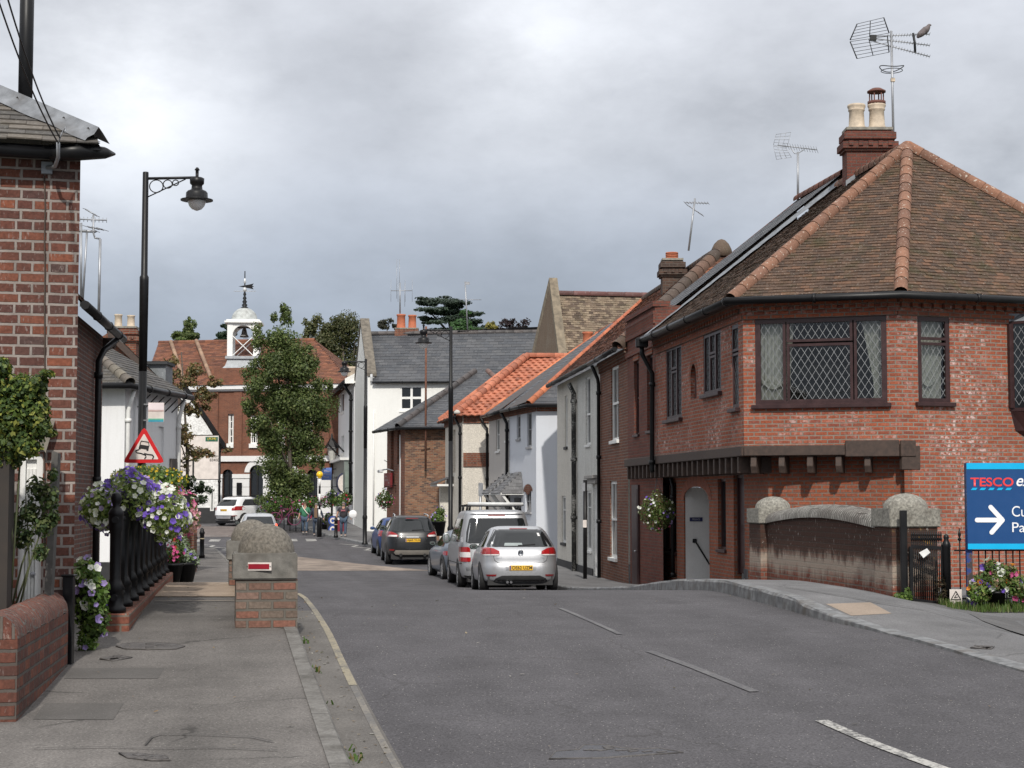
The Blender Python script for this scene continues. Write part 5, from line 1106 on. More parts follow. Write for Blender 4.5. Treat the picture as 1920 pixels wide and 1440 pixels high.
# gate post and dark trellis under the climber
tr = thing('trellis', 'dark timber trellis post under the climbing plant by the brick house', 'trellis', (-3.9, 13.4, .1))
mb = MB(); mb.box((XA(8, 13.2), 13.2, 1.0), (.12, .12, 2.2)); mb.build('post', plain('dark_stained_timber', (.03, .024, .02), .8, var=.3), tr)
mb = MB(); mb.box((XA(-10, 13.3), 13.32, 1.0), (.30, .04, 2.1)); mb.build('trellis_panel', plain('dark_stained_timber', (.03, .024, .02), .8), tr)
# ================================================================ brick house across the river with the clay tile eaves
J2 = thing('riverside_house', 'brick house with clay tiled eaves and black downpipe seen past the old brick house', 'house', (-8, 29, -.2))
j0, j1 = (-6.72, 25.4), (-7.41, 30.8); WJ2 = Wall(j0, j1); zj2 = 4.55
mb = MB(); wall_faces(mb, WJ2, -1.5, zj2); wall_faces(mb, Wall(j1, (-13, 31.5)), -1.5, zj2); wall_faces(mb, Wall((-12, 24.7), j0), -1.5, zj2); mb.build('wall', brick('grey_red_brick', [(.15, .055, .038), (.11, .05, .04), (.17, .06, .04), (.06, .045, .045)], (.20, .17, .15), ms=.012, dark=.2, squash=.6), J2)
k0, k1 = Vector((j0[0] + .28, j0[1], zj2)), Vector((j1[0] + .27, j1[1] + .15, zj2))
roof_tiles(J2, [(k0, k1, k1 + Vector((-3.2, -.4, 3.2)), k0 + Vector((-3.2, -.4, 3.2)))], .11, .17, .02, [(.13, .075, .05), (.16, .09, .06), (.10, .065, .05)], TL_RED, .2, 'tiled_roof', seed=33, ragged=.06)
gutter(J2, [k0 + Vector((.05, 0, -.03)), k1 + Vector((.06, .05, -.03))], .07); mb = MB(); mb.prism([Vector((*j1, zj2 - .02)), Vector((*j1, zj2 - .25)), Vector((j1[0] + .2, j1[1], zj2 - .2)), Vector((j1[0] + .25, j1[1], zj2 - .02))], (0, .12, 0)); mb.build('eaves_board', BROWNW, J2)
q = WJ2.px(173, 800)[0]; downpipe(J2, [WJ2.pt(q + .9, zj2 - .1, .3), WJ2.pt(q + .3, zj2 - .35, .14), WJ2.pt(q, zj2 - .55, .09), WJ2.pt(q, -.5, .09)], .055)
# ================================================================ white cottage with the black plinth
K = thing('white_cottage', 'small white painted cottage with black plinth and mossy slate roof behind the lamp post', 'house', (-11, 47, -.7))
K0, K1, K2 = (-14.5, 45.4), (-10.22, 45.0), (-9.72, 49.6); WK1, WK2 = Wall(K0, K1), Wall(K1, K2); zk = 4.62
kr = WK2.rect(243, 742, 254, 850); kr2 = WK2.rect(297, 800, 307, 866)
mb = MB(); wall_faces(mb, WK1, -1.6, zk); wall_faces(mb, WK2, -1.6, zk, [kr, kr2], .07); wall_faces(mb, Wall(K2, (-14, 50)), -1.6, zk); mb.build('wall', WTK, K)
for r in (kr, kr2): mb = MB(); box_on(mb, WK2, *r, -.07, -.06); mb.build('blind_recess', WTK, K)
mb = MB(); z_ = hz(205, 1054, 45); box_on(mb, WK1, 0, -1.5, WK1.L, z_, .004, .02); box_on(mb, WK2, 0.02, -1.5, WK2.L, z_, .004, .02); mb.build('plinth', PLINTH, K)
e0, e1, e2 = Vector((-14.5, 44.95, zk)), Vector((-9.98, 44.55, zk)), Vector((-9.45, 50.0, zk)); r0, r1 = Vector((-12.6, 48.0, 6.35)), Vector((-12.4, 50.3, 6.35))
roof_tiles(K, [(e0, e1, r0, r0 + Vector((-1.5, 0, 0))), (e1, e2, r1, r0)], .2, .3, .012, [(.075, .07, .065), (.09, .085, .08), (.06, .058, .056)], tiles('mossy_slate', .7, moss=.6, mossc=(.10, .085, .06), lich=.35), .15, 'slate_roof', seed=35)
ridge(K, e1 + Vector((0, 0, .06)), r0 + Vector((0, 0, .06)), .14, [(.14, .12, .10), (.17, .15, .12)], tiles('mossy_slate', .7), .4, 'hip_tiles')
gutter(K, [e0 + Vector((0, -.04, -.06)), e1 + Vector((.02, -.04, -.06)), e2 + Vector((.05, 0, -.06))], .085)
for u, W in ((.08, WK2), (WK2.L - .1, WK2)): downpipe(K, [W.pt(u, zk - .15, .22), W.pt(u, zk - .5, .12), W.pt(u, zk - .7, .07), W.pt(u, -.5, .07)], .06, CHALK)
for i in range(6): u = 1.0 + i * .6; MB().bar(WK2.pt(u, zk - .55, .01), WK2.pt(u + .05, zk - .2, .35), .03).build('eaves_bracket', BLACK, K)
tag(MB().prism([WK2.pt(WK2.L - .75, 1.95, .01), WK2.pt(WK2.L - .25, 1.95, .01), WK2.pt(WK2.L - .25, 2.75, .01), WK2.pt(WK2.L - .75, 2.75, .01)], WK2.NN * .07).build('wall_board', plain('brown_board', (.06, .05, .045), .7, var=.3), None), 'small dark notice board on the corner of the white cottage', 'board')
kl = thing('lean_to_canopy', 'sloping grey lead canopy on the white cottage above the hanging flowers', 'canopy', (-9.9, 46, 1.5))
mb = MB(); z_ = 1.75; mb.prism([WK2.pt(.8, z_ + .25, .01), WK2.pt(3.9, z_ + .25, .01), WK2.pt(3.9, z_, .55), WK2.pt(.8, z_, .55)], (0, 0, .05)); mb.build('canopy_top', LEAD, kl)
# ================================================================ brick gable house with two cream pots, slate dormer
Nh = thing('brick_gable_house', 'brick gabled house with cream chimney pots behind the white cottage', 'house', (-13, 57, -.6))
nY = 56; na, nb = Vector((XA(203, nY), nY, hz(203, 622, nY))), Vector((XA(318, nY), nY + .3, hz(318, 735, nY))); nl = Vector((na.x - 3.2, nY - .2, nb.z))
mb = MB(); mb.poly([nl - Vector((0, 0, 6)), Vector((nb.x, nb.y, nb.z - 6)), nb, na, nl]); mb.build('wall', BR_T, Nh)
roof_tiles(Nh, [(nb + Vector((.35, -.3, -.25)), nb + Vector((-1.6, 8, -.25)), na + Vector((-2.0, 8, .12)), na + Vector((0, -.3, .12)))], .2, .3, .014, PAL_SL, TL_SL, .12, 'slate_roof', seed=37)
mb = MB(); mb.prism([na + Vector((0, -.3, .1)), nb + Vector((.35, -.3, -.27)), nb + Vector((.35, -.3, -.5)), na + Vector((0, -.3, -.2))], (0, .08, 0)); mb.build('bargeboard', BROWNW, Nh)
chimney(Nh, (XA(231, nY + 1), nY + 1), .86, .6, 4.5, hz(231, 618, nY + 1), BR_H, .05, [(-.22, 0, .45, .135, BUFFPOT, 'plain'), (.20, 0, .42, .135, BUFFPOT, 'plain')])
dm = MB(); dY = 58.5; dc = P(300, 706, dY); dm.box(dc, (.62, 1.2, .75)); d_ = dm.build('dormer', tiles('slate_hung', .6, lich=.5, ls=5, lichc=(.34, .36, .37)), Nh); d_.data.color_attributes[0].data.foreach_set('color', [.2, .215, .23, 1] * len(d_.data.loops))
mb = MB(); mb.box(dc + Vector((0, -.05, .42)), (.78, 1.4, .10)); mb.build('dormer_top', plain('dark_felt', (.04, .042, .045), .8), Nh)
bp = thing('brick_pier', 'brick gate pier under the hanging flowers by the white cottage', 'pier', (-10, 51.5, -.6))
mb = MB(); pY = 52.2; mb.box((XA(353, pY), pY, .4), (.52, .5, 2.3)); mb.build('shaft', BR_C, bp); mb = MB(); mb.box((XA(353, pY), pY, 1.58), (.6, .58, .1)); mb.build('cap', STONE, bp, bev=.015)
# ================================================================ white gabled cottage at the corner
Lc = thing('gabled_cottage', 'white roughcast cottage with black bargeboard and black plinth at the road corner', 'house', (-18, 97, 0))
WLc, WLs = Wall((-21.7, 101.2), (-17.52, 102.2)), Wall((-17.52, 102.2), (-18.6, 106)); zl = 4.74; zla = 8.3; ax2 = WLc.pt(WLc.L * .48, zla)
wlr = WLc.rect(372, 835, 381, 880)
mb = MB(); wall_faces(mb, WLc, -.5, zl); mb.poly([WLc.pt(0, zl), WLc.pt(WLc.L, zl), ax2]); wall_faces(mb, WLs, -.5, zl); mb.build('wall', stucco('white_roughcast', (.80, .80, .79), grain=.9, gs=9, dirt=.08, streak=.1), Lc)
mb = MB(); zpl = hz(390, 952, 102); box_on(mb, WLc, 0, -.5, WLc.L, zpl, .004, .04); mb.build('plinth', PLINTH, Lc)
mb = MB()
for s_ in (0, 1): a = WLc.pt(WLc.L * s_ + (.35 if s_ else -.35), zl - .30, .05); mb.prism([a, ax2 + WLc.NN * .05 + Vector((0, 0, -.06)), ax2 + WLc.NN * .05 + Vector((0, 0, .38)), a + Vector((0, 0, .40))], WLc.NN * .15)
mb.build('bargeboard', BLACK, Lc)
bkv = Vector((-WLc.n.x, -WLc.n.y, 0)) * 6; al, ar = WLc.pt(-.4, zl - .1, .2), WLc.pt(WLc.L + .4, zl - .1, .2); at_ = ax2 + WLc.NN * .2 + Vector((0, 0, .3))
roof_tiles(Lc, [(ar, ar + bkv, at_ + bkv, at_), (al + bkv, al, at_, at_ + bkv)], .22, .3, .02, PAL_RED, TL_RED, .15, 'tiled_roof', seed=39)
for i, q in enumerate(((391, 832, 400, 884), (394, 914, 401, 958))): r = WLc.rect(*q); f = MB(); box_on(f, WLc, *r, .01, .05); ff = f.build('window', CHALK, Lc); g = MB(); box_on(g, WLc, r[0] + .08, r[1] + .08, r[2] - .08, r[3] - .08, .051, .056); g.build('pane', GLASS, ff)
downpipe(Lc, [WLc.pt(WLc.L + .02, zl - .1, .06), WLc.pt(WLc.L + .02, 0, .06)], .07)
# ================================================================ town hall
TWH = thing('town_hall', 'brick town hall with white arcade, tiled roof and white bell turret', 'building', (-16, 112, .1))
M0, M1 = (-24.0, 112.8), (-10.6, 110.4); WM = Wall(M0, M1); zm = 9.0; zb = 4.15
mw = [WM.rect(427, 776, 438, 832), WM.rect(469, 778, 483, 832), WM.rect(520, 778, 534, 832), WM.rect(572, 778, 586, 832)]
ma = [WM.rect(417, 880, 437, 950), WM.rect(468, 872, 494, 950), WM.rect(524, 872, 550, 950), WM.rect(576, 880, 596, 950)]; ma = [(a[0], 0.0, a[2], a[3]) for a in ma]
mb = MB(); wall_faces(mb, WM, -.4, zm, mw + ma, .25); wall_faces(mb, Wall(M1, (-9.5, 124)), -.4, zm); mb.build('wall', BR_T, TWH)
for r in mw: window(TWH, WM, r, .2, WHITE, bars_v=(.33, .66), bars_h=(.25, .75), sash=.5, fw=.09, sill=.28, bw=.05, sw=.12)
PW = stucco('white_stone_paint', (.76, .76, .755), dirt=.06, streak=.12)
mb = MB(); u_ = WM.px(403, 860)[0]; box_on(mb, WM, u_, zb - .18, WM.L, zb + .18, .003, .14); mb.build('string_course', PW, TWH)
zs0 = WM.px(450, 897)[1]; prev = u_
for a in ma + [(WM.L, 0, WM.L, 0)]:
    mb = MB()
    for j in range(5): box_on(mb, WM, prev, .0 + j * (zs0 / 5) + .02, a[0], (j + 1) * zs0 / 5, .004, .09)
    prev = a[2]; mb.build('rusticated_base', PW, TWH)
prev = u_
for a in ma + [(WM.L, 0, WM.L, 0)]: mb = MB(); box_on(mb, WM, prev - .03, zs0 + .01, a[0] + .03, zs0 + .28, .003, .14); prev = a[2]; mb.build('impost_band', PW, TWH)
for i, a in enumerate(ma):
    um, hw = (a[0] + a[2]) / 2, (a[2] - a[0]) / 2; zsp = a[3] - hw; mb = MB()
    for k in range(12):
        q0, q1 = math.pi * k / 12, math.pi * (k + 1) / 12
        mb.poly([WM.pt(um - hw * math.cos(q), zsp + hw * math.sin(q), .0) if s_ else WM.pt(um - hw * math.cos(q), a[3] + .001, 0) for q, s_ in ((q0, 1), (q1, 1), (q1, 0), (q0, 0))])
        e = .34; mb.prism([WM.pt(um - (hw + x) * math.cos(q), zsp + (hw + x) * math.sin(q), .003) for q, x in ((q0, 0), (q1, 0), (q1, e), (q0, e))], WM.NN * .06)
    mb.build('arch_surround', PW if i in (1, 2) else BR_T, TWH)
    g = MB(); box_on(g, WM, a[0], a[1], a[2], a[3], -.24, -.22); ar_ = g.build('arch_window', GLASS, TWH)
    f = MB(); box_on(f, WM, um - .05, a[1], um + .05, a[3], -.22, -.16)
    for zz in (.9, 1.8, zsp): box_on(f, WM, a[0], zz - .03, a[2], zz + .03, -.22, -.17)
    f.build('glazing_bars', DKMET, ar_)
mb = MB(); r = WM.rect(445, 905, 455, 928); box_on(mb, WM, r[0], r[1], r[2], r[3], .10, .2); mb.build('plaque', BLACK, TWH, bev=.03)
for q in (338, 402, 447, 505, 560, 610): mb = MB(); u = WM.px(q, 790)[0]; box_on(mb, WM, u - .28, zb + .18, u + .28, zm - .5, .003, .12); mb.build('pilaster', BR_T, TWH)
mb = MB(); box_on(mb, WM, -.1, zm - .42, WM.L + .1, zm - .3, .003, .12); box_on(mb, WM, -.1, zm - .3, WM.L + .1, zm, .003, .28); mb.build('cornice', PW, TWH)
mb = MB(); pu = WM.px(400, 700)[0]; pv = WM.px(500, 700)[0]; box_on(mb, WM, pu, zm, pv, hz(430, 690, 112), -.5, -.05); mb.build('parapet', BR_T, TWH)
q0_, q1_ = WM.pt(-.3, zm, .3), WM.pt(WM.L + .3, zm, .3); zt = hz(400, 642, 118); r0, r1 = Vector((-24.6, 118.4, zt)), Vector((-13.5, 116.4, zt))
roof_tiles(TWH, [(q0_, q1_, r1, r0), (q1_, Vector((-9, 124, zm)), r1)], .22, .3, .02, PAL_TH, TL_RED, .12, 'tiled_roof', seed=41)
ridge(TWH, r0 + Vector((0, 0, .06)), r1 + Vector((0, 0, .06)), .14, PAL_TH, TL_RED, .5)
hp0 = Vector((XA(366, 117.3), 117.3, zt + .1)); hp1 = P(396, 708, 112.2); ridge(TWH, hp0, hp1, .13, [(.30, .20, .14), (.25, .165, .12)], TL_RED, .5, 'hip_tiles'); 
hp2 = Vector((XA(318, 118), 118, zt + .1)); hp3 = P(345, 712, 112.4); ridge(TWH, hp2, hp3, .13, [(.30, .20, .14), (.25, .165, .12)], TL_RED, .5, 'hip_tiles')
# bell turret
tY = 114.3; tX = XA(456, tY); s_ = tY / FPX; cz = lambda y: hz(456, y, tY)
tr_ = math.atan2(M1[1] - M0[1], M1[0] - M0[0])
mb = MB(); w = 1.1
def ring(hw_, z): return [(tX + (x * math.cos(tr_ + .25) - y * math.sin(tr_ + .25)), tY + (x * math.sin(tr_ + .25) + y * math.cos(tr_ + .25)), z) for x, y in ((-hw_, -hw_), (hw_, -hw_), (hw_, hw_), (-hw_, hw_))]
mb.grid([ring(1.75, cz(706)), ring(1.15, cz(688)), ring(1.0, cz(676)), ring(1.15, cz(675)), ring(1.15, cz(670))], cu=True, sm=False); mb.poly(ring(1.15, cz(670))); tb = mb.build('turret_base', plain('grey_lead', (.34, .36, .38), .6, var=.2, dirt=.2), TWH)
rot = tr_ + .25; DX, DY = Vector((math.cos(rot), math.sin(rot), 0)), Vector((-math.sin(rot), math.cos(rot), 0)); cc = Vector((tX, tY, 0))
zb0, zb1 = cz(670), cz(608); mb = MB()
for sx in (-1, 1):
    for sy in (-1, 1): mb.box(cc + DX * sx * .86 + DY * sy * .86 + Vector((0, 0, (zb0 + zb1) / 2)), (.36, .36, zb1 - zb0), rot)
for sgn, (U, V_) in ((-1, (DX, DY)), (1, (DX, DY)), (-1, (DY, DX)), (1, (DY, DX))):
    for k in range(12):
        q0, q1 = math.pi * k / 12, math.pi * (k + 1) / 12; hw = .69; zs = zb1 - .85
        mb.prism([cc + U * (-hw * math.cos(q)) + V_ * (sgn * 1.0) + Vector((0, 0, z)) for q, z in ((q0, zs + hw * math.sin(q0)), (q1, zs + hw * math.sin(q1)), (q1, zb1), (q0, zb1))], V_ * (-sgn * .14))
    for s2 in (-1, 1): mb.bar(cc + U * -.68 * s2 + V_ * (sgn * .92) + Vector((0, 0, zb0 + .05)), cc + U * .68 * s2 + V_ * (sgn * .92) + Vector((0, 0, zb0 + 1.35)), .05)
    mb.box(cc + V_ * sgn * .95 + Vector((0, 0, zs)), (.3, .3, .01), rot)
for (hw, z, t) in ((1.22, zb1 + .06, .12), (1.10, zb1 + .17, .10)): mb.box(cc + Vector((0, 0, z)), (hw * 2, hw * 2, t), rot)
mb.build('bell_stage', WHITE, TWH)
mb = MB(); mb.lathe([(.08, .0), (.14, -.1), (.20, -.4), (.32, -.62), (.30, -.62), (.02, -.3)], cc + Vector((0, 0, zb1 - .25)), 12); mb.tube([cc + DX * -.8 + Vector((0, 0, zb1 - .22)), cc + DX * .8 + Vector((0, 0, zb1 - .22))], .06, 6); mb.build('bell', plain('bell_bronze', (.10, .10, .095), .5, metal=.5), TWH)
mb = MB(); rd, zd = .88, zb1 + .22
mb.lathe([(rd * 1.06, 0), (rd * 1.04, .06)] + [(rd * math.cos(q), .06 + rd * .95 * math.sin(q)) for q in [math.pi / 2 * i / 9 for i in range(9)]] + [(.06, .06 + rd * .96)], cc + Vector((0, 0, zd)), 16); mb.build('dome', plain('white_lead_dome', (.42, .44, .43), .6, var=.3, vs=3, dirt=.35), TWH)
z0_ = zd + rd; sp = MB(); sp.lathe([(.28, 0), (.14, .1), (.2, .2), (.1, .32), (.17, .42), (.08, .55), (.14, .66), (.06, .8), (.11, .92), (.05, 1.1), (.035, 2.5), (.03, cz(545) - z0_)], cc + Vector((0, 0, z0_)), 10); sp.build('spire', DKMET, TWH)
mb = MB(); mb.lathe([(.02, 0), (.12, .08), (.14, .18), (.10, .28), (.02, .36)], cc + Vector((0, 0, cz(545) - .1)), 10); mb.tube([cc + Vector((-.75, 0, cz(546))), cc + Vector((.75, 0, cz(546)))], .02, 5)
vz = cz(537); vn = mb.build('compass_arms', plain('silver_paint', (.6, .61, .62), .4, metal=.4), TWH)
mb = MB(); mb.prism([cc + Vector((x, 0, vz + z)) for x, z in ((-.42, 0), (.35, -.14), (.6, -.2), (.5, -.05), (.62, 0), (.5, .05), (.6, .2), (.35, .14))], (0, .03, 0)); mb.build('weathervane', BLACK, TWH)
mb = MB(); mb.lathe([(.02, 0), (.09, .12), (.07, .25), (.02, .5)], cc + Vector((0, 0, vz + .15)), 8); mb.tube([cc + Vector((0, 0, cz(547))), cc + Vector((0, 0, vz + .2))], .025, 5); mb.build('finial', plain('silver_paint', (.6, .61, .62), .4), TWH)
# ================================================================ houses beyond the tree
O = thing('timber_framed_house', 'black and white timber framed house with red tiled roof between tree and white house', 'house', (-13.5, 118, .2))
WO = Wall((-16.5, 119.5), (-11.6, 117.6)); zo = hz(610, 820, 118); mb = MB(); wall_faces(mb, WO, 0, zo); go = WO.pt(WO.L - .9, zo + 1.9); mb.poly([WO.pt(WO.L - 2.2, zo, .01), WO.pt(WO.L + .2, zo, .01), go]); mb.build('wall', WT, O)
mb = MB()
for u in (.2, 1.2, 2.3, 3.2, 4.1, 5.0): box_on(mb, WO, u, .2, u + .16, zo, .003, .06)
for z in (1.6, 3.2, zo - .2): box_on(mb, WO, 0, z, WO.L, z + .18, .004, .05)
mb.prism([WO.pt(WO.L + .3, zo - .1, .03), go + WO.NN * .05 + Vector((0, 0, -.1)), go + WO.NN * .05 + Vector((0, 0, .2)), WO.pt(WO.L + .5, zo + .1, .03)], WO.NN * .15); mb.prism([WO.pt(WO.L - 2.3, zo - .1, .03), go + WO.NN * .05 + Vector((0, 0, -.1)), go + WO.NN * .05 + Vector((0, 0, .2)), WO.pt(WO.L - 2.5, zo + .1, .03)], WO.NN * .15)
mb.build('timber_frame', BLACK, O)
oa, ob = WO.pt(-2, zo - .1, .4), WO.pt(WO.L + .6, zo - .1, .4); bk_ = Vector((.4, 3.2, 2.6))
roof_tiles(O, [(oa, ob, ob + bk_, oa + bk_)], .22, .3, .02, PAL_RED, TL_RED, .15, 'tiled_roof', seed=43); mb = MB(); mb.box(WO.pt(2.9, 1.1, .1), (1.2, .1, 1.8), ax=(WO.D, WO.NN, (0, 0, 1))); mb.build('shop_window', GLASS, O)
Sp = thing('pale_shop', 'pale shop building with glazed front behind the tree and the pedestrians', 'building', (-16, 126, .3))
WSp = Wall((-24, 127), (-13.0, 124.5)); zsp_ = 6.5; sw_ = [(u, .9, u + 1.2, 2.9) for u in (1, 2.6, 4.2, 5.8, 7.4, 9.0)]; mb = MB(); wall_faces(mb, WSp, 0, zsp_, sw_, .15); mb.build('wall', stucco('pink_cream', (.60, .54, .47), dirt=.1), Sp)
for r in sw_: window(Sp, WSp, r, .12, CHALK, bars_h=(.75,), fw=.1, sill=.1)
bkv = Vector((.6, 3, 2.4)); sa_, sb_ = WSp.pt(-.3, zsp_, .3), WSp.pt(WSp.L + .3, zsp_, .3); roof_tiles(Sp, [(sa_, sb_, sb_ + bkv, sa_ + bkv)], .25, .35, .02, PAL_RED, TL_RED, .12, 'tiled_roof', seed=44)
# ================================================================ vehicles
def paint(name, c, metal=.6, rough=.42): return plain(name, c, rough, metal, .5, .03, 30, coat=.4)
TYRE = plain('tyre_rubber', (.016, .016, .017), .8, var=.2); RIM = plain('alloy_rim', (.45, .46, .47), .35, metal=.8); TRIM = plain('black_trim', (.02, .02, .021), .6)
REDL = plain('red_lamp', (.30, .010, .012), .15, var=.15, vs=30, coat=.5); REDD = plain('dark_red_lamp', (.20, .010, .012), .2, coat=.5); CLRL = plain('clear_lamp', (.62, .60, .60), .2, var=.15, vs=40)
PLATE_Y = plain('yellow_plate', (.72, .42, .025), .45, var=.04); CHROME = plain('chrome', (.7, .71, .72), .12, metal=1, var=.02); INK = plain('black_ink', (.012, .012, .014), .6)
CARGL = glassmat('car_glass', (.010, .012, .013), .03, .7)
BRAKE = mat('lit_brake_lamp', lambda nn: {'Base Color': (.8, .05, .03), 'Emission Color': (1, .10, .04), 'Emission Strength': 2.2, 'Roughness': .3})
class Car:
    def __init__(s, name, label, cat, rear, head, L, rows, pm, n=5.5, z0=None, pitch=0):
        d = Vector((head[0], head[1])).normalized(); c = (rear[0] + d.x * L / 2, rear[1] + d.y * L / 2)
        rz = math.atan2(-d.x, d.y)
        s.t = thing(name, label, cat, (c[0], c[1], (gz(rear[1]) + gz(rear[1] + L * d.y)) / 2 if z0 is None else z0), rz or 1e-4)
        s.t.rotation_euler = (math.atan2(gz(rear[1] + L * d.y * .8) - gz(rear[1] + L * d.y * .2), L * .6), 0, rz)
        WORLD[s.t.name] = Vector((0, 0, 0)); s.L = L; s.n = n; s.pm = pm
        r = np.array(rows, float); r[:, 2] -= 0; k = len(r); ts = np.linspace(0, k - 1, (k - 1) * 4 + 1); out = []
        for t in ts:   # Catmull-Rom through the section rows
            i = min(int(t), k - 2); f = t - i; p = [r[max(0, i - 1)], r[i], r[i + 1], r[min(k - 1, i + 2)]]
            out.append(.5 * ((2 * p[1]) + (-p[0] + p[2]) * f + (2 * p[0] - 5 * p[1] + 4 * p[2] - p[3]) * f * f + (-p[0] + 3 * p[1] - 3 * p[2] + p[3]) * f ** 3))
        s.R = np.array(out); s.R = s.R[np.argsort(s.R[:, 0], kind='stable')]
        mb = MB(); rws = []; m_ = 64
        for z, w, yr, yf in s.R:
            yc, l = (yr + yf) / 2, (yf - yr) / 2; pts = []
            for j in range(m_):
                a = 2 * math.pi * j / m_; ca, sa = math.cos(a), math.sin(a); q = (abs(ca) ** n + abs(sa) ** n) ** (-1 / n); pts.append((w * ca * q, yc + l * sa * q, z))
            rws.append(pts)
        mb.grid(rws, cu=True); mb.poly(list(reversed(rws[0]))); mb.poly(rws[-1]); s.body = mb.build('body', pm, s.t)
    def row(s, z): return [float(np.interp(z, s.R[:, 0], s.R[:, i])) for i in (1, 2, 3)]
    def yr(s, x, z):
        w, a, b = s.row(z); return (a + b) / 2 - (b - a) / 2 * max(0, 1 - min(1, abs(x / w)) ** s.n) ** (1 / s.n)
    def yf(s, x, z):
        w, a, b = s.row(z); return (a + b) / 2 + (b - a) / 2 * max(0, 1 - min(1, abs(x / w)) ** s.n) ** (1 / s.n)
    def xs(s, y, z):
        w, a, b = s.row(z); return w * max(0, 1 - min(1, abs((y - (a + b) / 2) / ((b - a) / 2))) ** s.n) ** (1 / s.n)
    def rear(s, name, rows, m_, off=.006, cols=12, sub=5, par=None, front=False):
        mb = MB(); g = []; rows = sorted(rows)
        for (a, b) in zip(rows, rows[1:]):
            for k in range(sub if b is not rows[-1] else sub + 1):
                t = k / sub; z, xl, xr = [a[i] + (b[i] - a[i]) * t for i in range(3)]
                if front: g.append([(xl + (xr - xl) * j / cols, s.yf(xl + (xr - xl) * j / cols, z) + off, z) for j in range(cols + 1)])
                else: g.append([(xl + (xr - xl) * j / cols, s.yr(xl + (xr - xl) * j / cols, z) - off, z + off * .2) for j in range(cols + 1)])
        mb.grid(g); return mb.build(name, m_, par or s.t)
    def side(s, name, sgn, rows, m_, off=.006, cols=10, sub=5, par=None):
        mb = MB(); g = []; rows = sorted(rows)
        for (a, b) in zip(rows, rows[1:]):
            for k in range(sub if b is not rows[-1] else sub + 1):
                t = k / sub; z, ya, yb = [a[i] + (b[i] - a[i]) * t for i in range(3)]
                g.append([(sgn * (s.xs(ya + (yb - ya) * j / cols, z) + off), ya + (yb - ya) * j / cols, z + off * .3) for j in range(cols + 1)])
        mb.grid(g); return mb.build(name, m_, par or s.t)
    def seam(s, pts, m_=None, r=.006, name='seam', par=None):
        pts = [Vector((p[0], p[1])) for p in pts]; d = []
        for a, b in zip(pts, pts[1:]): d += [a.lerp(b, i / 8) for i in range(8)]
        d.append(pts[-1]); return MB().tube([(p.x, s.yr(p.x, p.y) - .001, p.y) for p in d], r, 4).build(name, m_ or INK, par or s.body)
    def wheels(s, ys_, rad=.315, wd=.20, spokes=5, rim=None, arch=True):
        for y in ys_:
            for sg in (-1, 1):
                w = max(s.row(z)[0] for z in (.4, .5, .6)); w = min(w, s.xs(y, .5))
                if arch:
                    ra = rad * 1.17; s.side('wheel_arch', sg, [(z, y - math.sqrt(max(1e-4, ra * ra - (z - rad) ** 2)), y + math.sqrt(max(1e-4, ra * ra - (z - rad) ** 2))) for z in np.linspace(max(.24, s.R[0, 0] + .02), rad + ra * .995, 9)], TRIM, .004, 8, 1)
                x1 = sg * (w + .014); x0 = sg * (w - wd)
                mb = MB(); prof = [(rad * .62, x0), (rad * .96, x0), (rad, x0 + sg * .03), (rad, x1 - sg * .03), (rad * .97, x1 - sg * .006), (rad * .86, x1), (rad * .70, x1 - sg * .004), (rad * .68, x1 - sg * .03)]
                g = [[(x, y + r * math.cos(q), rad + r * math.sin(q)) for q in [2 * math.pi * j / 24 for j in range(24)]] for r, x in prof]
                mb.grid(g, cu=True); wl = mb.build('wheel', TYRE, s.t)
                rb = MB(); xr = x1 - sg * .022
                rb.grid([[(xr + sg * o, y + r * math.cos(q), rad + r * math.sin(q)) for q in [2 * math.pi * j / 24 for j in range(24)]] for r, o in ((rad * .70, .014), (rad * .64, .004))], cu=True)
                for k in range(spokes):
                    q = 2 * math.pi * k / spokes + .3; rb.bar((xr, y, rad), (xr, y + rad * .68 * math.cos(q), rad + rad * .68 * math.sin(q)), .055, .02, up=(1, 0, 0))
                rb.lathe([(.05, -.01), (.05, .012)], (0, 0, 0), 8); 
                for i in range(len(rb.v) - 16, len(rb.v)): vx = rb.v[i]; rb.v[i] = (xr + sg * vx[2], y + vx[0], rad + vx[1])
                rb.build('rim', rim or RIM, wl)
                dk = MB(); dk.poly([(xr - sg * .05, y + rad * .68 * math.cos(q), rad + rad * .68 * math.sin(q)) for q in [2 * math.pi * j / 20 for j in range(20)]]); dk.build('brake_disc', plain('wheel_dark', (.05, .05, .052), .6, metal=.4), wl)
    def plate(s, z, txt, x=0, w=.52, h=.112, tint=PLATE_Y):
        y = s.yr(x, z) - .016; mb = MB(); mb.box((x, y, z), (w, .012, h)); p = mb.build('number_plate', tint, s.t)
        b = MB(); b.box((x - w / 2 + .022, y - .007, z), (.034, .003, h * .86)); b.build('plate_badge', plain('plate_blue', (.10, .09, .25), .5), p)
        text('plate_lettering', txt, INK, (x + .022, y - .0085, z), (1, 0, 0), (0, 0, 1), w * .86, h * .68, p, 'CENTER', ext=.002, bold=.012); return p
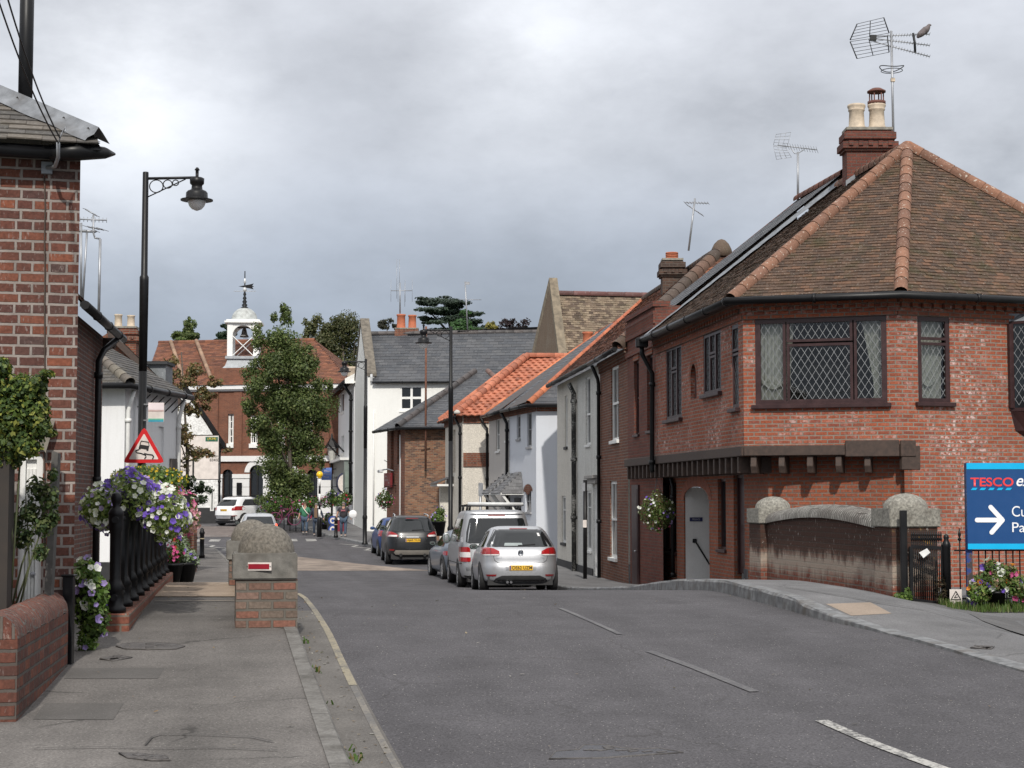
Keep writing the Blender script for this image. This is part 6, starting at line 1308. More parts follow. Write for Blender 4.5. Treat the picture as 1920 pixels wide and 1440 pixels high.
    def mirror(s, y, z, m_, sz=(.20, .09, .13), black=True):
        for sg in (-1, 1):
            x = s.xs(y, z); mb = MB(); c = Vector((sg * (x + .10), y, z + .04)); g = []
            for k in range(9):
                a = -math.pi / 2 + math.pi * k / 8; ca = max(.02, math.cos(a)) ** .6
                g.append([c + Vector((sz[0] / 2 * ca * (abs(math.cos(q)) ** .7) * (1 if math.cos(q) > 0 else -1), sz[1] / 2 * ca * math.sin(q), sz[2] / 2 * math.sin(a))) for q in [2 * math.pi * j / 14 for j in range(14)]])
            mb.grid(g, cu=True); mb.bar((sg * (x - .03), y, z), (sg * (x + .08), y, z + .01), .05, .04); mr = mb.build('mirror', m_, s.t)
            gl_ = MB(); gl_.poly([c + Vector((sz[0] * .4 * math.cos(q), -sz[1] * .44, sz[2] * .38 * math.sin(q))) for q in [2 * math.pi * j / 14 for j in range(14)]]); gl_.build('mirror_glass', glassmat('mirror_glass', (.10, .13, .12), .05, .8), mr)
    def under(s, w, y0, y1, z0=.15, z1=.34): MB().box((0, (y0 + y1) / 2, (z0 + z1) / 2), (w, y1 - y0, z1 - z0)).build('underbody', TRIM, s.t)
    def lampset(s, rows, m_, name='tail_lamp', sides=(-1, 1), off=.012, split=None):
        out = []
        for sg in sides:
            o = s.rear(name, [(z, sg * a, sg * b) for z, a, b in rows], m_[sg] if isinstance(m_, dict) else m_, off); out.append(o)
        return out
# ---- silver hatchback at the kerb
SIL = paint('silver_paint_metallic', (.46, .47, .49))
hb = Car('hatchback', 'silver hatchback parked nearest with round badge on its tailgate', 'car', (.20, 38.0), (-.085, 1), 4.2,
    [(.23, .80, -2.0, 1.95), (.27, .845, -2.07, 2.04), (.42, .875, -2.10, 2.10), (.55, .885, -2.10, 2.12), (.66, .888, -2.07, 2.08), (.76, .885, -2.06, 1.95), (.86, .875, -2.04, 1.50), (.95, .85, -1.99, 1.0), (1.0, .82, -1.94, .86), (1.14, .745, -1.80, .62), (1.30, .665, -1.62, .36), (1.40, .605, -1.46, .12), (1.455, .52, -1.34, -.1), (1.475, .40, -1.1, -.3), (1.48, .2, -.9, -.5)], SIL)
hb.rear('rear_window', [(1.005, -.70, .70), (1.03, -.72, .72), (1.16, -.655, .655), (1.30, -.575, .575), (1.375, -.525, .525)], CARGL, .008)
hb.seam([(-.72, 1.0), (-.73, 1.03), (-.55, 1.385), (.55, 1.385), (.73, 1.03), (.72, 1.0), (-.72, 1.0)], INK, .009, 'window_seal')
hb.rear('brake_light_bar', [(1.40, -.20, .20), (1.42, -.20, .20)], REDD, .012)
for sg in (-1, 1):
    hb.side('side_window', sg, [(1.0, -1.55, .55), (1.15, -1.42, .38), (1.36, -1.18, .02)], CARGL, .008)
lm = hb.lampset([(.805, .50, .80), (.84, .46, .858), (.90, .47, .855), (.965, .60, .838), (.985, .70, .822)], REDL)
for o, sg in zip(lm, (-1, 1)): hb.rear('lamp_lens', [(.805, sg * .50, sg * .80), (.832, sg * .47, sg * .856)], CLRL, .016, par=o); hb.rear('lamp_divider', [(.81, sg * .655, sg * .665), (.97, sg * .655, sg * .665)], INK, .017, par=o)
hb.seam([(-.60, .79), (-.58, .70), (-.52, .655), (.52, .655), (.58, .70), (.60, .79)])
hb.rear('plate_recess', [(.475, -.33, .33), (.60, -.35, .35)], plain('silver_shadow', (.36, .37, .385), .35, metal=.5), .004); hb.plate(.535, 'OE62 UZM')
hb.rear('bumper_grille', [(.235, -.60, .60), (.30, -.56, .56), (.36, -.42, .42)], TRIM, .008)
hb.lampset([(.345, .56, .74), (.385, .54, .77)], REDD, 'bumper_reflector')
bz, y = .86, hb.yr(0, .86) - .012; mb = MB(); mb.tube([(.062 * math.cos(q), y, bz + .062 * math.sin(q)) for q in [2 * math.pi * j / 24 for j in range(24)]], .008, 6, closed=True)
for a, b in (((-.026, .048), (0, .008)), ((0, .008), (.026, .048)), ((-.052, .02), (-.024, -.05)), ((-.024, -.05), (0, .0)), ((0, .0), (.024, -.05)), ((.024, -.05), (.052, .02))): mb.bar((a[0], y - .002, bz + a[1]), (b[0], y - .002, bz + b[1]), .011, .008, up=(0, 1, 0))
em = mb.build('round_badge', CHROME, hb.t); MB().poly([(.058 * math.cos(q), y + .004, bz + .058 * math.sin(q)) for q in [2 * math.pi * j / 24 for j in range(24)]]).build('badge_ground', INK, em)
text('badge_lettering', 'GOLF', CHROME, (-.56, hb.yr(-.5, .735) - .006, .735), (1, 0, 0), (0, 0, 1), .15, .028, hb.t); text('badge_lettering', 'TDI', CHROME, (.44, hb.yr(.5, .735) - .006, .735), (1, 0, 0), (0, 0, 1), .085, .028, hb.t)
mb = MB(); mb.bar((-.05, hb.yr(0, 1.03) - .02, 1.03), (.34, hb.yr(.3, 1.055) - .02, 1.055), .018, .018); mb.build('wiper', INK, hb.t)
PAPER = plain('white_paper', (.75, .75, .74), .7)
hb.rear('paper_sheet', [(1.02, -.36, .06), (1.085, -.34, .04)], plain('paper_behind_glass', (.28, .32, .32), .5), .010); hb.rear('sticker', [(1.24, .42, .47), (1.31, .40, .45)], PAPER, .010); hb.rear('sticker', [(1.06, -.64, -.60), (1.11, -.63, -.59)], PAPER, .010)
hb.wheels((-1.32, 1.25), .315); hb.mirror(.62, .98, TRIM); hb.under(1.45, -1.95, 1.9)
mb = MB(); [mb.tube([(x, -2.0, .225), (x, -2.12, .215)], .028, 8) for x in (-.30, -.22)]; mb.build('exhaust', CHROME, hb.t)
# ---- silver van with ladder rack
VAN = paint('van_silver', (.40, .41, .425))
vn_ = Car('van', 'silver grey van with roof ladder bars parked ahead of the silver hatchback', 'van', (-.36, 43.3), (-.115, 1), 4.85,
    [(.25, .85, -2.36, 2.2), (.30, .90, -2.40, 2.35), (.50, .945, -2.42, 2.40), (.80, .95, -2.40, 2.42), (1.0, .95, -2.38, 2.2), (1.12, .94, -2.36, 1.85), (1.3, .91, -2.32, 1.45), (1.6, .845, -2.22, 1.02), (1.82, .79, -2.14, .72), (1.92, .74, -2.10, .55), (1.965, .62, -2.0, .40), (1.975, .4, -1.9, .2)], VAN, n=9)
vn_.rear('rear_window', [(1.12, -.70, .70), (1.16, -.80, .80), (1.40, -.78, .78), (1.72, -.70, .70), (1.76, -.66, .66)], CARGL, .008); vn_.seam([(.04, 1.14), (.04, 1.76)], plain('pale_wire', (.4, .41, .42), .5), .006, 'window_wire')
vn_.rear('brake_light_bar', [(1.815, -.22, .22), (1.845, -.22, .22)], REDD, .02); vn_.rear('roof_lip', [(1.86, -.70, .70), (1.90, -.66, .66)], VAN, .05)
lm = vn_.lampset([(.66, .70, .935), (.70, .68, .94), (1.00, .70, .94), (1.03, .74, .93)], REDL)
for o, sg in zip(lm, (-1, 1)): vn_.rear('lamp_lens', [(.77, sg * .68, sg * .943), (.90, sg * .69, sg * .943)], CLRL, .017, par=o)
for sg in (-1, 1):
    vn_.side('side_window', sg, [(1.15, -1.9, 1.35), (1.4, -1.85, 1.05), (1.74, -1.75, .62)], CARGL, .008)
    mb = MB(); mb.tube([(sg * (vn_.xs(y, .62) + .004), y, .62) for y in np.linspace(-2.2, 2.0, 14)], .012, 4); mb.build('side_crease', TRIM, vn_.t)
    h = MB(); h.box((sg * .90, -2.36, 1.22), (.06, .06, .12)); h.build('door_hinge', GREYM, vn_.t)
vn_.rear('bumper', [(.30, -.93, .93), (.40, -.94, .94), (.52, -.93, .93)], VAN, .04); vn_.plate(.62, 'LB09 KTU', .0)
vn_.rear('bumper_underside', [(.255, -.8, .8), (.31, -.85, .85)], TRIM, .03)
for y in (-1.75, -1.0, .2):
    mb = MB(); mb.bar((-.74, y, 2.09), (.74, y, 2.09), .05, .05); mb.tube([(-.66, y, 1.93), (-.64, y, 2.09)], .03, 6); mb.tube([(.66, y, 1.93), (.64, y, 2.09)], .03, 6); mb.build('roof_bar', BLACK, vn_.t)
mb = MB(); mb.tube([(-.72, -1.98, 2.125), (.70, -1.98, 2.115)], .042, 10); mb.build('ladder_roller', plain('pale_tube', (.62, .63, .63), .4), vn_.t)
vn_.wheels((-1.55, 1.5), .34, .22); vn_.mirror(1.25, 1.18, plain('mirror_silver', (.4, .41, .42), .3, metal=.6), (.20, .12, .30)); vn_.under(1.5, -2.3, 2.2)
# ---- blue-grey coupe hidden beyond the van
cp = Car('coupe', 'blue grey coupe parked beyond the silver van, only its offside showing', 'car', (-1.0, 49.0), (-.19, 1), 4.25,
    [(.20, .80, -2.0, 1.95), (.26, .87, -2.08, 2.05), (.45, .90, -2.12, 2.12), (.62, .905, -2.10, 2.10), (.74, .90, -2.05, 1.95), (.82, .89, -2.0, 1.6), (.92, .86, -1.92, 1.0), (1.06, .77, -1.75, .75), (1.25, .66, -1.3, .36), (1.36, .56, -.9, .05), (1.42, .4, -.6, -.2), (1.43, .2, -.5, -.3)], paint('blue_grey_paint', (.17, .20, .24)))
cp.rear('rear_window', [(.96, -.62, .62), (1.3, -.5, .5)], CARGL); cp.lampset([(.70, .55, .88), (.82, .60, .885)], REDL); cp.plate(.5, 'HX08 RNO')
for sg in (-1, 1): cp.side('side_window', sg, [(.94, -1.3, .62), (1.1, -1.1, .42), (1.30, -.7, .08)], CARGL, .008)
cp.wheels((-1.3, 1.3), .33, .22, 9); cp.mirror(.62, .95, TRIM); cp.under(1.5, -1.9, 1.9)
# ---- dark grey off-roader
KG = plain('charcoal_paint', (.012, .013, .015), .3, 0, .35, .03, 30, coat=.25)
kg = Car('sport_utility_car', 'dark charcoal high-built car with silver skid plate parked by the brick house', 'car', (-3.47, 60.0), (-.13, 1), 4.5,
    [(.30, .82, -2.12, 2.0), (.36, .90, -2.2, 2.15), (.52, .92, -2.24, 2.22), (.75, .925, -2.22, 2.22), (.95, .92, -2.18, 2.1), (1.05, .91, -2.14, 1.8), (1.14, .88, -2.10, 1.2), (1.3, .80, -2.0, .82), (1.5, .71, -1.86, .42), (1.60, .66, -1.78, .2), (1.665, .58, -1.7, 0), (1.695, .44, -1.5, -.2), (1.70, .2, -1.3, -.4)], KG)
kg.rear('rear_window', [(1.175, -.60, .60), (1.21, -.70, .70), (1.4, -.645, .645), (1.585, -.56, .56)], CARGL, .008)
lm = kg.lampset([(.985, .52, .90), (1.03, .50, .91), (1.10, .58, .885), (1.16, .74, .865)], REDL)
for o, sg in zip(lm, (-1, 1)): kg.rear('lamp_lens', [(.99, sg * .55, sg * .86), (1.05, sg * .54, sg * .80)], CLRL, .017, par=o)
kg.rear('brake_light_bar', [(1.61, -.22, .22), (1.63, -.22, .22)], REDD, .012); kg.plate(.865, 'AJ65 YLG'); kg.rear('skid_plate', [(.36, -.60, .60), (.44, -.66, .66), (.52, -.60, .60)], plain('skid_silver', (.30, .28, .25), .4, metal=.5), .012)
kg.rear('bumper_reflector', [(.50, -.80, -.66), (.55, -.82, -.64)], REDD, .012); kg.seam([(-.62, 1.0), (-.60, .78), (.60, .78), (.62, 1.0)])
text('badge_lettering', 'KUGA', CHROME, (-.60, kg.yr(-.5, .93) - .006, .93), (1, 0, 0), (0, 0, 1), .16, .03, kg.t); kg.rear('chrome_strip', [(.965, -.22, .22), (.985, -.22, .22)], CHROME, .012)
mb = MB(); y = kg.yr(-.42, .40) - .03
for x in (-.42, .42): mb.tube([(x, y + .15, .36), (x, y, .355)], .055, 12)
mb.build('exhaust', plain('sooty_metal', (.06, .06, .06), .4, metal=.7), kg.t)
for sg in (-1, 1):
    kg.side('side_window', sg, [(1.18, -1.75, .72), (1.35, -1.6, .45), (1.55, -1.35, .05)], CARGL, .008); mb = MB(); mb.tube([(sg * .60, -1.5, 1.68), (sg * .58, -1.3, 1.74), (sg * .56, -.2, 1.75), (sg * .56, .0, 1.69)], .02, 6); mb.build('roof_rail', ALU, kg.t)
mb = MB(); mb.bar((-.02, kg.yr(0, 1.22) - .02, 1.22), (.36, kg.yr(.3, 1.235) - .02, 1.235), .025, .02); mb.build('wiper', INK, kg.t)
kg.wheels((-1.35, 1.34), .35, .24); kg.mirror(.80, 1.18, KG, (.24, .12, .18)); kg.under(1.5, -2.1, 2.0, .2, .4)
# ---- blue hatchback
BLP = paint('bright_blue_paint', (.012, .05, .20), .5)
bl = Car('hatchback', 'bright blue hatchback parked ahead of the dark charcoal car', 'car', (-4.28, 66.0), (-.17, 1), 4.0,
    [(.22, .78, -1.9, 1.85), (.28, .83, -1.97, 1.93), (.45, .85, -2.0, 2.0), (.70, .855, -1.97, 1.95), (.86, .84, -1.94, 1.5), (.98, .81, -1.88, .95), (1.15, .73, -1.76, .62), (1.34, .64, -1.6, .25), (1.44, .55, -1.45, -.05), (1.48, .35, -1.2, -.3), (1.485, .2, -1, -.4)], BLP)
bl.rear('rear_window', [(1.02, -.64, .64), (1.38, -.52, .52)], CARGL); bl.lampset([(.78, .62, .835), (1.0, .68, .80)], REDL); bl.plate(.6, 'RX58 AGT')
for sg in (-1, 1): bl.side('side_window', sg, [(1.0, -1.5, .6), (1.15, -1.38, .4), (1.38, -1.1, .02)], CARGL, .008)
bl.wheels((-1.25, 1.25), .31); bl.mirror(.65, .98, BLP); bl.under(1.4, -1.85, 1.85)
# ---- small silver car driving off, brake lamp lit
sm_ = Car('small_car', 'small silver car driving away with its red tail lamps showing past the stone pier', 'car', (-10.75, 73.0), (-.20, 1), 3.7,
    [(.22, .74, -1.75, 1.7), (.30, .80, -1.83, 1.8), (.5, .82, -1.85, 1.85), (.75, .825, -1.82, 1.75), (.9, .81, -1.79, 1.35), (1.0, .785, -1.74, .9), (1.2, .70, -1.6, .55), (1.38, .62, -1.45, .2), (1.46, .52, -1.3, -.1), (1.495, .3, -1.1, -.3)], paint('pale_silver_paint', (.50, .51, .53)))
sm_.rear('rear_window', [(1.03, -.62, .62), (1.36, -.52, .52)], CARGL); sm_.lampset([(.80, .64, .81), (1.05, .68, .765)], {-1: REDL, 1: BRAKE}); sm_.plate(.72, 'GY05 XNE')
for sg in (-1, 1): sm_.side('side_window', sg, [(1.0, -1.4, .5), (1.36, -1.1, .05)], CARGL, .008)
sm_.wheels((-1.18, 1.15), .29); sm_.mirror(.55, 1.0, TRIM); sm_.under(1.35, -1.7, 1.7)
mb = MB(); mb.tube([(-.1, -1.2, 1.47), (-.1, -1.45, 1.85)], .008, 5); mb.build('aerial', INK, sm_.t)
# ---- white crossover crossing the junction
WHP = plain('white_car_paint', (.74, .75, .76), .25, var=.02, coat=.8)
mk = Car('crossover_car', 'white crossover car turning across the junction in front of the town hall', 'car', (-16.45, 97.5), (.58, 1), 4.25,
    [(.28, .82, -2.0, 1.95), (.34, .87, -2.08, 2.05), (.52, .89, -2.12, 2.12), (.75, .895, -2.10, 2.12), (.95, .885, -2.06, 1.9), (1.05, .87, -2.02, 1.5), (1.14, .84, -1.98, 1.0), (1.3, .76, -1.84, .7), (1.48, .68, -1.62, .35), (1.58, .61, -1.5, .1), (1.64, .5, -1.3, -.2), (1.655, .3, -1.1, -.4)], WHP)
mk.rear('rear_window', [(1.14, -.62, .62), (1.2, -.67, .67), (1.5, -.54, .54)], CARGL, .01); mk.lampset([(.88, .56, .875), (1.0, .55, .88), (1.12, .72, .84)], REDL); mk.plate(.90, 'LG16 TKV', 0, .46)
mk.rear('lower_bumper', [(.30, -.86, .86), (.60, -.87, .87)], TRIM, .012); mk.rear('skid_plate', [(.40, -.5, .5), (.55, -.55, .55)], ALU, .02); mk.lampset([(.56, .6, .8), (.60, .6, .8)], REDD, 'bumper_reflector', off=.02)
for sg in (-1, 1): mk.side('side_window', sg, [(1.15, -1.45, .75), (1.3, -1.3, .5), (1.5, -1.0, .1)], CARGL, .01); mk.side('sill_trim', sg, [(.30, -1.8, 1.8), (.42, -1.8, 1.8)], TRIM, .012); mk.side('window_pillar', sg, [(1.16, -.36, -.30), (1.5, -.36, -.30)], TRIM, .014)
mk.wheels((-1.3, 1.28), .345, .22, 9); mk.mirror(.80, 1.12, WHP); mk.under(1.5, -1.9, 1.9)
mb = MB(); mb.box((0, -.4, 1.665), (.9, 1.2, .02)); mb.build('roof_glass', CARGL, mk.t)
# ================================================================ foliage makers
def unit(a): return a / np.linalg.norm(a, axis=-1, keepdims=True)
def leaf_quads(c, nrm, L, W, rg):
    """diamond leaves at points c facing roughly nrm"""
    k = len(c); t = unit(rg.normal(size=(k, 3))); u = unit(np.cross(nrm, t)); v = np.cross(nrm, u)
    L = L[:, None]; W = W[:, None]
    return np.stack([c - u * L * .5, c + v * W * .5 + u * L * .05, c + u * L * .5, c - v * W * .5 + u * L * .05], 1).reshape(-1, 3)
def blob_points(n_, c, r, rg, shell=.45):
    d = unit(rg.normal(size=(n_, 3))); rad = (1 - shell * rg.random(n_) ** 1.4)[:, None]
    return np.array(c) + d * rad * np.array(r), d
def foliage(name, parent, blobs, n_, L, pal, rg, W=.55, shell=.5, jit=.25, m_=None, up=.35):
    vol = np.array([(b[1][0] * b[1][1] * b[1][2]) ** .67 for b in blobs]); vol /= vol.sum(); V = []; C = []
    for b, f in zip(blobs, vol):
        k = max(6, int(n_ * f)); p, d = blob_points(k, b[0], b[1], rg, shell)
        nn = unit(d + rg.normal(size=(k, 3)) * .6 + np.array((0, 0, up))); l = L * rg.uniform(.6, 1.35, k)
        V.append(leaf_quads(p, nn, l, l * W, rg)); base = np.array(pal)[rg.integers(len(pal), size=k)]; tone = (1 + rg.uniform(-.22, .22))
        C.append(base * (1 + rg.uniform(-jit, jit, (k, 1))) * tone)
    return quads_np(name, np.concatenate(V), np.concatenate(C), m_ or LEAF, parent)
def flowers(name, parent, blobs, n_, sz, pal, rg, patchy=True, out=1.0, face=(0, -1, .2)):
    """five-petalled trumpets scattered over the foliage, each petal a face"""
    V = []; C = []; vol = np.array([(b[1][0] * b[1][1] * b[1][2]) ** .67 for b in blobs]); vol /= vol.sum()
    for b, f in zip(blobs, vol):
        k = max(2, int(n_ * f)); p, d = blob_points(k, b[0], np.array(b[1]) * out, rg, .10); sub = [pal[rg.integers(len(pal))] for _ in range(2)] if patchy else pal
        for q, dd in zip(p, d):
            nn = unit(dd + rg.normal(size=3) * .35 + np.array(face) * .5); t = unit(np.cross(nn, rg.normal(size=3))); w = np.cross(nn, t); s_ = sz * rg.uniform(.7, 1.25); col = np.array(sub[rg.integers(len(sub))]) * rg.uniform(.85, 1.1)
            for j in range(5):
                a0, a1, am = [2 * math.pi * x / 5 for x in (j - .48, j + .48, j)]
                f_ = lambda a, r, h: q + (t * math.cos(a) + w * math.sin(a)) * s_ * r + nn * s_ * h
                V += [q - nn * s_ * .15, f_(a0, .48, .18), f_(am, .58, .22), f_(a1, .48, .18)]; C.append(np.clip(col * rg.uniform(.9, 1.08), 0, 1))
    return quads_np(name, np.array(V), np.array(C), PETAL, parent)
GRN = [(.075, .13, .028), (.10, .17, .035), (.055, .10, .022), (.14, .19, .045)]; GRN_D = [(.035, .065, .018), (.05, .085, .022), (.028, .05, .016)]
F_W, F_P, F_PK, F_R, F_Y, F_LP, F_O = (.80, .80, .78), (.17, .095, .50), (.60, .10, .28), (.60, .03, .06), (.62, .42, .03), (.42, .32, .68), (.7, .25, .04)
# ================================================================ street lamps
def make_lamp(label):
    t = thing('street_lamp', label, 'street lamp', (0, 0, 0), 1e-4, 'black street lamps with glass bowls'); Hh_ = 8.15
    MB().lathe([(.14, 0), (.14, .06), (.10, .10), (.092, 1.1), (.11, 1.15), (.11, 1.22), (.078, 1.3), (.076, 4.2)], n_=14).build('base_column', BLACK, t)
    MB().lathe([(.076, 4.2), (.085, 5.98), (.085, 6.06), (.062, 6.1), (.055, Hh_ - .02), (.05, Hh_)], n_=14).build('post', BLACK, t)
    MB().tube([(0, 0, Hh_ - .13), (.97, 0, Hh_ - .11)], .028, 8).build('arm', DKMET, t)
    MB().tube([(0, 0, Hh_ - .52), (.74, 0, Hh_ - .14)], .012, 6).build('brace', BLACK, t)
    for x, r in ((.20, .125), (.41, .082), (.555, .055)): MB().tube([(x + r * math.cos(q), 0, Hh_ - .14 - r - .02 + r * math.sin(q)) for q in [2 * math.pi * j / 18 for j in range(18)]], .011, 5, closed=True).build('scroll_ring', BLACK, t)
    c = (.95, 0, Hh_ - .95); h = MB(); h.lathe([(.30, .38), (.30, .40), (.205, .42), (.20, .53), (.17, .57), (.105, .60), (.095, .68), (.13, .72), (.135, .82), (.10, .84), (.03, .85), (.03, .98), (.05, .99), (.02, 1.04)], c, 18); hd_ = h.build('lamp_head', BLACK, t)
    g = MB(); g.lathe([(.02, .18), (.09, .21), (.14, .27), (.165, .34), (.17, .385)], c, 18); g.build('glass_bowl', plain('frosted_bowl', (.74, .75, .75), .12, var=.05, coat=.6), hd_)
    return t
lp = make_lamp('black street lamp carrying the red triangular sign by the white cottage'); lp.location = (XA(266, 31.2), 31.2, HL(-6, 31.2)); lp.rotation_euler = (0, 0, 1e-4); lp.scale = (1, 1, .935)
for px_, Y, lab in ((845, 58.6, 'black street lamp rising behind the dark hipped roof and parked cars'), (685, 75.0, 'black street lamp standing against the tall white house')):
    c = copy_tree(lp); c['label'] = lab; c.location = (XA(px_, Y), Y, gz(Y) + .1); c.rotation_euler = (0, 0, math.pi - .1); c.scale = (1, 1, 1)
# triangular slippery-road sign
SR = plain('sign_red', (.58, .018, .022), .4, var=.04); SW = plain('sign_white', (.80, .80, .79), .4, var=.03)
ts = thing('warning_sign', 'red bordered white triangle sign with a skidding car on the lamp post', 'road sign', (-6.7, 31.05, 2.3)); sY = 31.04; sx_ = XA(270, sY)
def tri(r, z0, y): c = Vector((sx_, y, z0)); return [c + Vector((r * math.sin(a), 0, r * math.cos(a))) for a in (0, 2 * math.pi / 3, 4 * math.pi / 3)]
zc_ = hz(270, 845, sY)
def rtri(r, y, k=.10):
    pts = []; T = tri(r, zc_, y)
    for i in range(3):
        a, b, c = T[i - 1], T[i], T[(i + 1) % 3]
        for t in (0, .5, 1): pts.append(b.lerp(a, k * (1 - t)) .lerp(b.lerp(c, k * t), .5) if t == .5 else (b.lerp(a, k) if t == 0 else b.lerp(c, k)))
    return pts
mb = MB(); mb.prism(list(reversed(rtri(.445, sY))), (0, .015, 0)); pl_ = mb.build('plate', SR, ts)
mb = MB(); mb.prism(list(reversed(rtri(.315, sY - .004, .05))), (0, .004, 0)); mb.build('plate_face', SW, pl_)
def zz(x, y): return Vector((sx_ + (x - 972) / 3.6 * sY / FPX, sY - .012, zc_ + (1310 - y) / 3.6 * sY / FPX))
mb = MB()
mb.prism([zz(*p) for p in ((937, 1292), (945, 1268), (1008, 1278), (1003, 1310), (992, 1312), (990, 1302), (952, 1295), (948, 1302), (938, 1300))][::-1], (0, .006, 0))
for a, b in (((946, 1268), (955, 1244)), ((955, 1244), (1004, 1252)), ((1004, 1252), (1008, 1278))): mb.bar(zz(*a), zz(*b), .012, .006, up=(0, 1, 0))
for path in (((940, 1302), (918, 1310), (922, 1322), (955, 1328), (985, 1340), (988, 1352), (978, 1365)), ((975, 1328), (1000, 1335), (1030, 1338), (1040, 1350), (1032, 1366))):
    for a, b in zip(path, path[1:]): mb.bar(zz(*a), zz(*b), .018, .006, up=(0, 1, 0))
mb.build('skid_symbol', INK, pl_); mb = MB(); mb.bar((sx_ - .1, sY + .05, zc_ + .1), (sx_ + .1, sY + .05, zc_ + .1), .03); mb.build('clamp', GREYM, ts)
bs = thing('bus_stop_flag', 'small white flag sign with teal foot on the lamp post above the triangle', 'sign', (-6.6, 31.1, 3)); fx0, fx1 = XA(277, 31.1), XA(307, 31.1); fz0, fz1 = hz(290, 791, 31.1), hz(290, 755, 31.1)
mb = MB(); mb.box(((fx0 + fx1) / 2, 31.1, (fz0 + fz1) / 2), (fx1 - fx0, .012, fz1 - fz0)); p = mb.build('panel', SW, bs)
for z0_, z1_, m_ in ((0, .09, plain('teal', (.03, .30, .42), .5)), (.09, .17, plain('mint', (.12, .42, .30), .5)), (.62, .98, plain('faded_pink', (.80, .71, .73), .5)), (.56, .575, plain('faded_red_line', (.7, .35, .35), .5))):
    mb = MB(); mb.box(((fx0 + fx1) / 2, 31.09, fz0 + (fz1 - fz0) * (z0_ + z1_) / 2), ((fx1 - fx0) * .96, .008, (fz1 - fz0) * (z1_ - z0_))); mb.build('stripe', m_, p)
mb = MB(); [mb.box((fx0 - .03, 31.12, z), (.1, .05, .025)) for z in (fz0 + .03, fz1 - .03)]; mb.build('clamp', GREYM, bs)
# ================================================================ bridge parapets with domed stone piers
STONE_L = plain('lichened_stone', (.155, .14, .118), .95, var=.5, vs=34, bmp=1.0, dirt=.6); STONE_R = plain('pale_lichened_stone', (.24, .23, .20), .95, var=.5, vs=30, bmp=1.0, dirt=.55)
STONE_C = plain('grey_cap_stone', (.155, .148, .134), .95, var=.35, vs=9, bmp=.8, dirt=.55)
PAR_L = brick('pier_brick', [(.15, .095, .075), (.18, .10, .075), (.20, .16, .13), (.125, .09, .072), (.24, .10, .07), (.19, .145, .12)], (.16, .145, .125), w=.24, h=.0915, ms=.014, dark=.35, darkc=(.10, .085, .07), bs=1.0)
def f_par(nn):   # weathered parapet: black damp band above, pale lime bloom below, red brick at the foot
    g = geo(nn); uv = uvn(nn); bt = nn('ShaderNodeTexBrick', {'Vector': uv, 'Color1': (0, 0, 0), 'Color2': (1, 1, 1), 'Mortar': (0, 0, 0), 'Scale': 1, 'Mortar Size': .011, 'Mortar Smooth': .25, 'Brick Width': .24, 'Row Height': .080})
    cc = nn.ramp(bt.outputs[0], [(0, (.15, .05, .034)), (.5, (.20, .065, .042)), (1, (.13, .05, .036))]); cc = nn.mix(bt.outputs[1], cc, (.15, .12, .10))
    z = nn.math('ADD', nn('ShaderNodeSeparateXYZ', {0: g}).outputs[2], nn.math('MULTIPLY', nn.math('SUBTRACT', nn.noise(nn.vmath('MULTIPLY', g, (1, 1, .3)), 5, 5, .65), .5), .55))
    bl = nn.math('MULTIPLY', nn.lin(z, .38, .58), nn.lin(z, .86, .68)); cc = nn.mix(nn.math('MULTIPLY', bl, .8), cc, (.36, .31, .255))
    cc = nn.mix(nn.math('MULTIPLY', nn.lin(z, .70, .84), .85), cc, (.05, .032, .025))
    sp = nn.lin(nn.noise(nn.vmath('MULTIPLY', g, (1, 1, .45)), 26, 4, .6), .64, .69); cc = nn.mix(nn.math('MULTIPLY', sp, .75), cc, (.42, .39, .35))
    ol = nn.math('MULTIPLY', nn.lin(nn.noise(g, 9, 5, .7), .60, .66), nn.lin(nn('ShaderNodeSeparateXYZ', {0: g}).outputs[0], 5.0, 5.3)); cc = nn.mix(nn.math('MULTIPLY', ol, .8), cc, (.36, .21, .05))
    return {'Base Color': cc, 'Roughness': .9, 'Specular IOR Level': .2, 'Normal': bump(nn, nn.math('SUBTRACT', nn.noise(g, 30, 4), bt.outputs[1]), .8, .012)}
PAR_R = mat('damp_parapet_brick', f_par)
def pier(par, x, y, zb, zs, zc0, zd, w, rz, bm_, sm_, ov=.035, off=0):
    mb = MB(); mb.box((x, y, (zb - .2 + zs) / 2), (w, w, zs - zb + .2), rz); p = mb.build('pier', bm_, par)
    mb = MB(); mb.box((x - .03 * off, y, (zs + zc0) / 2), (w + ov * 2 * (1 - off), w + ov * 2, zc0 - zs), rz); c = mb.build('cap', STONE_C if sm_ is STONE_L else sm_, p, bev=.012, seg=2)
    mb = MB(); r = w * .47; rr = random.Random(int(y * 10)); rows = []
    for k in range(9):
        q = math.pi / 2 * k / 8; rows.append([(x + r * math.cos(q) * math.cos(a) * (1 + rr.uniform(-.012, .012)), y + r * math.cos(q) * math.sin(a), zc0 + (zd - zc0) * math.sin(q) * (1 + rr.uniform(-.01, .01))) for a in [2 * math.pi * j / 20 for j in range(20)]])
    mb.grid(rows, cu=True); mb.build('dome', sm_, p); return p
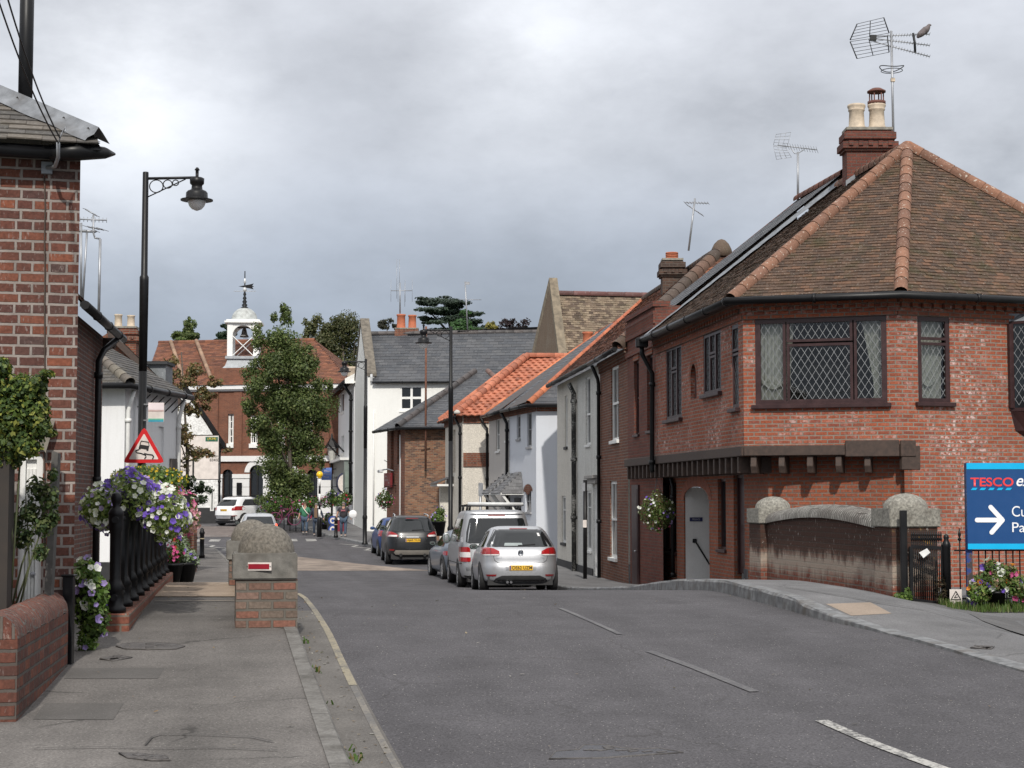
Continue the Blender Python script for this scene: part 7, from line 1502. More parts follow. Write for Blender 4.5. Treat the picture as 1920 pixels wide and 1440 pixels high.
def parapet(label, a, b, zb, zs, zc0, zd, w, bm_, sm_, th, top, rise, off=0):
    t = thing('bridge_parapet', label, 'parapet', (a[0], a[1], zb), 0, 'brick parapets of the bridge'); rz = math.atan2(b[1] - a[1], b[0] - a[0]) - math.pi / 2
    pa_ = pier(t, a[0], a[1], zb[0] if hasattr(zb, '__len__') else zb, zs, zc0, zd, w, rz, bm_, sm_, off=off); pier(t, b[0], b[1], (zb[1] if hasattr(zb, '__len__') else zb), zs - .04, zc0 - .04, zd - .04, w, rz, bm_, sm_)
    A_, B_ = Vector((*a, 0)), Vector((*b, 0)); d = (B_ - A_).normalized(); s_ = Vector((d.y, -d.x, 0)); k = 16; rows = []; cp_ = []
    for i in range(k + 1):
        q = A_ + d * (w / 2) + (B_ - A_ - d * w) * (i / k); z = top + rise * math.sin(math.pi * i / k)
        rows.append([q - s_ * th / 2 + Vector((0, 0, -.3)), q - s_ * th / 2 + Vector((0, 0, z)), q + s_ * th / 2 + Vector((0, 0, z)), q + s_ * th / 2 + Vector((0, 0, -.3))]); e = th / 2 + .045
        cp_.append([q + s_ * (e * math.cos(a_)) + Vector((0, 0, z - .01 + .20 * math.sin(a_) ** .8 if math.sin(a_) > 0 else z - .01)) for a_ in [math.pi * j / 10 for j in range(11)]])
    mb = MB(); mb.grid(rows, sm=False); mb.build('wall', bm_, t)
    mb = MB(); mb.grid(cp_, sm=True); mb.build('coping', brick('coping_stone_' + sm_.name, [(.30, .29, .265), (.22, .21, .19), (.36, .345, .32)], (.10, .095, .085), w=.075, h=.7, ms=.014, dark=.5, lich=.4, bs=1) if sm_ is STONE_R else sm_, t)
    return t
_t0 = thing
def thing_z(name, label, cat, loc=(0, 0, 0), rz=0, group=None): return _t0(name, label, cat, (loc[0], loc[1], loc[2][0] if hasattr(loc[2], '__len__') else loc[2]), rz, group)
thing = thing_z
lpz = parapet('brick bridge parapet with domed stone piers and a red reflector, between pavement and road', (XA(497, 16.95), 17.1), (-3.56, 23.4), (.38, .40), .845, 1.10, 1.385, .60, PAR_L, STONE_L, .40, .70, .12, off=.6)
rpz = parapet('dark damp brick bridge parapet with pale rounded coping beside the corner house', (5.32, 23.15), (4.42, 29.0), (.3, .22), 1.25, 1.50, 1.70, .64, PAR_R, STONE_R, .42, 1.22, .13)
rf = thing('reflector_plate', 'red reflector plate with white edge on the stone cap of the bridge pier', 'reflector', (-2.45, 16.7, .97)); yq = 16.95 + .15 - .345
cx_, cz_ = XA(488, yq), hz(488, 1062, yq); MB().box((cx_, yq - .008, cz_), (.245, .012, .078)).build('backing', SW, rf); MB().box((cx_, yq - .017, cz_), (.205, .008, .048)).build('red_panel', plain('deep_red_reflector', (.26, .008, .02), .25), rf)
for s_ in (-1, 1): MB().lathe([(.006, 0), (.006, .004)], (cx_ + s_ * .112, yq - .02, cz_), 6).build('screw', DKMET, rf)
# ================================================================ black iron railing on the bridge, with flower troughs
rl = thing('iron_railing', 'black cast iron bridge railing with ball finials on a brick plinth', 'railing', (-3.85, 16.7, .36)); RL = lambda Y: -3.86 - .152 * (Y - 16.7)
zr0, zr1 = .53, 1.56; ra_, rb_ = Vector((RL(16.55), 16.55, 0)), Vector((RL(25.6), 25.6, 0)); rd_ = (rb_ - ra_).normalized()
mb = MB(); mb.box((ra_ + rb_) / 2 + Vector((0, 0, .36)), (.30, (rb_ - ra_).length + .1, .34), ax=(Vector((rd_.y, -rd_.x, 0)), rd_, (0, 0, 1))); mb.build('plinth', brick('plinth_brick', [(.20, .075, .05), (.24, .09, .06)], (.20, .17, .14), h=.085, dark=.3), rl, bev=.012)
for i in range(10):
    q = ra_ + rd_ * (.12 + i * .98); mb = MB()
    mb.lathe([(.11, .53), (.11, .58), (.085, .60), (.085, .74), (.10, .76), (.07, .82), (.055, .86), (.058, 1.30), (.07, 1.34), (.072, 1.38), (.072, 1.47), (.08, 1.49), (.06, 1.53), (.03, 1.56), (.048, 1.60), (.056, 1.64), (.045, 1.68), (.015, 1.70)], q, 10); mb.build('post', BLACK, rl)
for z in (.68, 1.43): MB().tube([ra_ + Vector((0, 0, z)), rb_ + Vector((0, 0, z))], .035, 8).build('rail', BLACK, rl)
k = 0
while k < 78:
    if k % 9: q = ra_ + rd_ * (.12 + k * .109); MB().tube([q + Vector((0, 0, .68)), q + Vector((0, 0, 1.43))], .030, 6).build('baluster', BLACK, rl)
    k += 1
rgf = np.random.default_rng(21)
def trough(label, ya, yb, dx, wz, zc, n_l, n_f, pal, lp_, hang=.25, group='flower troughs on the railing', wid=.42):
    t = thing('flower_trough', label, 'flower trough', (RL((ya + yb) / 2) + dx, (ya + yb) / 2, 1.4), 0, group); bl = []
    for i in range(7):
        Y = ya + (yb - ya) * (i + .5) / 7; x = RL(Y) + dx
        for s_ in (-1, 0, 1): bl.append(((x + s_ * wid * .75 + rgf.uniform(-.08, .08), Y + rgf.uniform(-.1, .1), zc + rgf.uniform(-.10, .12) - abs(s_) * hang * .55), (wid * .52, .30, wz * rgf.uniform(.7, 1.05))))
    MB().box((RL((ya + yb) / 2) + dx, (ya + yb) / 2, zc - .06), (.26, (yb - ya) * .8, .16), rz=.15).build('trough', BLACK, t)
    foliage('foliage', t, bl, n_l, .055, lp_, rgf); flowers('petals', t, bl, n_f, .055, pal, rgf, out=1.04); return t
trough('mass of purple and white petunias trailing over the near half of the black railing', 17.4, 20.3, .05, .27, 1.62, 9500, 1150, [F_P, F_W, F_LP, F_P, F_W, F_P], [(.10, .15, .03), (.16, .20, .05), (.22, .26, .08), (.08, .12, .03)])
trough('pink and white flowers trailing over the far half of the black railing', 22.0, 24.4, .18, .25, 1.55, 5500, 700, [F_PK, (.7, .4, .45), F_W, (.6, .25, .35)], [(.10, .14, .035), (.15, .17, .05), (.07, .11, .03)], wid=.30)
yt = thing('flower_trough', 'low mound of small yellow flowers behind the purple petunias', 'flower trough', (-4.3, 20, 1.6), 0, 'flower troughs on the railing'); ybl = [((XA(x, 20.9), 20.9, hz(x, y, 20.9)), (.30, .3, .15)) for x, y in ((255, 895), (285, 893), (310, 900))]
MB().box((XA(285, 20.9), 20.9, 1.55), (.9, .3, .25)).build('trough', BLACK, yt); foliage('foliage', yt, ybl, 1800, .05, GRN, rgf); flowers('petals', yt, ybl, 150, .03, [F_Y], rgf)
def planter(name, label, cat, c, blobs, n_l, n_f, pal, sz, lp_, pot=None, group=None, leaf=.05, patchy=True):
    t = thing(name, label, cat, c, 0, group); blobs = [((c[0] + b[0][0], c[1] + b[0][1], c[2] + b[0][2]), b[1]) for b in blobs]
    if pot: mb = MB(); mb.lathe([(pot[0] * .72, pot[2]), (pot[0], pot[2] + pot[1]), (pot[0] * 1.08, pot[2] + pot[1]), (pot[0] * 1.05, pot[2] + pot[1] + .04), (pot[0] * .9, pot[2] + pot[1] + .02)], c, 18); mb.build('pot', BLACK, t)
    foliage('foliage', t, blobs, n_l, leaf, lp_, rgf); flowers('petals', t, blobs, n_f, sz, pal, rgf, patchy, 1.05); return t
pY = 15.2
planter('flower_planter', 'white and lilac petunias trailing from the black post at the wall end', 'planter', (XA(166, pY), pY, .55), [((0, 0, .42), (.12, .16, .14)), ((.06, 0, .25), (.15, .16, .18)), ((.09, 0, .02), (.13, .14, .16)), ((.02, 0, -.16), (.09, .1, .16)), ((-.03, 0, .15), (.08, .1, .2))], 1900, 60, [F_W, F_W, F_LP, F_P], .062, GRN, (.10, .22, .0), leaf=.06)
tY_ = 26.0; zt_ = HL(-5, tY_)
planter('flower_tub', 'tub of magenta and red flowers on the pavement past the railing', 'planter', (XA(322, tY_), tY_, zt_), [((0, 0, .42), (.2, .2, .16)), ((-.08, -.05, .28), (.16, .15, .14)), ((.1, 0, .55), (.1, .1, .16))], 1300, 70, [F_PK, F_R, (.7, .2, .35)], .05, GRN_D + GRN, (.2, .26, 0), 'flower tubs at the end of the railing')
planter('flower_tub', 'tub of silver leaves and small violet flowers on the pavement past the railing', 'planter', (XA(349, tY_ + .3), tY_ + .3, zt_), [((0, 0, .40), (.19, .2, .15)), ((.1, 0, .32), (.14, .15, .12)), ((-.02, 0, .56), (.09, .1, .16))], 1200, 45, [F_P, F_LP, F_W], .04, [(.20, .25, .17), (.10, .15, .06), (.26, .30, .22)], (.19, .26, 0), 'flower tubs at the end of the railing')
# ================================================================ hanging baskets
def basket(label, c, r, n_l, n_f, pal, lp_, hang, group='hanging baskets of flowers', sz=.05, brk=None, leaf=.05):
    t = thing('hanging_basket', label, 'hanging basket', c, 0, group); C = Vector(c)
    bl = [((c[0] + r * x, c[1] + r * y, c[2] + r * z), (r * a, r * a, r * b)) for x, y, z, a, b in ((0, 0, .25, .8, .6), (-.5, -.2, -.05, .5, .6), (.5, -.2, -.05, .5, .6), (0, -.45, -.1, .55, .6), (-.25, -.2, -.55, .42, .5), (.3, -.2, -.5, .42, .45), (0, .4, 0, .5, .5), (.0, -.1, .75, .3, .35), (.05, -.1, -.85, .22, .35))]
    MB().lathe([(.02, -.25 * r), (.3 * r, -.18 * r), (.5 * r, .1 * r), (.52 * r, .15 * r)], c, 12).build('bowl', plain('coir', (.10, .06, .03), .9), t)
    foliage('foliage', t, bl, n_l, leaf, lp_, rgf); flowers('petals', t, bl, n_f, sz, pal, rgf, True, 1.04, (-.4, -1, .1))
    for a in (0, 2.1, 4.2): MB().tube([C + Vector((.5 * r * math.cos(a), .5 * r * math.sin(a), .12 * r)), C + Vector((0, 0, hang))], .006, 4).build('chain', DKMET, t)
    if brk is not None: MB().tube([C + Vector((0, 0, hang)), C + Vector(brk) + Vector((0, 0, hang + .05)), C + Vector(brk) + Vector((0, 0, hang - .3))], .02, 5).build('bracket', BLACK, t)
    return t
basket('full hanging basket of mixed flowers under the dark timber jetty', (XA(1231, 38.7), 38.7, hz(1231, 957, 38.7)), .44, 3600, 95, [F_W, F_PK, F_P, F_W, F_LP], [(.06, .11, .025), (.09, .14, .035), (.13, .16, .05), (.09, .07, .03)], .72)
basket('hanging basket of red and white flowers on the brick house corner under the maroon sign', (XA(722, 80.4), 80.4, hz(722, 936, 80.4)), .46, 1600, 70, [F_W, F_PK, F_R, F_P], GRN_D + GRN, .6, sz=.07, brk=(.5, .3, 0), leaf=.08)
basket('hanging basket of white and red flowers on the white street house', (XA(648, 97.4), 97.4, hz(648, 935, 97.4)), .45, 1400, 70, [F_W, F_R, F_PK], GRN_D + GRN, .6, sz=.08, brk=(.6, .4, 0), leaf=.09)
basket('hanging basket of violet and white flowers further along the white street house', (XA(624, 101), 101, hz(624, 932, 101)), .47, 1400, 60, [F_P, F_W, F_LP], GRN_D + GRN, .6, sz=.08, brk=(.6, .4, 0), leaf=.09)
# ================================================================ gate, fence and shop sign on the shop side
fY = 22.35; zf0 = lambda X, Y: HR(X, Y)
gp_x0, gp_x1 = XA(1690, 22.6), XA(1771, 22.45)
tag(MB().box((gp_x0, 22.6, .85), (.07, .07, 1.25)).box((gp_x0 + .045, 22.62, .85), (.03, .05, 1.25)).build('gate_post', BLACK, None, bev=.006), 'tall square black gate post against the damp parapet pier', 'post')
gt = thing('iron_gate', 'black iron gate with spear tops beside the parapet pier', 'gate', (gp_x0, 22.55, .25)); g0, g1 = Vector((gp_x0 + .10, 22.58, 0)), Vector((gp_x1 - .05, 22.47, 0)); zt_ = hz(1735, 1025, 22.5); zb_ = hz(1735, 1125, 22.5)
mb = MB(); mb.bar(g0 + Vector((0, 0, zb_)), g1 + Vector((0, 0, zb_ - .05)), .04, .05); mb.bar(g0 + Vector((0, 0, zt_)), g1 + Vector((0, 0, zt_ - .02)), .04, .045); mb.bar(g0 + Vector((0, 0, zb_)), g0 + Vector((0, 0, zt_)), .045); mb.bar(g1 + Vector((0, 0, zb_)), g1 + Vector((0, 0, zt_)), .04); mb.build('gate_frame', BLACK, gt)
for i in range(15):
    q = g0.lerp(g1, (i + .5) / 15); mb = MB(); mb.tube([q + Vector((0, 0, zb_)), q + Vector((0, 0, zt_ + .08))], .0085, 5); mb.lathe([(.008, .07), (.018, .10), (.008, .125), (.014, .15), (.004, .20)], q + Vector((0, 0, zt_)), 6); mb.build('bar', BLACK, gt)
mb = MB(); z1_ = hz(1771, 1012, 22.45); mb.lathe([(.055, .1), (.055, z1_ - .1), (.062, z1_ - .08), (.05, z1_ - .04), (.03, z1_), (.038, z1_ + .03), (.03, z1_ + .06), (.005, z1_ + .075)], (gp_x1, 22.45, 0), 12); tag(mb.build('gate_post', BLACK, None), 'round black cast gate post with ball top between gate and fence', 'post')
fn = thing('iron_fence', 'black iron bar fence behind the flower pot and the blue shop sign', 'fence', (6.2, fY, .22)); fx0_, fx1_ = gp_x1 + .08, 9.6
for z, Y in ((hz(1850, 1032, fY), fY), (.33, fY)): MB().bar((fx0_, Y, z), (fx1_, Y + .25, z), .03, .02).build('rail', BLACK, fn)
i = 0; x = fx0_ + .07
while x < fx1_:
    mb = MB(); y = fY + (x - fx0_) / (fx1_ - fx0_) * .25; zt2 = hz(1850, 1032, fY) + (.16 if i % 3 == 0 and i < 2 or i == 1 else 0); zt2 = hz(1795, 1012, fY) if i in (0, 1) else hz(1850, 1032, fY)
    mb.tube([(x, y, .16), (x, y, zt2)], .0095, 5)
    if i in (0, 1): mb.lathe([(.008, -.02), (.028, .0), (.010, .03), (.022, .06), (.004, .15)], (x, y, zt2), 8)
    mb.build('bar', BLACK, fn); x += .091 if i > 1 else .125; i += 1
# shop sign
sg = thing('shop_sign', 'large blue shop sign with white arrow on a peeling blue post by the fence', 'sign', (5.9, 22.0, .2)); sY = 22.05; sx0 = XA(1810, sY); sw = 2.15; sz0, sz1 = hz(1860, 1030, sY), hz(1860, 868, sY); sh = sz1 - sz0
BLUES = plain('shop_blue', (.008, .058, .19), .35, var=.03); CYAN = plain('cyan_band', (.0, .40, .72), .35, var=.03); WSG = plain('sign_letter_white', (.80, .81, .83), .4, var=.02)
pb_ = MB().box((sx0 + sw / 2, sY, (sz0 + sz1) / 2), (sw, .05, sh)).build('panel', BLUES, sg)
for a, b in ((0, .068), (.925, 1)): MB().box((sx0 + sw / 2, sY - .027, sz0 + sh * (a + b) / 2), (sw - .004, .006, sh * (b - a) - .004)).build('band', CYAN, pb_)
pk_ = lambda px, py: (XA(px, sY), hz(px, py, sY)); yl = sY - .026
(tx0, tz0), (tx1, tz1) = pk_(1817, 912), pk_(1897.5, 895.5)
text('sign_lettering', 'TESCO', plain('sign_letter_red', (.72, .045, .045), .4), (tx0, yl, tz0), (1, 0, 0), (0, 0, 1), tx1 - tx0, tz1 - tz0, pb_, ext=.004, bold=.018)
(ex0, ez0) = pk_(1903, 914); text('sign_lettering', 'express', WSG, (ex0, yl, ez0 - .03), (1, 0, 0), (0, 0, 1), .62, .15, pb_, ext=.004, shear=.3, bold=.01)
for i in range(5):
    x0 = tx0 + i * (tx1 - tx0) / 5 + .003; w_ = (tx1 - tx0) / 5 * .80; z0_ = pk_(1860, 919)[1]; MB().prism([(x0, yl - .004, z0_), (x0 + w_ * .72, yl - .004, z0_), (x0 + w_, yl - .004, z0_ + .03), (x0 + w_ * .28, yl - .004, z0_ + .03)], (0, .003, 0)).build('stripe', CYAN, pb_)
mb = MB(); (ax0, az0), (ax1, _), = pk_(1824, 975), pk_(1879, 975); az0 = pk_(1850, 975)[1]; tip = Vector((ax1 - .025, yl - .004, az0)); r_ = .030
def cap_bar(a, b): mb.prism([(a.x + r_ * math.cos(q) * 1, a.y, a.z + r_ * math.sin(q)) for q in [math.atan2(b.z - a.z, b.x - a.x) + math.pi / 2 + math.pi * j / 8 for j in range(9)]] + [(b.x + r_ * math.cos(q), b.y, b.z + r_ * math.sin(q)) for q in [math.atan2(b.z - a.z, b.x - a.x) - math.pi / 2 + math.pi * j / 8 for j in range(9)]], (0, .002, 0))
cap_bar(Vector((ax0 + r_, yl - .004, az0)), tip); cap_bar(Vector((pk_(1854, 951)[0], yl - .0055, pk_(1854, 951)[1])), tip + Vector((0, -.0015, 0))); cap_bar(Vector((pk_(1855, 998)[0], yl - .007, pk_(1855, 998)[1])), tip + Vector((0, -.003, 0))); mb.build('arrow', WSG, pb_)
for s_, py in (('Customer', 968.5), ('Parking', 998.5)): x_, z_ = pk_(1893.5, py); text('sign_lettering', s_, WSG, (x_, yl, z_ - (.035 if s_ == 'Parking' else 0)), (1, 0, 0), (0, 0, 1), .68 if s_ == 'Customer' else .56, .135 if s_ == 'Customer' else .165, pb_, ext=.004)
PEELB = mat('peeling_blue_paint', lambda nn: {'Base Color': nn.ramp(nn.noise(geo(nn), 9, 5, .65), [(0, (.012, .03, .12)), (.48, (.015, .045, .19)), (.54, (.09, .05, .04)), (.62, (.03, .03, .035)), (1, (.16, .06, .05))]), 'Roughness': .6})
for x in (sx0 + .035, sx0 + sw - .04): MB().box((x, sY + .055, (.15 + sz1) / 2), (.075, .06, sz1 - .15)).build('post', PEELB, sg)
cn = (XA(1862, 21.9), 21.9, HR(6.15, 21.9))
planter('flower_pot', 'black pot of white and violet petunias on the grass under the blue shop sign', 'planter', cn, [((0, 0, .36), (.30, .2, .16)), ((-.22, -.05, .22), (.16, .15, .15)), ((.30, -.05, .28), (.22, .18, .16)), ((.50, 0, .25), (.2, .18, .16)), ((-.05, 0, .52), (.10, .1, .12)), ((.12, 0, .48), (.16, .12, .1))], 3000, 95, [F_W, F_LP, F_W, F_LP, F_W, F_P, F_O, F_PK], .075, GRN + [(.16, .15, .06)], (.12, .20, .0), leaf=.055, patchy=False)
dg = thing('warning_notice', 'small white warning notice with black triangle wired to the iron fence', 'sign', (5.7, 22.3, .3)); q = [pk_(1777, 1136), pk_(1799, 1105)]; q = [(XA(1776, 22.3), hz(1776, 1136, 22.3)), (XA(1799, 22.3), hz(1799, 1105, 22.3))]
np_ = MB().box(((q[0][0] + q[1][0]) / 2, 22.31, (q[0][1] + q[1][1]) / 2), (q[1][0] - q[0][0], .006, q[1][1] - q[0][1])).build('panel', SW, dg); cxn, czn = (q[0][0] + q[1][0]) / 2, q[0][1] + (q[1][1] - q[0][1]) * .60
mb = MB(); T = [Vector((cxn + .072 * math.sin(a), 22.302, czn - .01 + .072 * math.cos(a))) for a in (0, 2.094, 4.189)]
for a, b in zip(T, T[1:] + T[:1]): mb.bar(a, b, .010, .004, up=(0, 1, 0))
mb.bar((cxn - .02, 22.302, czn - .02), (cxn + .012, 22.302, czn + .025), .008, .004, up=(0, 1, 0)); mb.bar((cxn - .02, 22.302, czn - .022), (cxn + .025, 22.302, czn - .012), .007, .004, up=(0, 1, 0)); mb.build('warning_triangle', INK, np_); text('notice_lettering', 'WARNING', INK, (cxn - .05, 22.306, q[0][1] + .022), (1, 0, 0), (0, 0, 1), .10, .022, np_, ext=.002)
tag(MB().prism([(XA(x, 22.42), 22.42, hz(x, y, 22.42)) for x, y in ((1720, 1036), (1735, 1028), (1741, 1036), (1728, 1046))][::-1], (.01, .03, -.01)).build('paper_scrap', PAPER if 'PAPER' in globals() else SW, None), 'crumpled white paper stuck in the black iron gate', 'litter')
# grass verge and tufts along the fence, dry dead plant by the gate post
V = []; C = []
for k in range(5200):
    x = rgf.uniform(5.55, 9.5); y = rgf.uniform(21.45 + max(0, (5.9 - x)) * .6, 22.5); z = HR(x, y) + .0; h = rgf.uniform(.04, .11) * (1.5 if rgf.random() < .06 else 1); a = rgf.uniform(0, 6.28); ln = rgf.uniform(-.5, .5); s_ = np.array((math.cos(a), math.sin(a), 0)) * .006; b = np.array((x, y, z)); tp_ = b + np.array((ln * h * math.sin(a), -ln * h * math.cos(a), h))
    V += [b - s_, b + s_, tp_ + s_ * .3, tp_ - s_ * .3]; C.append([(.07, .12, .025), (.10, .15, .035), (.05, .085, .02), (.16, .16, .07)][rgf.choice(4, p=(.4, .3, .2, .1))])
tag(quads_np('grass', np.array(V), np.array(C), LEAF), kind='stuff')
mb = MB(); rows = [[(x, y, HR(x, y) + .006) for x in np.linspace(5.5, 9.6, 20)] for y in np.linspace(21.5, 22.6, 6)]; tag(mb.grid(rows).build('verge', plain('verge_soil', (.06, .065, .03), .95, var=.4), None), kind='structure')
wd_ = thing('dead_plant', 'dry dark dead plant tangled at the foot of the gate', 'plant', (gp_x1 - .1, 22.35, .25)); foliage('leaves', wd_, [((gp_x1 - .09, 22.40, .42), (.09, .05, .2)), ((gp_x1 - .02, 22.36, .25), (.14, .06, .09))], 420, .07, [(.02, .018, .016), (.05, .035, .02), (.09, .07, .04)], rgf, W=.25)
gw = thing('weed_clump', 'green weeds growing at the foot of the tall gate post', 'plant', (gp_x0, 22.4, .3)); foliage('leaves', gw, [((gp_x0 - .05, 22.45, .33), (.14, .1, .08)), ((gp_x0 + .02, 22.45, .38), (.05, .05, .1))], 420, .05, GRN, rgf)
# ================================================================ plants on the old brick house
cb = thing('climbing_plant', 'dense yellow green climbing plant over the trellis by the old brick house', 'climbing plant', (-4.0, 13.2, .1)); cbl = []
for x, y, rx, rz_ in ((10, 735, 38, 40), (45, 730, 35, 32), (20, 780, 60, 45), (62, 770, 30, 40), (30, 825, 55, 40), (75, 800, 18, 24), (0, 690, 20, 22), (60, 840, 20, 18), (-30, 760, 50, 80), (92, 812, 9, 7), (10, 862, 26, 20), (88, 700, 8, 6), (75, 720, 10, 20)):
    s_ = 13.2 / FPX; cbl.append(((XA(x, 13.2), 13.2 + rgf.uniform(-.1, .1), hz(x, y, 13.2)), (rx * s_, .17, rz_ * s_)))
foliage('leaves', cb, cbl, 10500, .042, [(.045, .075, .02), (.065, .10, .025), (.10, .14, .03), (.19, .20, .04), (.03, .055, .016)], rgf, W=.7, shell=.7)
mb = MB(); [mb.tube([(XA(a, 13.3), 13.3, hz(a, 1130, 13.3)), (XA(a + 6, 13.25), 13.25, hz(a, 1000, 13.25)), (XA(b, 13.3), 13.3, hz(b, 830, 13.3))], .008, 5) for a, b in ((20, 5), (26, 40), (14, 12))]; mb.build('stems', plain('plant_stem', (.05, .06, .025), .8), cb)
sh_ = thing('shrub', 'leggy dark green shrub between the garden wall and the white door', 'shrub', (-3.8, 13.6, .2)); sbl = []
for x, y, rx, rz_ in ((72, 915, 22, 24), (95, 935, 18, 30), (60, 960, 24, 26), (85, 985, 22, 24), (50, 1010, 18, 26), (100, 890, 9, 12), (80, 1035, 14, 18), (35, 985, 12, 22), (105, 970, 7, 16)): s_ = 13.6 / FPX; sbl.append(((XA(x, 13.6), 13.6, hz(x, y, 13.6)), (rx * s_, .10, rz_ * s_)))
foliage('leaves', sh_, sbl, 1500, .045, [(.03, .055, .02), (.045, .075, .025), (.07, .10, .03), (.11, .13, .05)], rgf, W=.6, shell=.8); mb = MB()
for a, b, c in ((18, 22, 60), (26, 45, 85), (40, 60, 50), (30, 60, 100)): mb.tube([(XA(a, 13.6), 13.6, hz(a, 1150, 13.6)), (XA(b, 13.6), 13.6, hz(b, 1060, 13.6)), (XA(c, 13.6), 13.6, hz(c, 930, 13.6))], [.010, .008, .004], 5)
mb.build('stems', plain('green_stem', (.07, .08, .035), .8), sh_)
# ================================================================ trees
BARK = plain('bark', (.085, .07, .055), .9, var=.4, vs=14, bmp=.6); rgt = np.random.default_rng(33)
def tree(name, label, Y, blobs, n_, L, pal, trunk=None, limbs=(), depth=1.0, W=.6, shell=.75, jit=.3, tr=.12, group=None, split=6, up=.35):
    s_ = Y / FPX; b0 = trunk[0] if trunk else (blobs[0][0], 960); t = thing(name, label, 'tree', (XA(b0[0], Y), Y, hz(b0[0], b0[1], Y)), 0, group); bl = []
    for x, y, rx, ry in blobs:
        for _ in range(split):   # each mass of foliage breaks into uneven tufts
            k = rgt.uniform(.32, .80); o = rgt.normal(size=3) * .46
            bl.append(((XA(x + o[0] * rx, Y), Y + o[1] * rx * s_ * depth, hz(x, y + o[2] * ry, Y)), (rx * s_ * k, rx * s_ * k * depth, ry * s_ * k)))
    foliage('crown', t, bl, n_, L, pal, rgt, W, shell, jit, up=up)
    mb = MB()
    if trunk: p = [Vector((XA(x, Y), Y, hz(x, y, Y))) for x, y in trunk]; mb.tube(p, [tr * (1 - .75 * i / max(1, len(p) - 1)) for i in range(len(p))], 8)
    for lm_ in limbs: p = [Vector((XA(x, Y), Y + rgt.uniform(-.3, .3), hz(x, y, Y))) for x, y in lm_]; mb.tube(p, [tr * .42, tr * .28, tr * .12][:len(p)], 6)
    if mb.v: mb.build('trunk', BARK, t)
    return t
TG = [(.072, .102, .032), (.090, .125, .040), (.054, .080, .027), (.110, .145, .046), (.14, .165, .058)]
tree('street_tree', 'tall leafy green street tree in front of the town hall', 93, [(535, 598, 14, 24), (525, 632, 32, 28), (560, 655, 36, 32), (497, 672, 30, 36), (545, 700, 52, 42), (586, 690, 26, 44), (500, 735, 42, 34), (560, 755, 54, 46), (474, 752, 24, 20), (600, 765, 16, 34), (522, 805, 40, 42), (575, 828, 40, 44), (545, 868, 44, 36), (598, 850, 18, 30), (520, 888, 20, 20), (560, 915, 34, 24), (540, 940, 22, 20), (512, 600, 8, 14), (466, 690, 16, 20), (482, 640, 16, 24), (600, 720, 16, 24), (460, 765, 14, 14), (608, 800, 12, 24), (490, 790, 24, 24), (530, 585, 8, 14), (540, 780, 40, 50), (545, 700, 36, 50), (548, 850, 40, 44), (540, 915, 36, 34), (535, 945, 40, 22), (580, 780, 30, 40), (505, 820, 26, 40), (528, 575, 5, 10)], 62000, .145, TG, [(545, 985), (546, 900), (540, 780), (535, 640)], [((544, 880), (520, 820), (495, 760)), ((544, 860), (575, 800), (592, 740)), ((540, 760), (515, 700), (500, 650)), ((538, 720), (560, 670), (565, 630))], tr=.17)
OL = [(.085, .095, .040), (.105, .112, .050), (.065, .078, .034), (.125, .12, .058)]
tree('birch_tree', 'large olive green birch behind the street tree', 135, [(600, 640, 26, 34), (640, 640, 34, 40), (668, 650, 18, 30), (610, 690, 36, 34), (650, 700, 36, 40), (630, 745, 40, 34), (586, 690, 16, 36), (675, 700, 14, 30), (625, 610, 20, 14), (590, 615, 12, 16), (575, 650, 14, 30), (580, 610, 14, 16), (660, 610, 14, 12), (600, 730, 26, 30), (685, 660, 8, 20), (655, 785, 34, 24)], 34000, .20, OL, [(640, 800), (645, 720), (640, 620)], [((642, 760), (620, 700), (610, 640)), ((644, 740), (660, 690), (665, 640))], tr=.22)
tree('conifer_tree', 'small conifer top above the tiled roof of the town hall', 150, [(345, 620, 14, 16), (330, 628, 12, 10), (362, 632, 12, 8), (350, 605, 6, 8), (340, 632, 26, 10)], 4500, .22, TG, [(345, 680), (345, 610)])
tree('pine_tree', 'dark pine behind the bell turret', 150, [(418, 628, 16, 10), (432, 612, 16, 6), (410, 636, 10, 6), (425, 640, 16, 8)], 3500, .24, [(.022, .042, .022), (.03, .052, .026)], [(424, 690), (424, 612)])
CD = [(.040, .062, .045), (.052, .075, .052), (.030, .048, .036)]
tree('cedar_tree', 'big flat-topped cedar above the slate roof of the tall white house', 165, [(835, 562, 34, 7), (800, 570, 26, 7), (862, 572, 26, 7), (820, 583, 40, 7), (868, 590, 36, 7), (845, 600, 44, 7), (800, 596, 16, 5), (888, 604, 26, 9), (840, 618, 60, 9), (905, 618, 18, 8)], 15000, .27, CD, [(845, 680), (846, 620), (835, 565)], [((846, 630), (820, 600), (800, 580)), ((846, 625), (868, 600), (885, 590))], tr=.35, up=1.2)
tree('evergreen_shrub', 'bright green bushy tree top in front of the cedar', 140, [(868, 606, 26, 14), (855, 618, 20, 12), (885, 618, 18, 10)], 1800, .28, [(.04, .09, .03), (.05, .11, .035)], [(868, 680), (868, 620)])
tree('golden_conifer', 'small yellow conifer between cedar and purple tree', 140, [(920, 616, 12, 10), (928, 622, 10, 8)], 700, .24, [(.22, .19, .05), (.16, .15, .045)], [(922, 680), (922, 620)])
tree('copper_tree', 'sparse purple leaved tree above the slate ridge', 140, [(950, 612, 14, 9), (965, 604, 14, 9), (985, 612, 10, 6), (940, 620, 12, 8), (970, 622, 18, 8)], 800, .26, [(.035, .025, .030), (.05, .035, .04)], [(962, 690), (962, 610)])
tree('dark_shrub', 'dark twiggy tree top beside the terracotta chimney pots', 140, [(722, 608, 14, 8), (738, 612, 12, 7), (712, 612, 8, 6)], 650, .24, [(.035, .035, .028), (.05, .05, .03)], [(725, 690), (725, 612)])
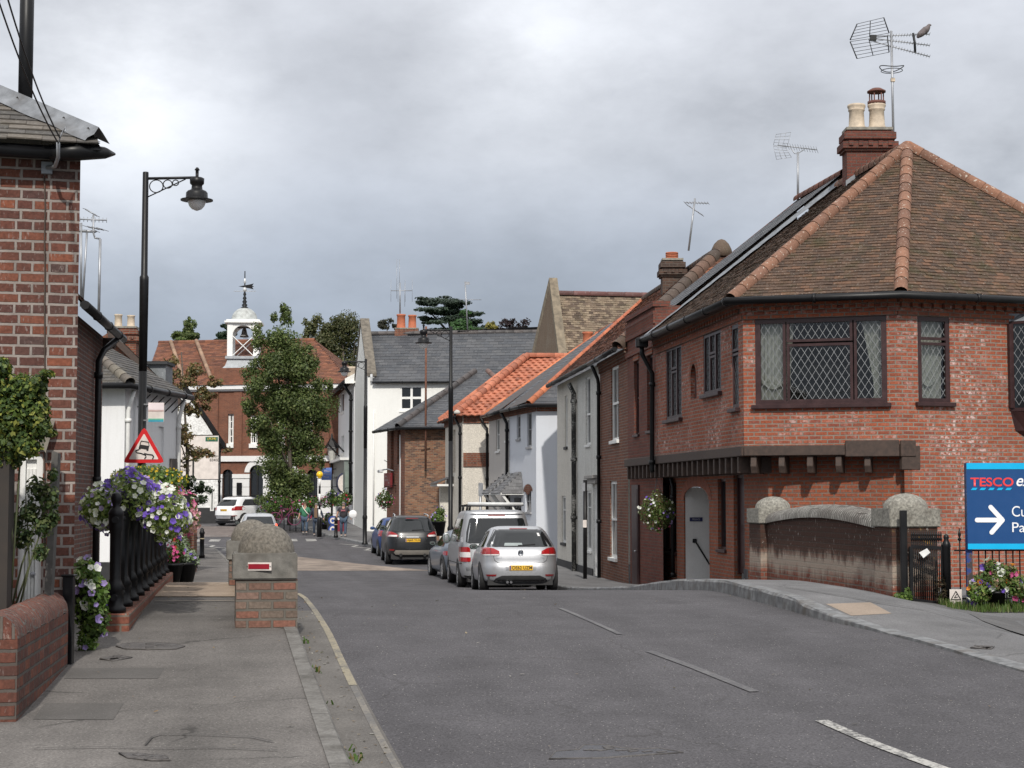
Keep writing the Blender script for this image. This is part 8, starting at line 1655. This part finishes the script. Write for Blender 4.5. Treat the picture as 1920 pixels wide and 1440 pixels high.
AU = [(.16, .13, .05), (.12, .115, .045), (.20, .14, .06), (.09, .09, .04), (.17, .09, .05)]
tree('small_street_tree', 'thin autumn coloured street tree over the direction sign', 62, [(330, 680, 14, 14), (352, 706, 20, 18), (318, 735, 18, 14), (376, 735, 20, 12), (402, 718, 14, 8), (345, 770, 20, 14), (308, 690, 8, 14), (335, 822, 20, 16), (366, 848, 24, 12), (394, 850, 12, 8), (338, 862, 18, 10), (390, 745, 12, 8), (425, 845, 8, 6), (372, 695, 12, 10), (330, 705, 16, 12), (360, 770, 18, 16), (325, 790, 16, 16), (350, 830, 22, 14), (312, 840, 14, 14), (385, 760, 12, 10)], 6500, .115, AU, [(352, 1000), (352, 860), (345, 760), (338, 660)], [((352, 870), (340, 840), (325, 815)), ((350, 860), (370, 845), (392, 840)), ((346, 770), (370, 735), (400, 712)), ((345, 760), (325, 730), (310, 690))], tr=.075, shell=.95)
tree('holly_bush', 'dark evergreen bush under the direction sign', 60, [(355, 905, 22, 12), (335, 915, 18, 12), (378, 912, 14, 12), (350, 930, 30, 14)], 1800, .12, [(.025, .045, .02), (.035, .06, .024)], [(355, 985), (355, 920)], tr=.04)
fb = thing('flower_bed', 'railed bed of pink and violet flowers at the foot of the street tree', 'flower bed', (XA(545, 91), 91, gz(91) + .1)); fbl = [((XA(x, 91), 91 + rgt.uniform(-.5, .5), hz(x, y, 91)), (.55, .4, .30)) for x, y in ((510, 950), (530, 940), (550, 952), (570, 945), (590, 940), (520, 962), (560, 962), (612, 942), (635, 940))]
foliage('foliage', fb, fbl, 3000, .12, GRN_D + GRN, rgt); flowers('petals', fb, fbl, 130, .10, [(.4, .10, .2), F_P, (.4, .05, .08), (.45, .25, .38)], rgt); mb = MB()
for i in range(9): x = XA(512 + i * 11, 90.2); mb.tube([(x, 90.2, gz(90) + .1), (x, 90.2, gz(90) + 1.0)], .025, 6)
mb.bar((XA(512, 90.2), 90.2, gz(90) + 1.0), (XA(600, 90.2), 90.2, gz(90) + 1.0), .05); mb.build('rail', BLACK, fb)
# ================================================================ aerials on the roofs
AER = plain('aerial_grey', (.33, .34, .36), .45, metal=.5, var=.15)
def aerial(label, px, Y, y0, y1, r=.022, lean=0):
    t = thing('aerial', label, 'aerial', (XA(px, Y), Y, hz(px, y0, Y)), 0, 'television aerials on the roofs'); MB().tube([P(px, y0, Y), P(px + lean, y1, Y)], r, 7).build('mast', AER, t); return t
def at2(Y): return lambda x, y, dy=0: P(x, y, Y) + Vector((0, dy, 0))
a = aerial('large television aerial with grid reflector on the mast by the corner chimney', 1676, 38.4, 300, 58, .028, -5); q = at2(38.4)
for lo in ((1594, 75, 1667, 62, 1657, 33, 1607, 45), (1594, 78, 1664, 68, 1667, 98, 1607, 110)):
    mb = MB(); A_, B_, C_, D_ = [q(lo[i], lo[i + 1]) for i in (0, 2, 4, 6)]
    for i in range(6): mb.tube([A_.lerp(D_, i / 5), B_.lerp(C_, i / 5)], .006, 5)
    for u in (0, .5, 1): mb.tube([A_.lerp(B_, u), D_.lerp(C_, u)], .014 if u != .5 else .010, 5)
    mb.build('reflector', DKMET, a)
for y0, x1, y1 in ((68, 1743, 64), (72, 1743, 85), (78, 1743, 106)):
    mb = MB(); A_, B_ = q(1638, y0), q(x1, y1); mb.tube([A_, B_], .012, 6)
    for i in range(16): c_ = A_.lerp(B_, .25 + .75 * i / 15); mb.tube([c_ + Vector((-.02, -.15, 0)), c_ + Vector((.02, .15, 0))], .005, 4)
    mb.build('boom', AER, a)
MB().tube([q(1712, 62), q(1715, 80), q(1716, 98)], .028, 6).build('boom_clamp', DKMET, a); MB().box(q(1637, 71), (.14, .1, .12)).build('dipole_box', DKMET, a)
mb = MB(); c_ = q(1672, 127); mb.tube([c_ + Vector((.27 * math.cos(z), .27 * math.sin(z), .035 * math.cos(z * 2))) for z in [2 * math.pi * j / 24 for j in range(24)]], .011, 5, closed=True); mb.tube([c_ + Vector((.24 * math.cos(z), .24 * math.sin(z), -.07)) for z in [2 * math.pi * j / 24 for j in range(24)]], .009, 5, closed=True); mb.build('radio_loop', DKMET, a)
MB().box(q(1674, 150), (.09, .08, .08)).build('junction_box', BUFFPOT, a)
b = aerial('small television aerial with mesh reflector above the slate roof', 1496, 43.0, 385, 285, .03); q = at2(43)
for lo in ((1450, 272, 1476, 276, 1483, 248, 1455, 252), (1450, 274, 1474, 278, 1484, 295, 1456, 299)):
    mb = MB(); A_, B_, C_, D_ = [q(lo[i], lo[i + 1]) for i in (0, 2, 4, 6)]
    for i in range(5): mb.tube([A_.lerp(D_, i / 4), B_.lerp(C_, i / 4)], .006, 4)
    for i in range(4): mb.tube([A_.lerp(B_, i / 3), D_.lerp(C_, i / 3)], .006, 4)
    mb.build('reflector', AER, b)
mb = MB(); A_, B_ = q(1458, 272), q(1532, 281); mb.tube([A_, B_], .014, 5); mb.tube([q(1482, 276), q(1490, 288), q(1496, 288), q(1508, 280)], .012, 5)
for i in range(13): c_ = A_.lerp(B_, .2 + .8 * i / 12); mb.tube([c_ + Vector((-.05, -.12, .06)), c_ + Vector((.05, .12, -.06))], .005, 4)
mb.build('boom', AER, b)
def yagi(t, Y, x0, y0, x1, y1, n_, w, vert=True, ref=True, r=.010):
    q = at2(Y); mb = MB(); A_, B_ = q(x0, y0), q(x1, y1); mb.tube([A_, B_], r * 1.4, 5)
    for i in range(n_): c_ = A_.lerp(B_, i / max(1, n_ - 1)); d = Vector((0, 0, w)) if vert else Vector((.25 * w, w, 0)); mb.tube([c_ - d, c_ + d], r * .7, 4)
    mb.build('boom', AER, t)
c = aerial('thin aerial on a crooked mast by the sooty chimney', 1291, 50, 470, 372, .03, 12); yagi(c, 50, 1284, 380, 1328, 381, 9, .22, False); yagi(c, 50, 1288, 384, 1318, 404, 5, .2, False)
d = aerial('tall spindly aerial with upright rods above the terracotta chimney pots', 750, 94, 588, 530, .04); yagi(d, 94, 733, 545, 773, 545, 4, .62, True, r=.016)
for x, y0, y1 in ((744, 486, 560), (749, 486, 540), (759, 530, 575)): MB().tube([P(x, y0, 94), P(x, y1, 94)], .014, 4).build('rod', AER, d)
e = aerial('plain mast aerial with a small plate top on the slate roof ridge', 877, 93.5, 622, 528, .04, -5); MB().box(P(877, 531, 93.5), (.22, .05, .15)).build('plate', AER, e); yagi(e, 93.5, 862, 562, 902, 562, 3, .12, False, r=.012)
f = aerial('ladder-like mast aerial in front of the riverside house roof', 185, 34, 600, 448, .028, 3); MB().tube([P(188, 448, 34), P(178, 446, 34), P(175, 436, 34), P(175, 403, 34)], .02, 6).build('mast_arm', AER, f); yagi(f, 34, 160, 392, 182, 405, 4, .10, False); yagi(f, 34, 150, 411, 200, 413, 8, .05, True); yagi(f, 34, 166, 426, 192, 430, 4, .25, False)
g = aerial('two-pole aerial close beside the old brick house wall', 152, 34, 575, 418, .026); MB().tube([P(155, 565, 34), P(163, 436, 34)], .024, 6).build('mast_arm', AER, g); yagi(g, 34, 146, 431, 182, 434, 3, .12, False); MB().tube([P(146, 433, 34), P(180, 434, 34)], .03, 5).build('crossbar', AER, g)
# ================================================================ people, made as one skinned body each with clothes over it
def skin(name, verts, edges, rad, m_, parent, root=0, sub=1):
    me = bpy.data.meshes.new(name); me.from_pydata([tuple(v) for v in verts], edges, []); o = bpy.data.objects.new(name, me); COL.objects.link(o)
    o.modifiers.new('skin', 'SKIN'); sd = o.modifiers.new('sub', 'SUBSURF'); sd.levels = sub; sd.render_levels = sub
    for i, r in enumerate(rad): me.skin_vertices[0].data[i].radius = (r, r) if not hasattr(r, '__len__') else r
    me.skin_vertices[0].data[root].use_root = True
    dg_ = bpy.context.evaluated_depsgraph_get(); m2 = bpy.data.meshes.new_from_object(o.evaluated_get(dg_)); bpy.data.objects.remove(o); bpy.data.meshes.remove(me)
    m2.name = name; m2.materials.clear(); m2.materials.append(m_)
    for p in m2.polygons: p.use_smooth = True
    if not m2.color_attributes: ca = m2.color_attributes.new('col', 'FLOAT_COLOR', 'CORNER'); ca.data.foreach_set('color', [1.0] * (4 * len(m2.loops)))
    o = bpy.data.objects.new(name, m2); COL.objects.link(o); o.parent = parent; return o
SKIN = plain('skin', (.42, .24, .17), .6, var=.06)
def person(label, px, Y, h, shirt, trous, hair, arms, legs, stout=1.0, sleeve=.55, rz=0):
    t = thing('person', label, 'person', (XA(px, Y), Y, (gz(Y) if px > 640 or Y < 80 else gz(Y)) + .10), rz or 1e-4, 'people walking on the pavement'); WORLD[t.name] = Vector((0, 0, 0)); s = h / 1.75; V3 = lambda *a: Vector(a) * s
    hip, ch, nk, hd_ = V3(0, 0, .94), V3(0, 0, 1.30), V3(0, -.01, 1.50), V3(0, -.03, 1.63); sh = [V3(sg * .19 * stout ** .4, 0, 1.42) for sg in (-1, 1)]; el_ = [V3(*arms[i][0]) for i in (0, 1)]; wr = [V3(*arms[i][1]) for i in (0, 1)]; hj = [V3(sg * .10, 0, .90) for sg in (-1, 1)]; kn = [V3(*legs[i][0]) for i in (0, 1)]; an = [V3(*legs[i][1]) for i in (0, 1)]
    v = [hip, ch, nk, hd_ - V3(0, 0, .04), hd_ + V3(0, .01, .06), sh[0], el_[0], wr[0], sh[1], el_[1], wr[1], hj[0], kn[0], an[0], hj[1], kn[1], an[1]]; k = stout
    r = [.13 * k, .135 * k, .058, .078, .072, .06, .045, .032, .06, .045, .032, .085, .056, .04, .085, .056, .04]; e = [(0, 1), (1, 2), (2, 3), (3, 4), (1, 5), (5, 6), (6, 7), (1, 8), (8, 9), (9, 10), (0, 11), (11, 12), (12, 13), (0, 14), (14, 15), (15, 16)]
    for i, w in ((7, wr[0]), (10, wr[1])):      # palm, four fingers of different length and a thumb
        d = (w - (el_[0] if i == 7 else el_[1])).normalized(); sx_ = Vector((0, 1, 0)); pm_ = len(v); v.append(w + d * .07 * s); r.append(.030); e.append((i, pm_))
        for j, L in enumerate((.075, .085, .08, .06)): n0 = len(v); v += [w + d * (.11 * s) + sx_ * (j - 1.5) * .019 * s, w + d * (.11 + L) * s + sx_ * (j - 1.5) * .016 * s + Vector((-.012 if i == 7 else .012, 0, 0))]; r += [.010, .008]; e += [(pm_, n0), (n0, n0 + 1)]
        n0 = len(v); v += [w + d * .06 * s - sx_ * .04 * s, w + d * .11 * s - sx_ * .055 * s]; r += [.011, .009]; e += [(pm_, n0), (n0, n0 + 1)]
    skin('body', v, e, [x * s if not hasattr(x, '__len__') else x for x in r], SKIN, t)
    tv = [V3(0, 0, .88), V3(0, -.01, 1.08), ch, V3(0, 0, 1.47), sh[0], sh[0].lerp(el_[0], sleeve if sleeve < 1 else 1), sh[1], sh[1].lerp(el_[1], sleeve if sleeve < 1 else 1)]; tr_ = [.165 * k, .175 * k, .165 * k, .075, .085, .068, .085, .068]; te = [(0, 1), (1, 2), (2, 3), (2, 4), (4, 5), (2, 6), (6, 7)]
    if sleeve > 1: tv += [wr[0], wr[1]]; tr_ += [.05, .05]; te += [(5, 8), (7, 9)]
    skin('top', tv, te, [x * s for x in tr_], shirt, t); skin('trousers', [V3(0, 0, .95), hj[0], kn[0], an[0].lerp(kn[0], .08), hj[1], kn[1], an[1].lerp(kn[1], .08)], [(0, 1), (1, 2), (2, 3), (0, 4), (4, 5), (5, 6)], [x * s for x in (.145 * k, .11 * k ** .5, .078, .062, .11 * k ** .5, .078, .062)], trous, t)
    for a_ in an: sh_ = MB(); sh_.grid([[a_ + Vector((.05 * s * wd * math.cos(q), y * s, max(-.03, .045 * math.sin(q)) * s * hh - a_.z * 0 - .03 * s)) for q in [2 * math.pi * j / 10 for j in range(10)]] for y, wd, hh in ((.09, .3, .5), (.07, .9, 1.3), (-.03, 1, 1.2), (-.12, .95, .8), (-.17, .4, .5))], cu=True); sh_.build('shoe', plain('pale_shoe', (.45, .40, .36), .7), t)
    fc = MB(); c = hd_ + V3(0, -.085, .02)
    for sg in (-1, 1): fc.lathe([(.001, -.006), (.009, 0), (.001, .006)], c + V3(sg * .032, .004, .02), 6)
    fc.bar(c + V3(-.022, .004, -.055), c + V3(.022, .004, -.055), .006, .006); fc.build('eyes_and_mouth', plain('face_dark', (.08, .04, .035), .5), t); ns_ = MB(); ns_.prism([c + V3(0, -.0, .015), c + V3(-.014, .0, -.025), c + V3(0, -.026, -.022), c + V3(.014, 0, -.025)], (0, .02, 0)); ns_.build('nose', SKIN, t)
    if hair: m_, n0, low = hair; hm = MB(); rows = [[hd_ + V3(0, .014, .035) + Vector((.092 * s * math.cos(q) * math.cos(z), .098 * s * math.sin(q) * math.cos(z) + (.012 if math.sin(q) < 0 else 0), .098 * s * math.sin(z) if z > 0 else (low * z * s if math.sin(q) > -.35 else .02 * z))) for q in [2 * math.pi * j / 14 for j in range(14)]] for z in [-.6 + 2.1 * i / 8 for i in range(9)]]; hm.grid(rows, cu=True); hm.build('hair', m_, t)
    return t
JEAN = plain('blue_denim', (.055, .085, .13), .8, var=.2); DJEAN = plain('dark_denim', (.035, .05, .08), .8, var=.2); GRT = plain('green_cloth', (.035, .16, .085), .8, var=.15); BLT = plain('charcoal_cloth', (.028, .024, .03), .8, var=.2); NVY = plain('navy_cloth', (.022, .027, .045), .8, var=.2)
walk = lambda a: (((-.11, -.02 - a, .50), (-.11, .12 - a, .09)), ((.11, -.10 + a, .50), (.11, -.16 + a, .09)))
m1 = person('stout bearded man in a dark printed t-shirt and jeans carrying a white disc', 645, 84, 1.72, BLT, JEAN, (plain('grey_hair', (.16, .15, .14), .9), 0, .02), (((-.31, -.02, 1.14), (-.36, -.06, .90)), ((.31, -.03, 1.14), (.37, -.16, .98))), walk(.02), 1.28, .6)
mb = MB(); mb.box((0, -.232, 1.30), (.20, .01, .07)); mb.bar((-.11, -.236, 1.27), (.11, -.236, 1.34), .02, .004, up=(0, 1, 0)); mb.bar((-.11, -.236, 1.34), (.11, -.236, 1.27), .02, .004, up=(0, 1, 0)); mb.build('shirt_print', plain('faded_print', (.34, .10, .13), .8), m1)
bd = MB(); bd.lathe([(.01, -.05), (.05, -.03), (.055, .02), (.04, .04)], Vector((0, -.065, 1.545)), 10); bd.build('beard', plain('grey_hair', (.16, .15, .14), .9), m1)
mp = m1.location; dw = MB(); dw.grid([[(r * math.cos(q), y, r * math.sin(q)) for q in [2 * math.pi * j / 24 for j in range(24)]] for r, y in ((.01, -.03), (.18, -.02), (.20, 0), (.18, .02), (.01, .03))], cu=True); dk_ = dw.build('white_disc', plain('white_plastic', (.82, .83, .84), .4, var=.02), None); dk_.location = (mp.x + .48, mp.y - .24, mp.z + 1.12); tag(dk_, 'round white disc held by the man in the dark t-shirt', 'disc')
w1 = person('woman in a green top and jeans with a red shoulder bag walking towards the camera', 573, 88, 1.60, GRT, JEAN, (plain('brown_hair', (.10, .055, .035), .8), 0, .16), (((-.30, .02, 1.14), (-.34, -.06, .92)), ((.30, -.03, 1.14), (.32, -.14, .94))), walk(-.02), 1.3, .95); w1.location.z = hz(573, 1001, 88)
mb = MB(); mb.tube([(-.14, -.10, 1.46), (-.05, -.235, 1.30), (.12, -.25, 1.08), (.24, -.22, .98)], .022, 6); mb.build('bag_strap', plain('pale_strap', (.7, .66, .6), .7), w1); MB().box((.27, -.20, .88), (.20, .12, .17)).build('shoulder_bag', plain('crimson_leather', (.30, .015, .06), .5), w1, bev=.02)
m2 = person('man in a dark jacket and blue trousers walking behind the striped beacon post', 594, 87, 1.66, NVY, DJEAN, (plain('grey_hair', (.16, .15, .14), .9), 0, .03), (((-.32, -.02, 1.14), (-.40, -.08, .92)), ((.32, -.03, 1.14), (.40, -.1, .94))), walk(.03), 1.15, 2); MB().box((.0, -.20, 1.18), (.16, .03, .5)).build('scarf', plain('brown_scarf', (.16, .10, .06), .8), m2); m2.location.z = hz(594, 1005, 87)
# ---- pigeon on the big aerial
pg = thing('pigeon', 'grey pigeon perched at the end of the large aerial boom', 'bird', P(1735, 64, 38.4)); bp_ = P(1735, 63, 38.4); WORLD[pg.name] = Vector(pg.location)
skin('body', [Vector((-.19, 0, -.09)), Vector((-.08, 0, .045)), Vector((0, 0, .09)), Vector((.07, 0, .15)), Vector((.09, 0, .215)), Vector((.145, 0, .205))], [(0, 1), (1, 2), (2, 3), (3, 4), (4, 5)], [.03, .085, .10, .06, .045, .010], plain('pigeon_grey', (.12, .10, .10), .7, var=.3), pg, 1, 2)
mb = MB(); [mb.tube([bp_ + Vector((x, y, .06)), bp_ + Vector((x, y, 0))], .006, 4) for x, y in ((-.01, -.02), (.01, .02))]; mb.build('feet', plain('pigeon_foot', (.3, .10, .09), .7), pg)
# ================================================================ crossing beacon, bollards, signs far down the street
bc = thing('crossing_beacon', 'black and white striped crossing post with amber globe', 'beacon', (XA(600, 84), 84, gz(84) + .1)); c = Vector(bc.location)
MB().lathe([(.12, 0), (.12, .9), (.10, .95), (.05, .97)], c, 12).build('base', BLACK, bc)
for i in range(5): MB().lathe([(.052, .97 + i * .38), (.052, 1.35 + i * .38)], c, 10).build('band', (WHITE, BLACK)[i % 2], bc)
mb = MB(); mb.lathe([(.06, 0), (.10, .03)] + [(.165 * math.cos(z), .19 + .165 * math.sin(z)) for z in [-1.0 + 2.5 * i / 9 for i in range(10)]], c + Vector((0, 0, 2.87)), 16); mb.build('globe', plain('amber_globe', (.80, .50, .02), .25, var=.03), bc)
def bollard(label, px, Y, h):
    t = thing('bollard', label, 'bollard', (XA(px, Y), Y, (HL(0, Y) if px < 500 else gz(Y) + .1)), 0, 'black bollards with pale bands'); c = Vector(t.location); MB().lathe([(.11, 0), (.11, .1), (.085, .13), (.08, h * .78), (.10, h * .80), (.10, h * .86), (.07, h * .9), (.075, h * .95), (.02, h)], c, 12).build('shaft', BLACK, t)
    MB().lathe([(.089, h * .62), (.089, h * .655)], c, 12).build('band', plain('buff_band', (.45, .38, .25), .5), t)
bollard('black bollard in front of the man with the white disc', 631, 83.2, 1.0); bollard('black bollard on the pavement beyond the brick gate pier', 367, 55, 1.15); bollard('second black bollard beyond the brick gate pier, closer to the white crossover', 381, 63, 1.1)
ds = thing('direction_sign', 'large white direction sign half hidden by the thin autumn tree', 'road sign', (XA(372, 68), 68, gz(60))); sY = 68; q = at2(sY); (x0, z1), (x1, z0) = (XA(334, sY), hz(372, 816, sY)), (XA(411, sY), hz(372, 899, sY))
bd = MB().box(((x0 + x1) / 2, sY, (z0 + z1) / 2), (x1 - x0, .05, z1 - z0)).build('board', SW, ds); mb = MB(); zf_ = lambda f: z0 + (z1 - z0) * f; xf_ = lambda f: x0 + (x1 - x0) * f
for a_, b_ in (((0, 0), (1, 0)), ((1, 0), (1, 1)), ((1, 1), (0, 1)), ((0, 1), (0, 0))): mb.bar((xf_(a_[0]), sY - .03, zf_(a_[1])), (xf_(b_[0]), sY - .03, zf_(b_[1])), .03, .012, up=(0, 1, 0))
mb.build('border', DKMET, bd); mb = MB(); mb.bar((xf_(.38), sY - .034, zf_(.05)), (xf_(.38), sY - .034, zf_(.50)), .07, .01, up=(0, 1, 0)); mb.bar((xf_(.38), sY - .034, zf_(.45)), (xf_(.12), sY - .034, zf_(.38)), .06, .01, up=(0, 1, 0)); mb.bar((xf_(.38), sY - .034, zf_(.6)), (xf_(.80), sY - .034, zf_(.66)), .05, .01, up=(0, 1, 0)); mb.build('route_arrows', INK, bd)
MB().box((xf_(.82), sY - .03, zf_(.91)), ((x1 - x0) * .30, .012, (z1 - z0) * .10)).build('green_panel', plain('sign_green', (.015, .11, .07), .5), bd); MB().box((xf_(.045), sY - .03, zf_(.06)), (.10, .012, .14)).build('parking_square', plain('sign_blue', (.01, .13, .42), .5), bd)
text('sign_lettering', '(A34)', plain('sign_yellow', (.75, .5, .03), .5), (xf_(.72), sY - .038, zf_(.88)), (1, 0, 0), (0, 0, 1), .34, .12, bd)
for s_, fx, fz, w in (('Andover', .03, .28, .50), ('B3400', .05, .18, .40), ('Overton', .72, .50, .42), ('B3400', .78, .41, .36)): text('sign_lettering', s_, INK, (xf_(fx), sY - .034, zf_(fz)), (1, 0, 0), (0, 0, 1), w, .11, bd)
mb = MB(); [mb.tube([(xf_(f), sY + .06, gz(sY)), (xf_(f), sY + .06, z1)], .04, 8) for f in (.06, .42)]; mb.build('poles', GREYM, ds)
def pole(label, px, Y, y0, y1, plates, m_=BLACK, r=.038):
    t = thing('sign_post', label, 'sign post', (XA(px, Y), Y, hz(px, y1, Y))); MB().tube([P(px, y1, Y), P(px, y0, Y)], r, 8).build('post', m_, t)
    for (xa, ya, xb, yb, mm) in plates: a_, b_ = P(xa, yb, Y - .06), P(xb, ya, Y - .06); MB().box((a_ + b_) / 2, (abs(b_.x - a_.x), .012, abs(b_.z - a_.z))).build('plate', mm, t)
pole('black parking sign post in front of the pebbledash cottage', 1097, 47.2, 900, 1097, [(1092, 905, 1097, 921, GREYM), (1093, 975, 1100, 989, SW)], r=.055)
pole('grey post with a small grey plate beside the cream house', 901, 67.5, 905, 1040, [(897, 906, 906, 930, GREYM)], GREYM, .05)
ln = thing('street_lantern', 'old black street lantern on a post beside the timber framed house', 'lantern', (XA(622, 110), 110, .2)); c = P(622, 868, 110); MB().tube([P(622, 975, 110), c], .06, 8).build('post', BLACK, ln); MB().lathe([(.12, 0), (.30, .9), (.30, .95)], c, 6, sm=False).build('lantern_glass', plain('lantern_glass', (.45, .45, .42), .2), ln); MB().lathe([(.50, .95), (.48, 1.0), (.16, 1.5), (.10, 1.6), (.03, 1.9)], c, 6, sm=False).build('lantern_cap', BLACK, ln)
bs_ = thing('banner_sign', 'pale blue shop banner sign behind the amber globe', 'sign', P(612, 892, 99)); a_, b_ = P(603, 900, 99), P(622, 877, 99); bp_ = MB().box((a_ + b_) / 2, (b_.x - a_.x, .04, b_.z - a_.z)).build('panel', plain('banner_blue', (.12, .20, .50), .5), bs_)
for i, w in enumerate((.34, .40, .28)): text('sign_lettering', ('The', 'Co-operative', 'Food')[i], SW, (a_.x + .12, 98.975, b_.z - .24 - i * .17), (1, 0, 0), (0, 0, 1), w, .09, bp_)
MB().tube([P(624, 880, 99.1), P(630, 879, 100)], .03, 5).build('bracket', BLACK, bs_)
st = thing('display_stand', 'maroon display stand with white top outside the white street house', 'stand', P(637, 1005, 90)); c = P(637, 1005, 90); MB().box(c + Vector((0, 0, .42)), (.55, .4, .84)).build('cabinet', plain('maroon_panel', (.16, .015, .03), .5), st, bev=.02); MB().box(c + Vector((0, 0, .90)), (.60, .45, .12)).build('top', SW, st)
ab = thing('pavement_board', 'dark pavement board with two blue and white roundels', 'board', P(624, 1003, 91)); c = P(624, 1003, 91); MB().box(c + Vector((0, 0, .5)), (.62, .05, 1.0)).build('panel', DKMET, ab)
for z in (.30, .76):
    for r_, m_, o in ((.24, plain('roundel_blue', (.02, .06, .28), .5), -.035), (.16, SW, -.042), (.08, plain('roundel_blue', (.02, .06, .28), .5), -.049)): MB().poly([c + Vector((r_ * math.cos(q), o, z + r_ * math.sin(q))) for q in [2 * math.pi * j / 18 for j in range(18)]]).build('roundel', m_, ab)
for lab, px_, Y, y_ in (('dark tub of white flowers and leaves beside the pavement board', 612, 92, 1003), ('tub of mixed violet flowers against the cream house behind the dark car', 822, 69.0, 1005)): planter('flower_tub', lab, 'planter', P(px_, y_, Y), [((0, 0, .75), (.32, .3, .3)), ((.1, 0, 1.0), (.2, .2, .2)), ((-.12, 0, .6), (.25, .2, .2))], 900, 45, [F_W, F_LP, F_P], .08, GRN, (.3, .55, 0), leaf=.09)
bk = thing('bicycle', 'magenta painted bicycle planted with flowers by the railed bed', 'bicycle', P(534, 985, 90.0)); c = P(534, 985, 90.0); PKP = plain('magenta_paint', (.13, .018, .06), .6)
for dx in (-.5, .5): MB().tube([c + Vector((dx + .33 * math.cos(q), 0, .34 + .33 * math.sin(q))) for q in [2 * math.pi * j / 20 for j in range(20)]], .025, 6, closed=True).build('wheel', PKP, bk)
mb = MB()
for a_, b_ in (((-.5, .34), (-.1, .30)), ((-.1, .30), (.36, .85)), ((-.2, .85), (.36, .85)), ((-.2, .85), (-.1, .30)), ((-.2, .85), (-.5, .34)), ((.5, .34), (.34, 1.0))): mb.tube([c + Vector((a_[0], 0, a_[1])), c + Vector((b_[0], 0, b_[1]))], .024, 6)
mb.build('frame', PKP, bk); MB().tube([c + Vector((.30, -.25, 1.0)), c + Vector((.34, 0, 1.02)), c + Vector((.30, .25, 1.0))], .016, 5).build('handlebar', PKP, bk); MB().box(c + Vector((-.22, 0, .93)), (.24, .14, .06)).build('saddle', INK, bk, bev=.02)
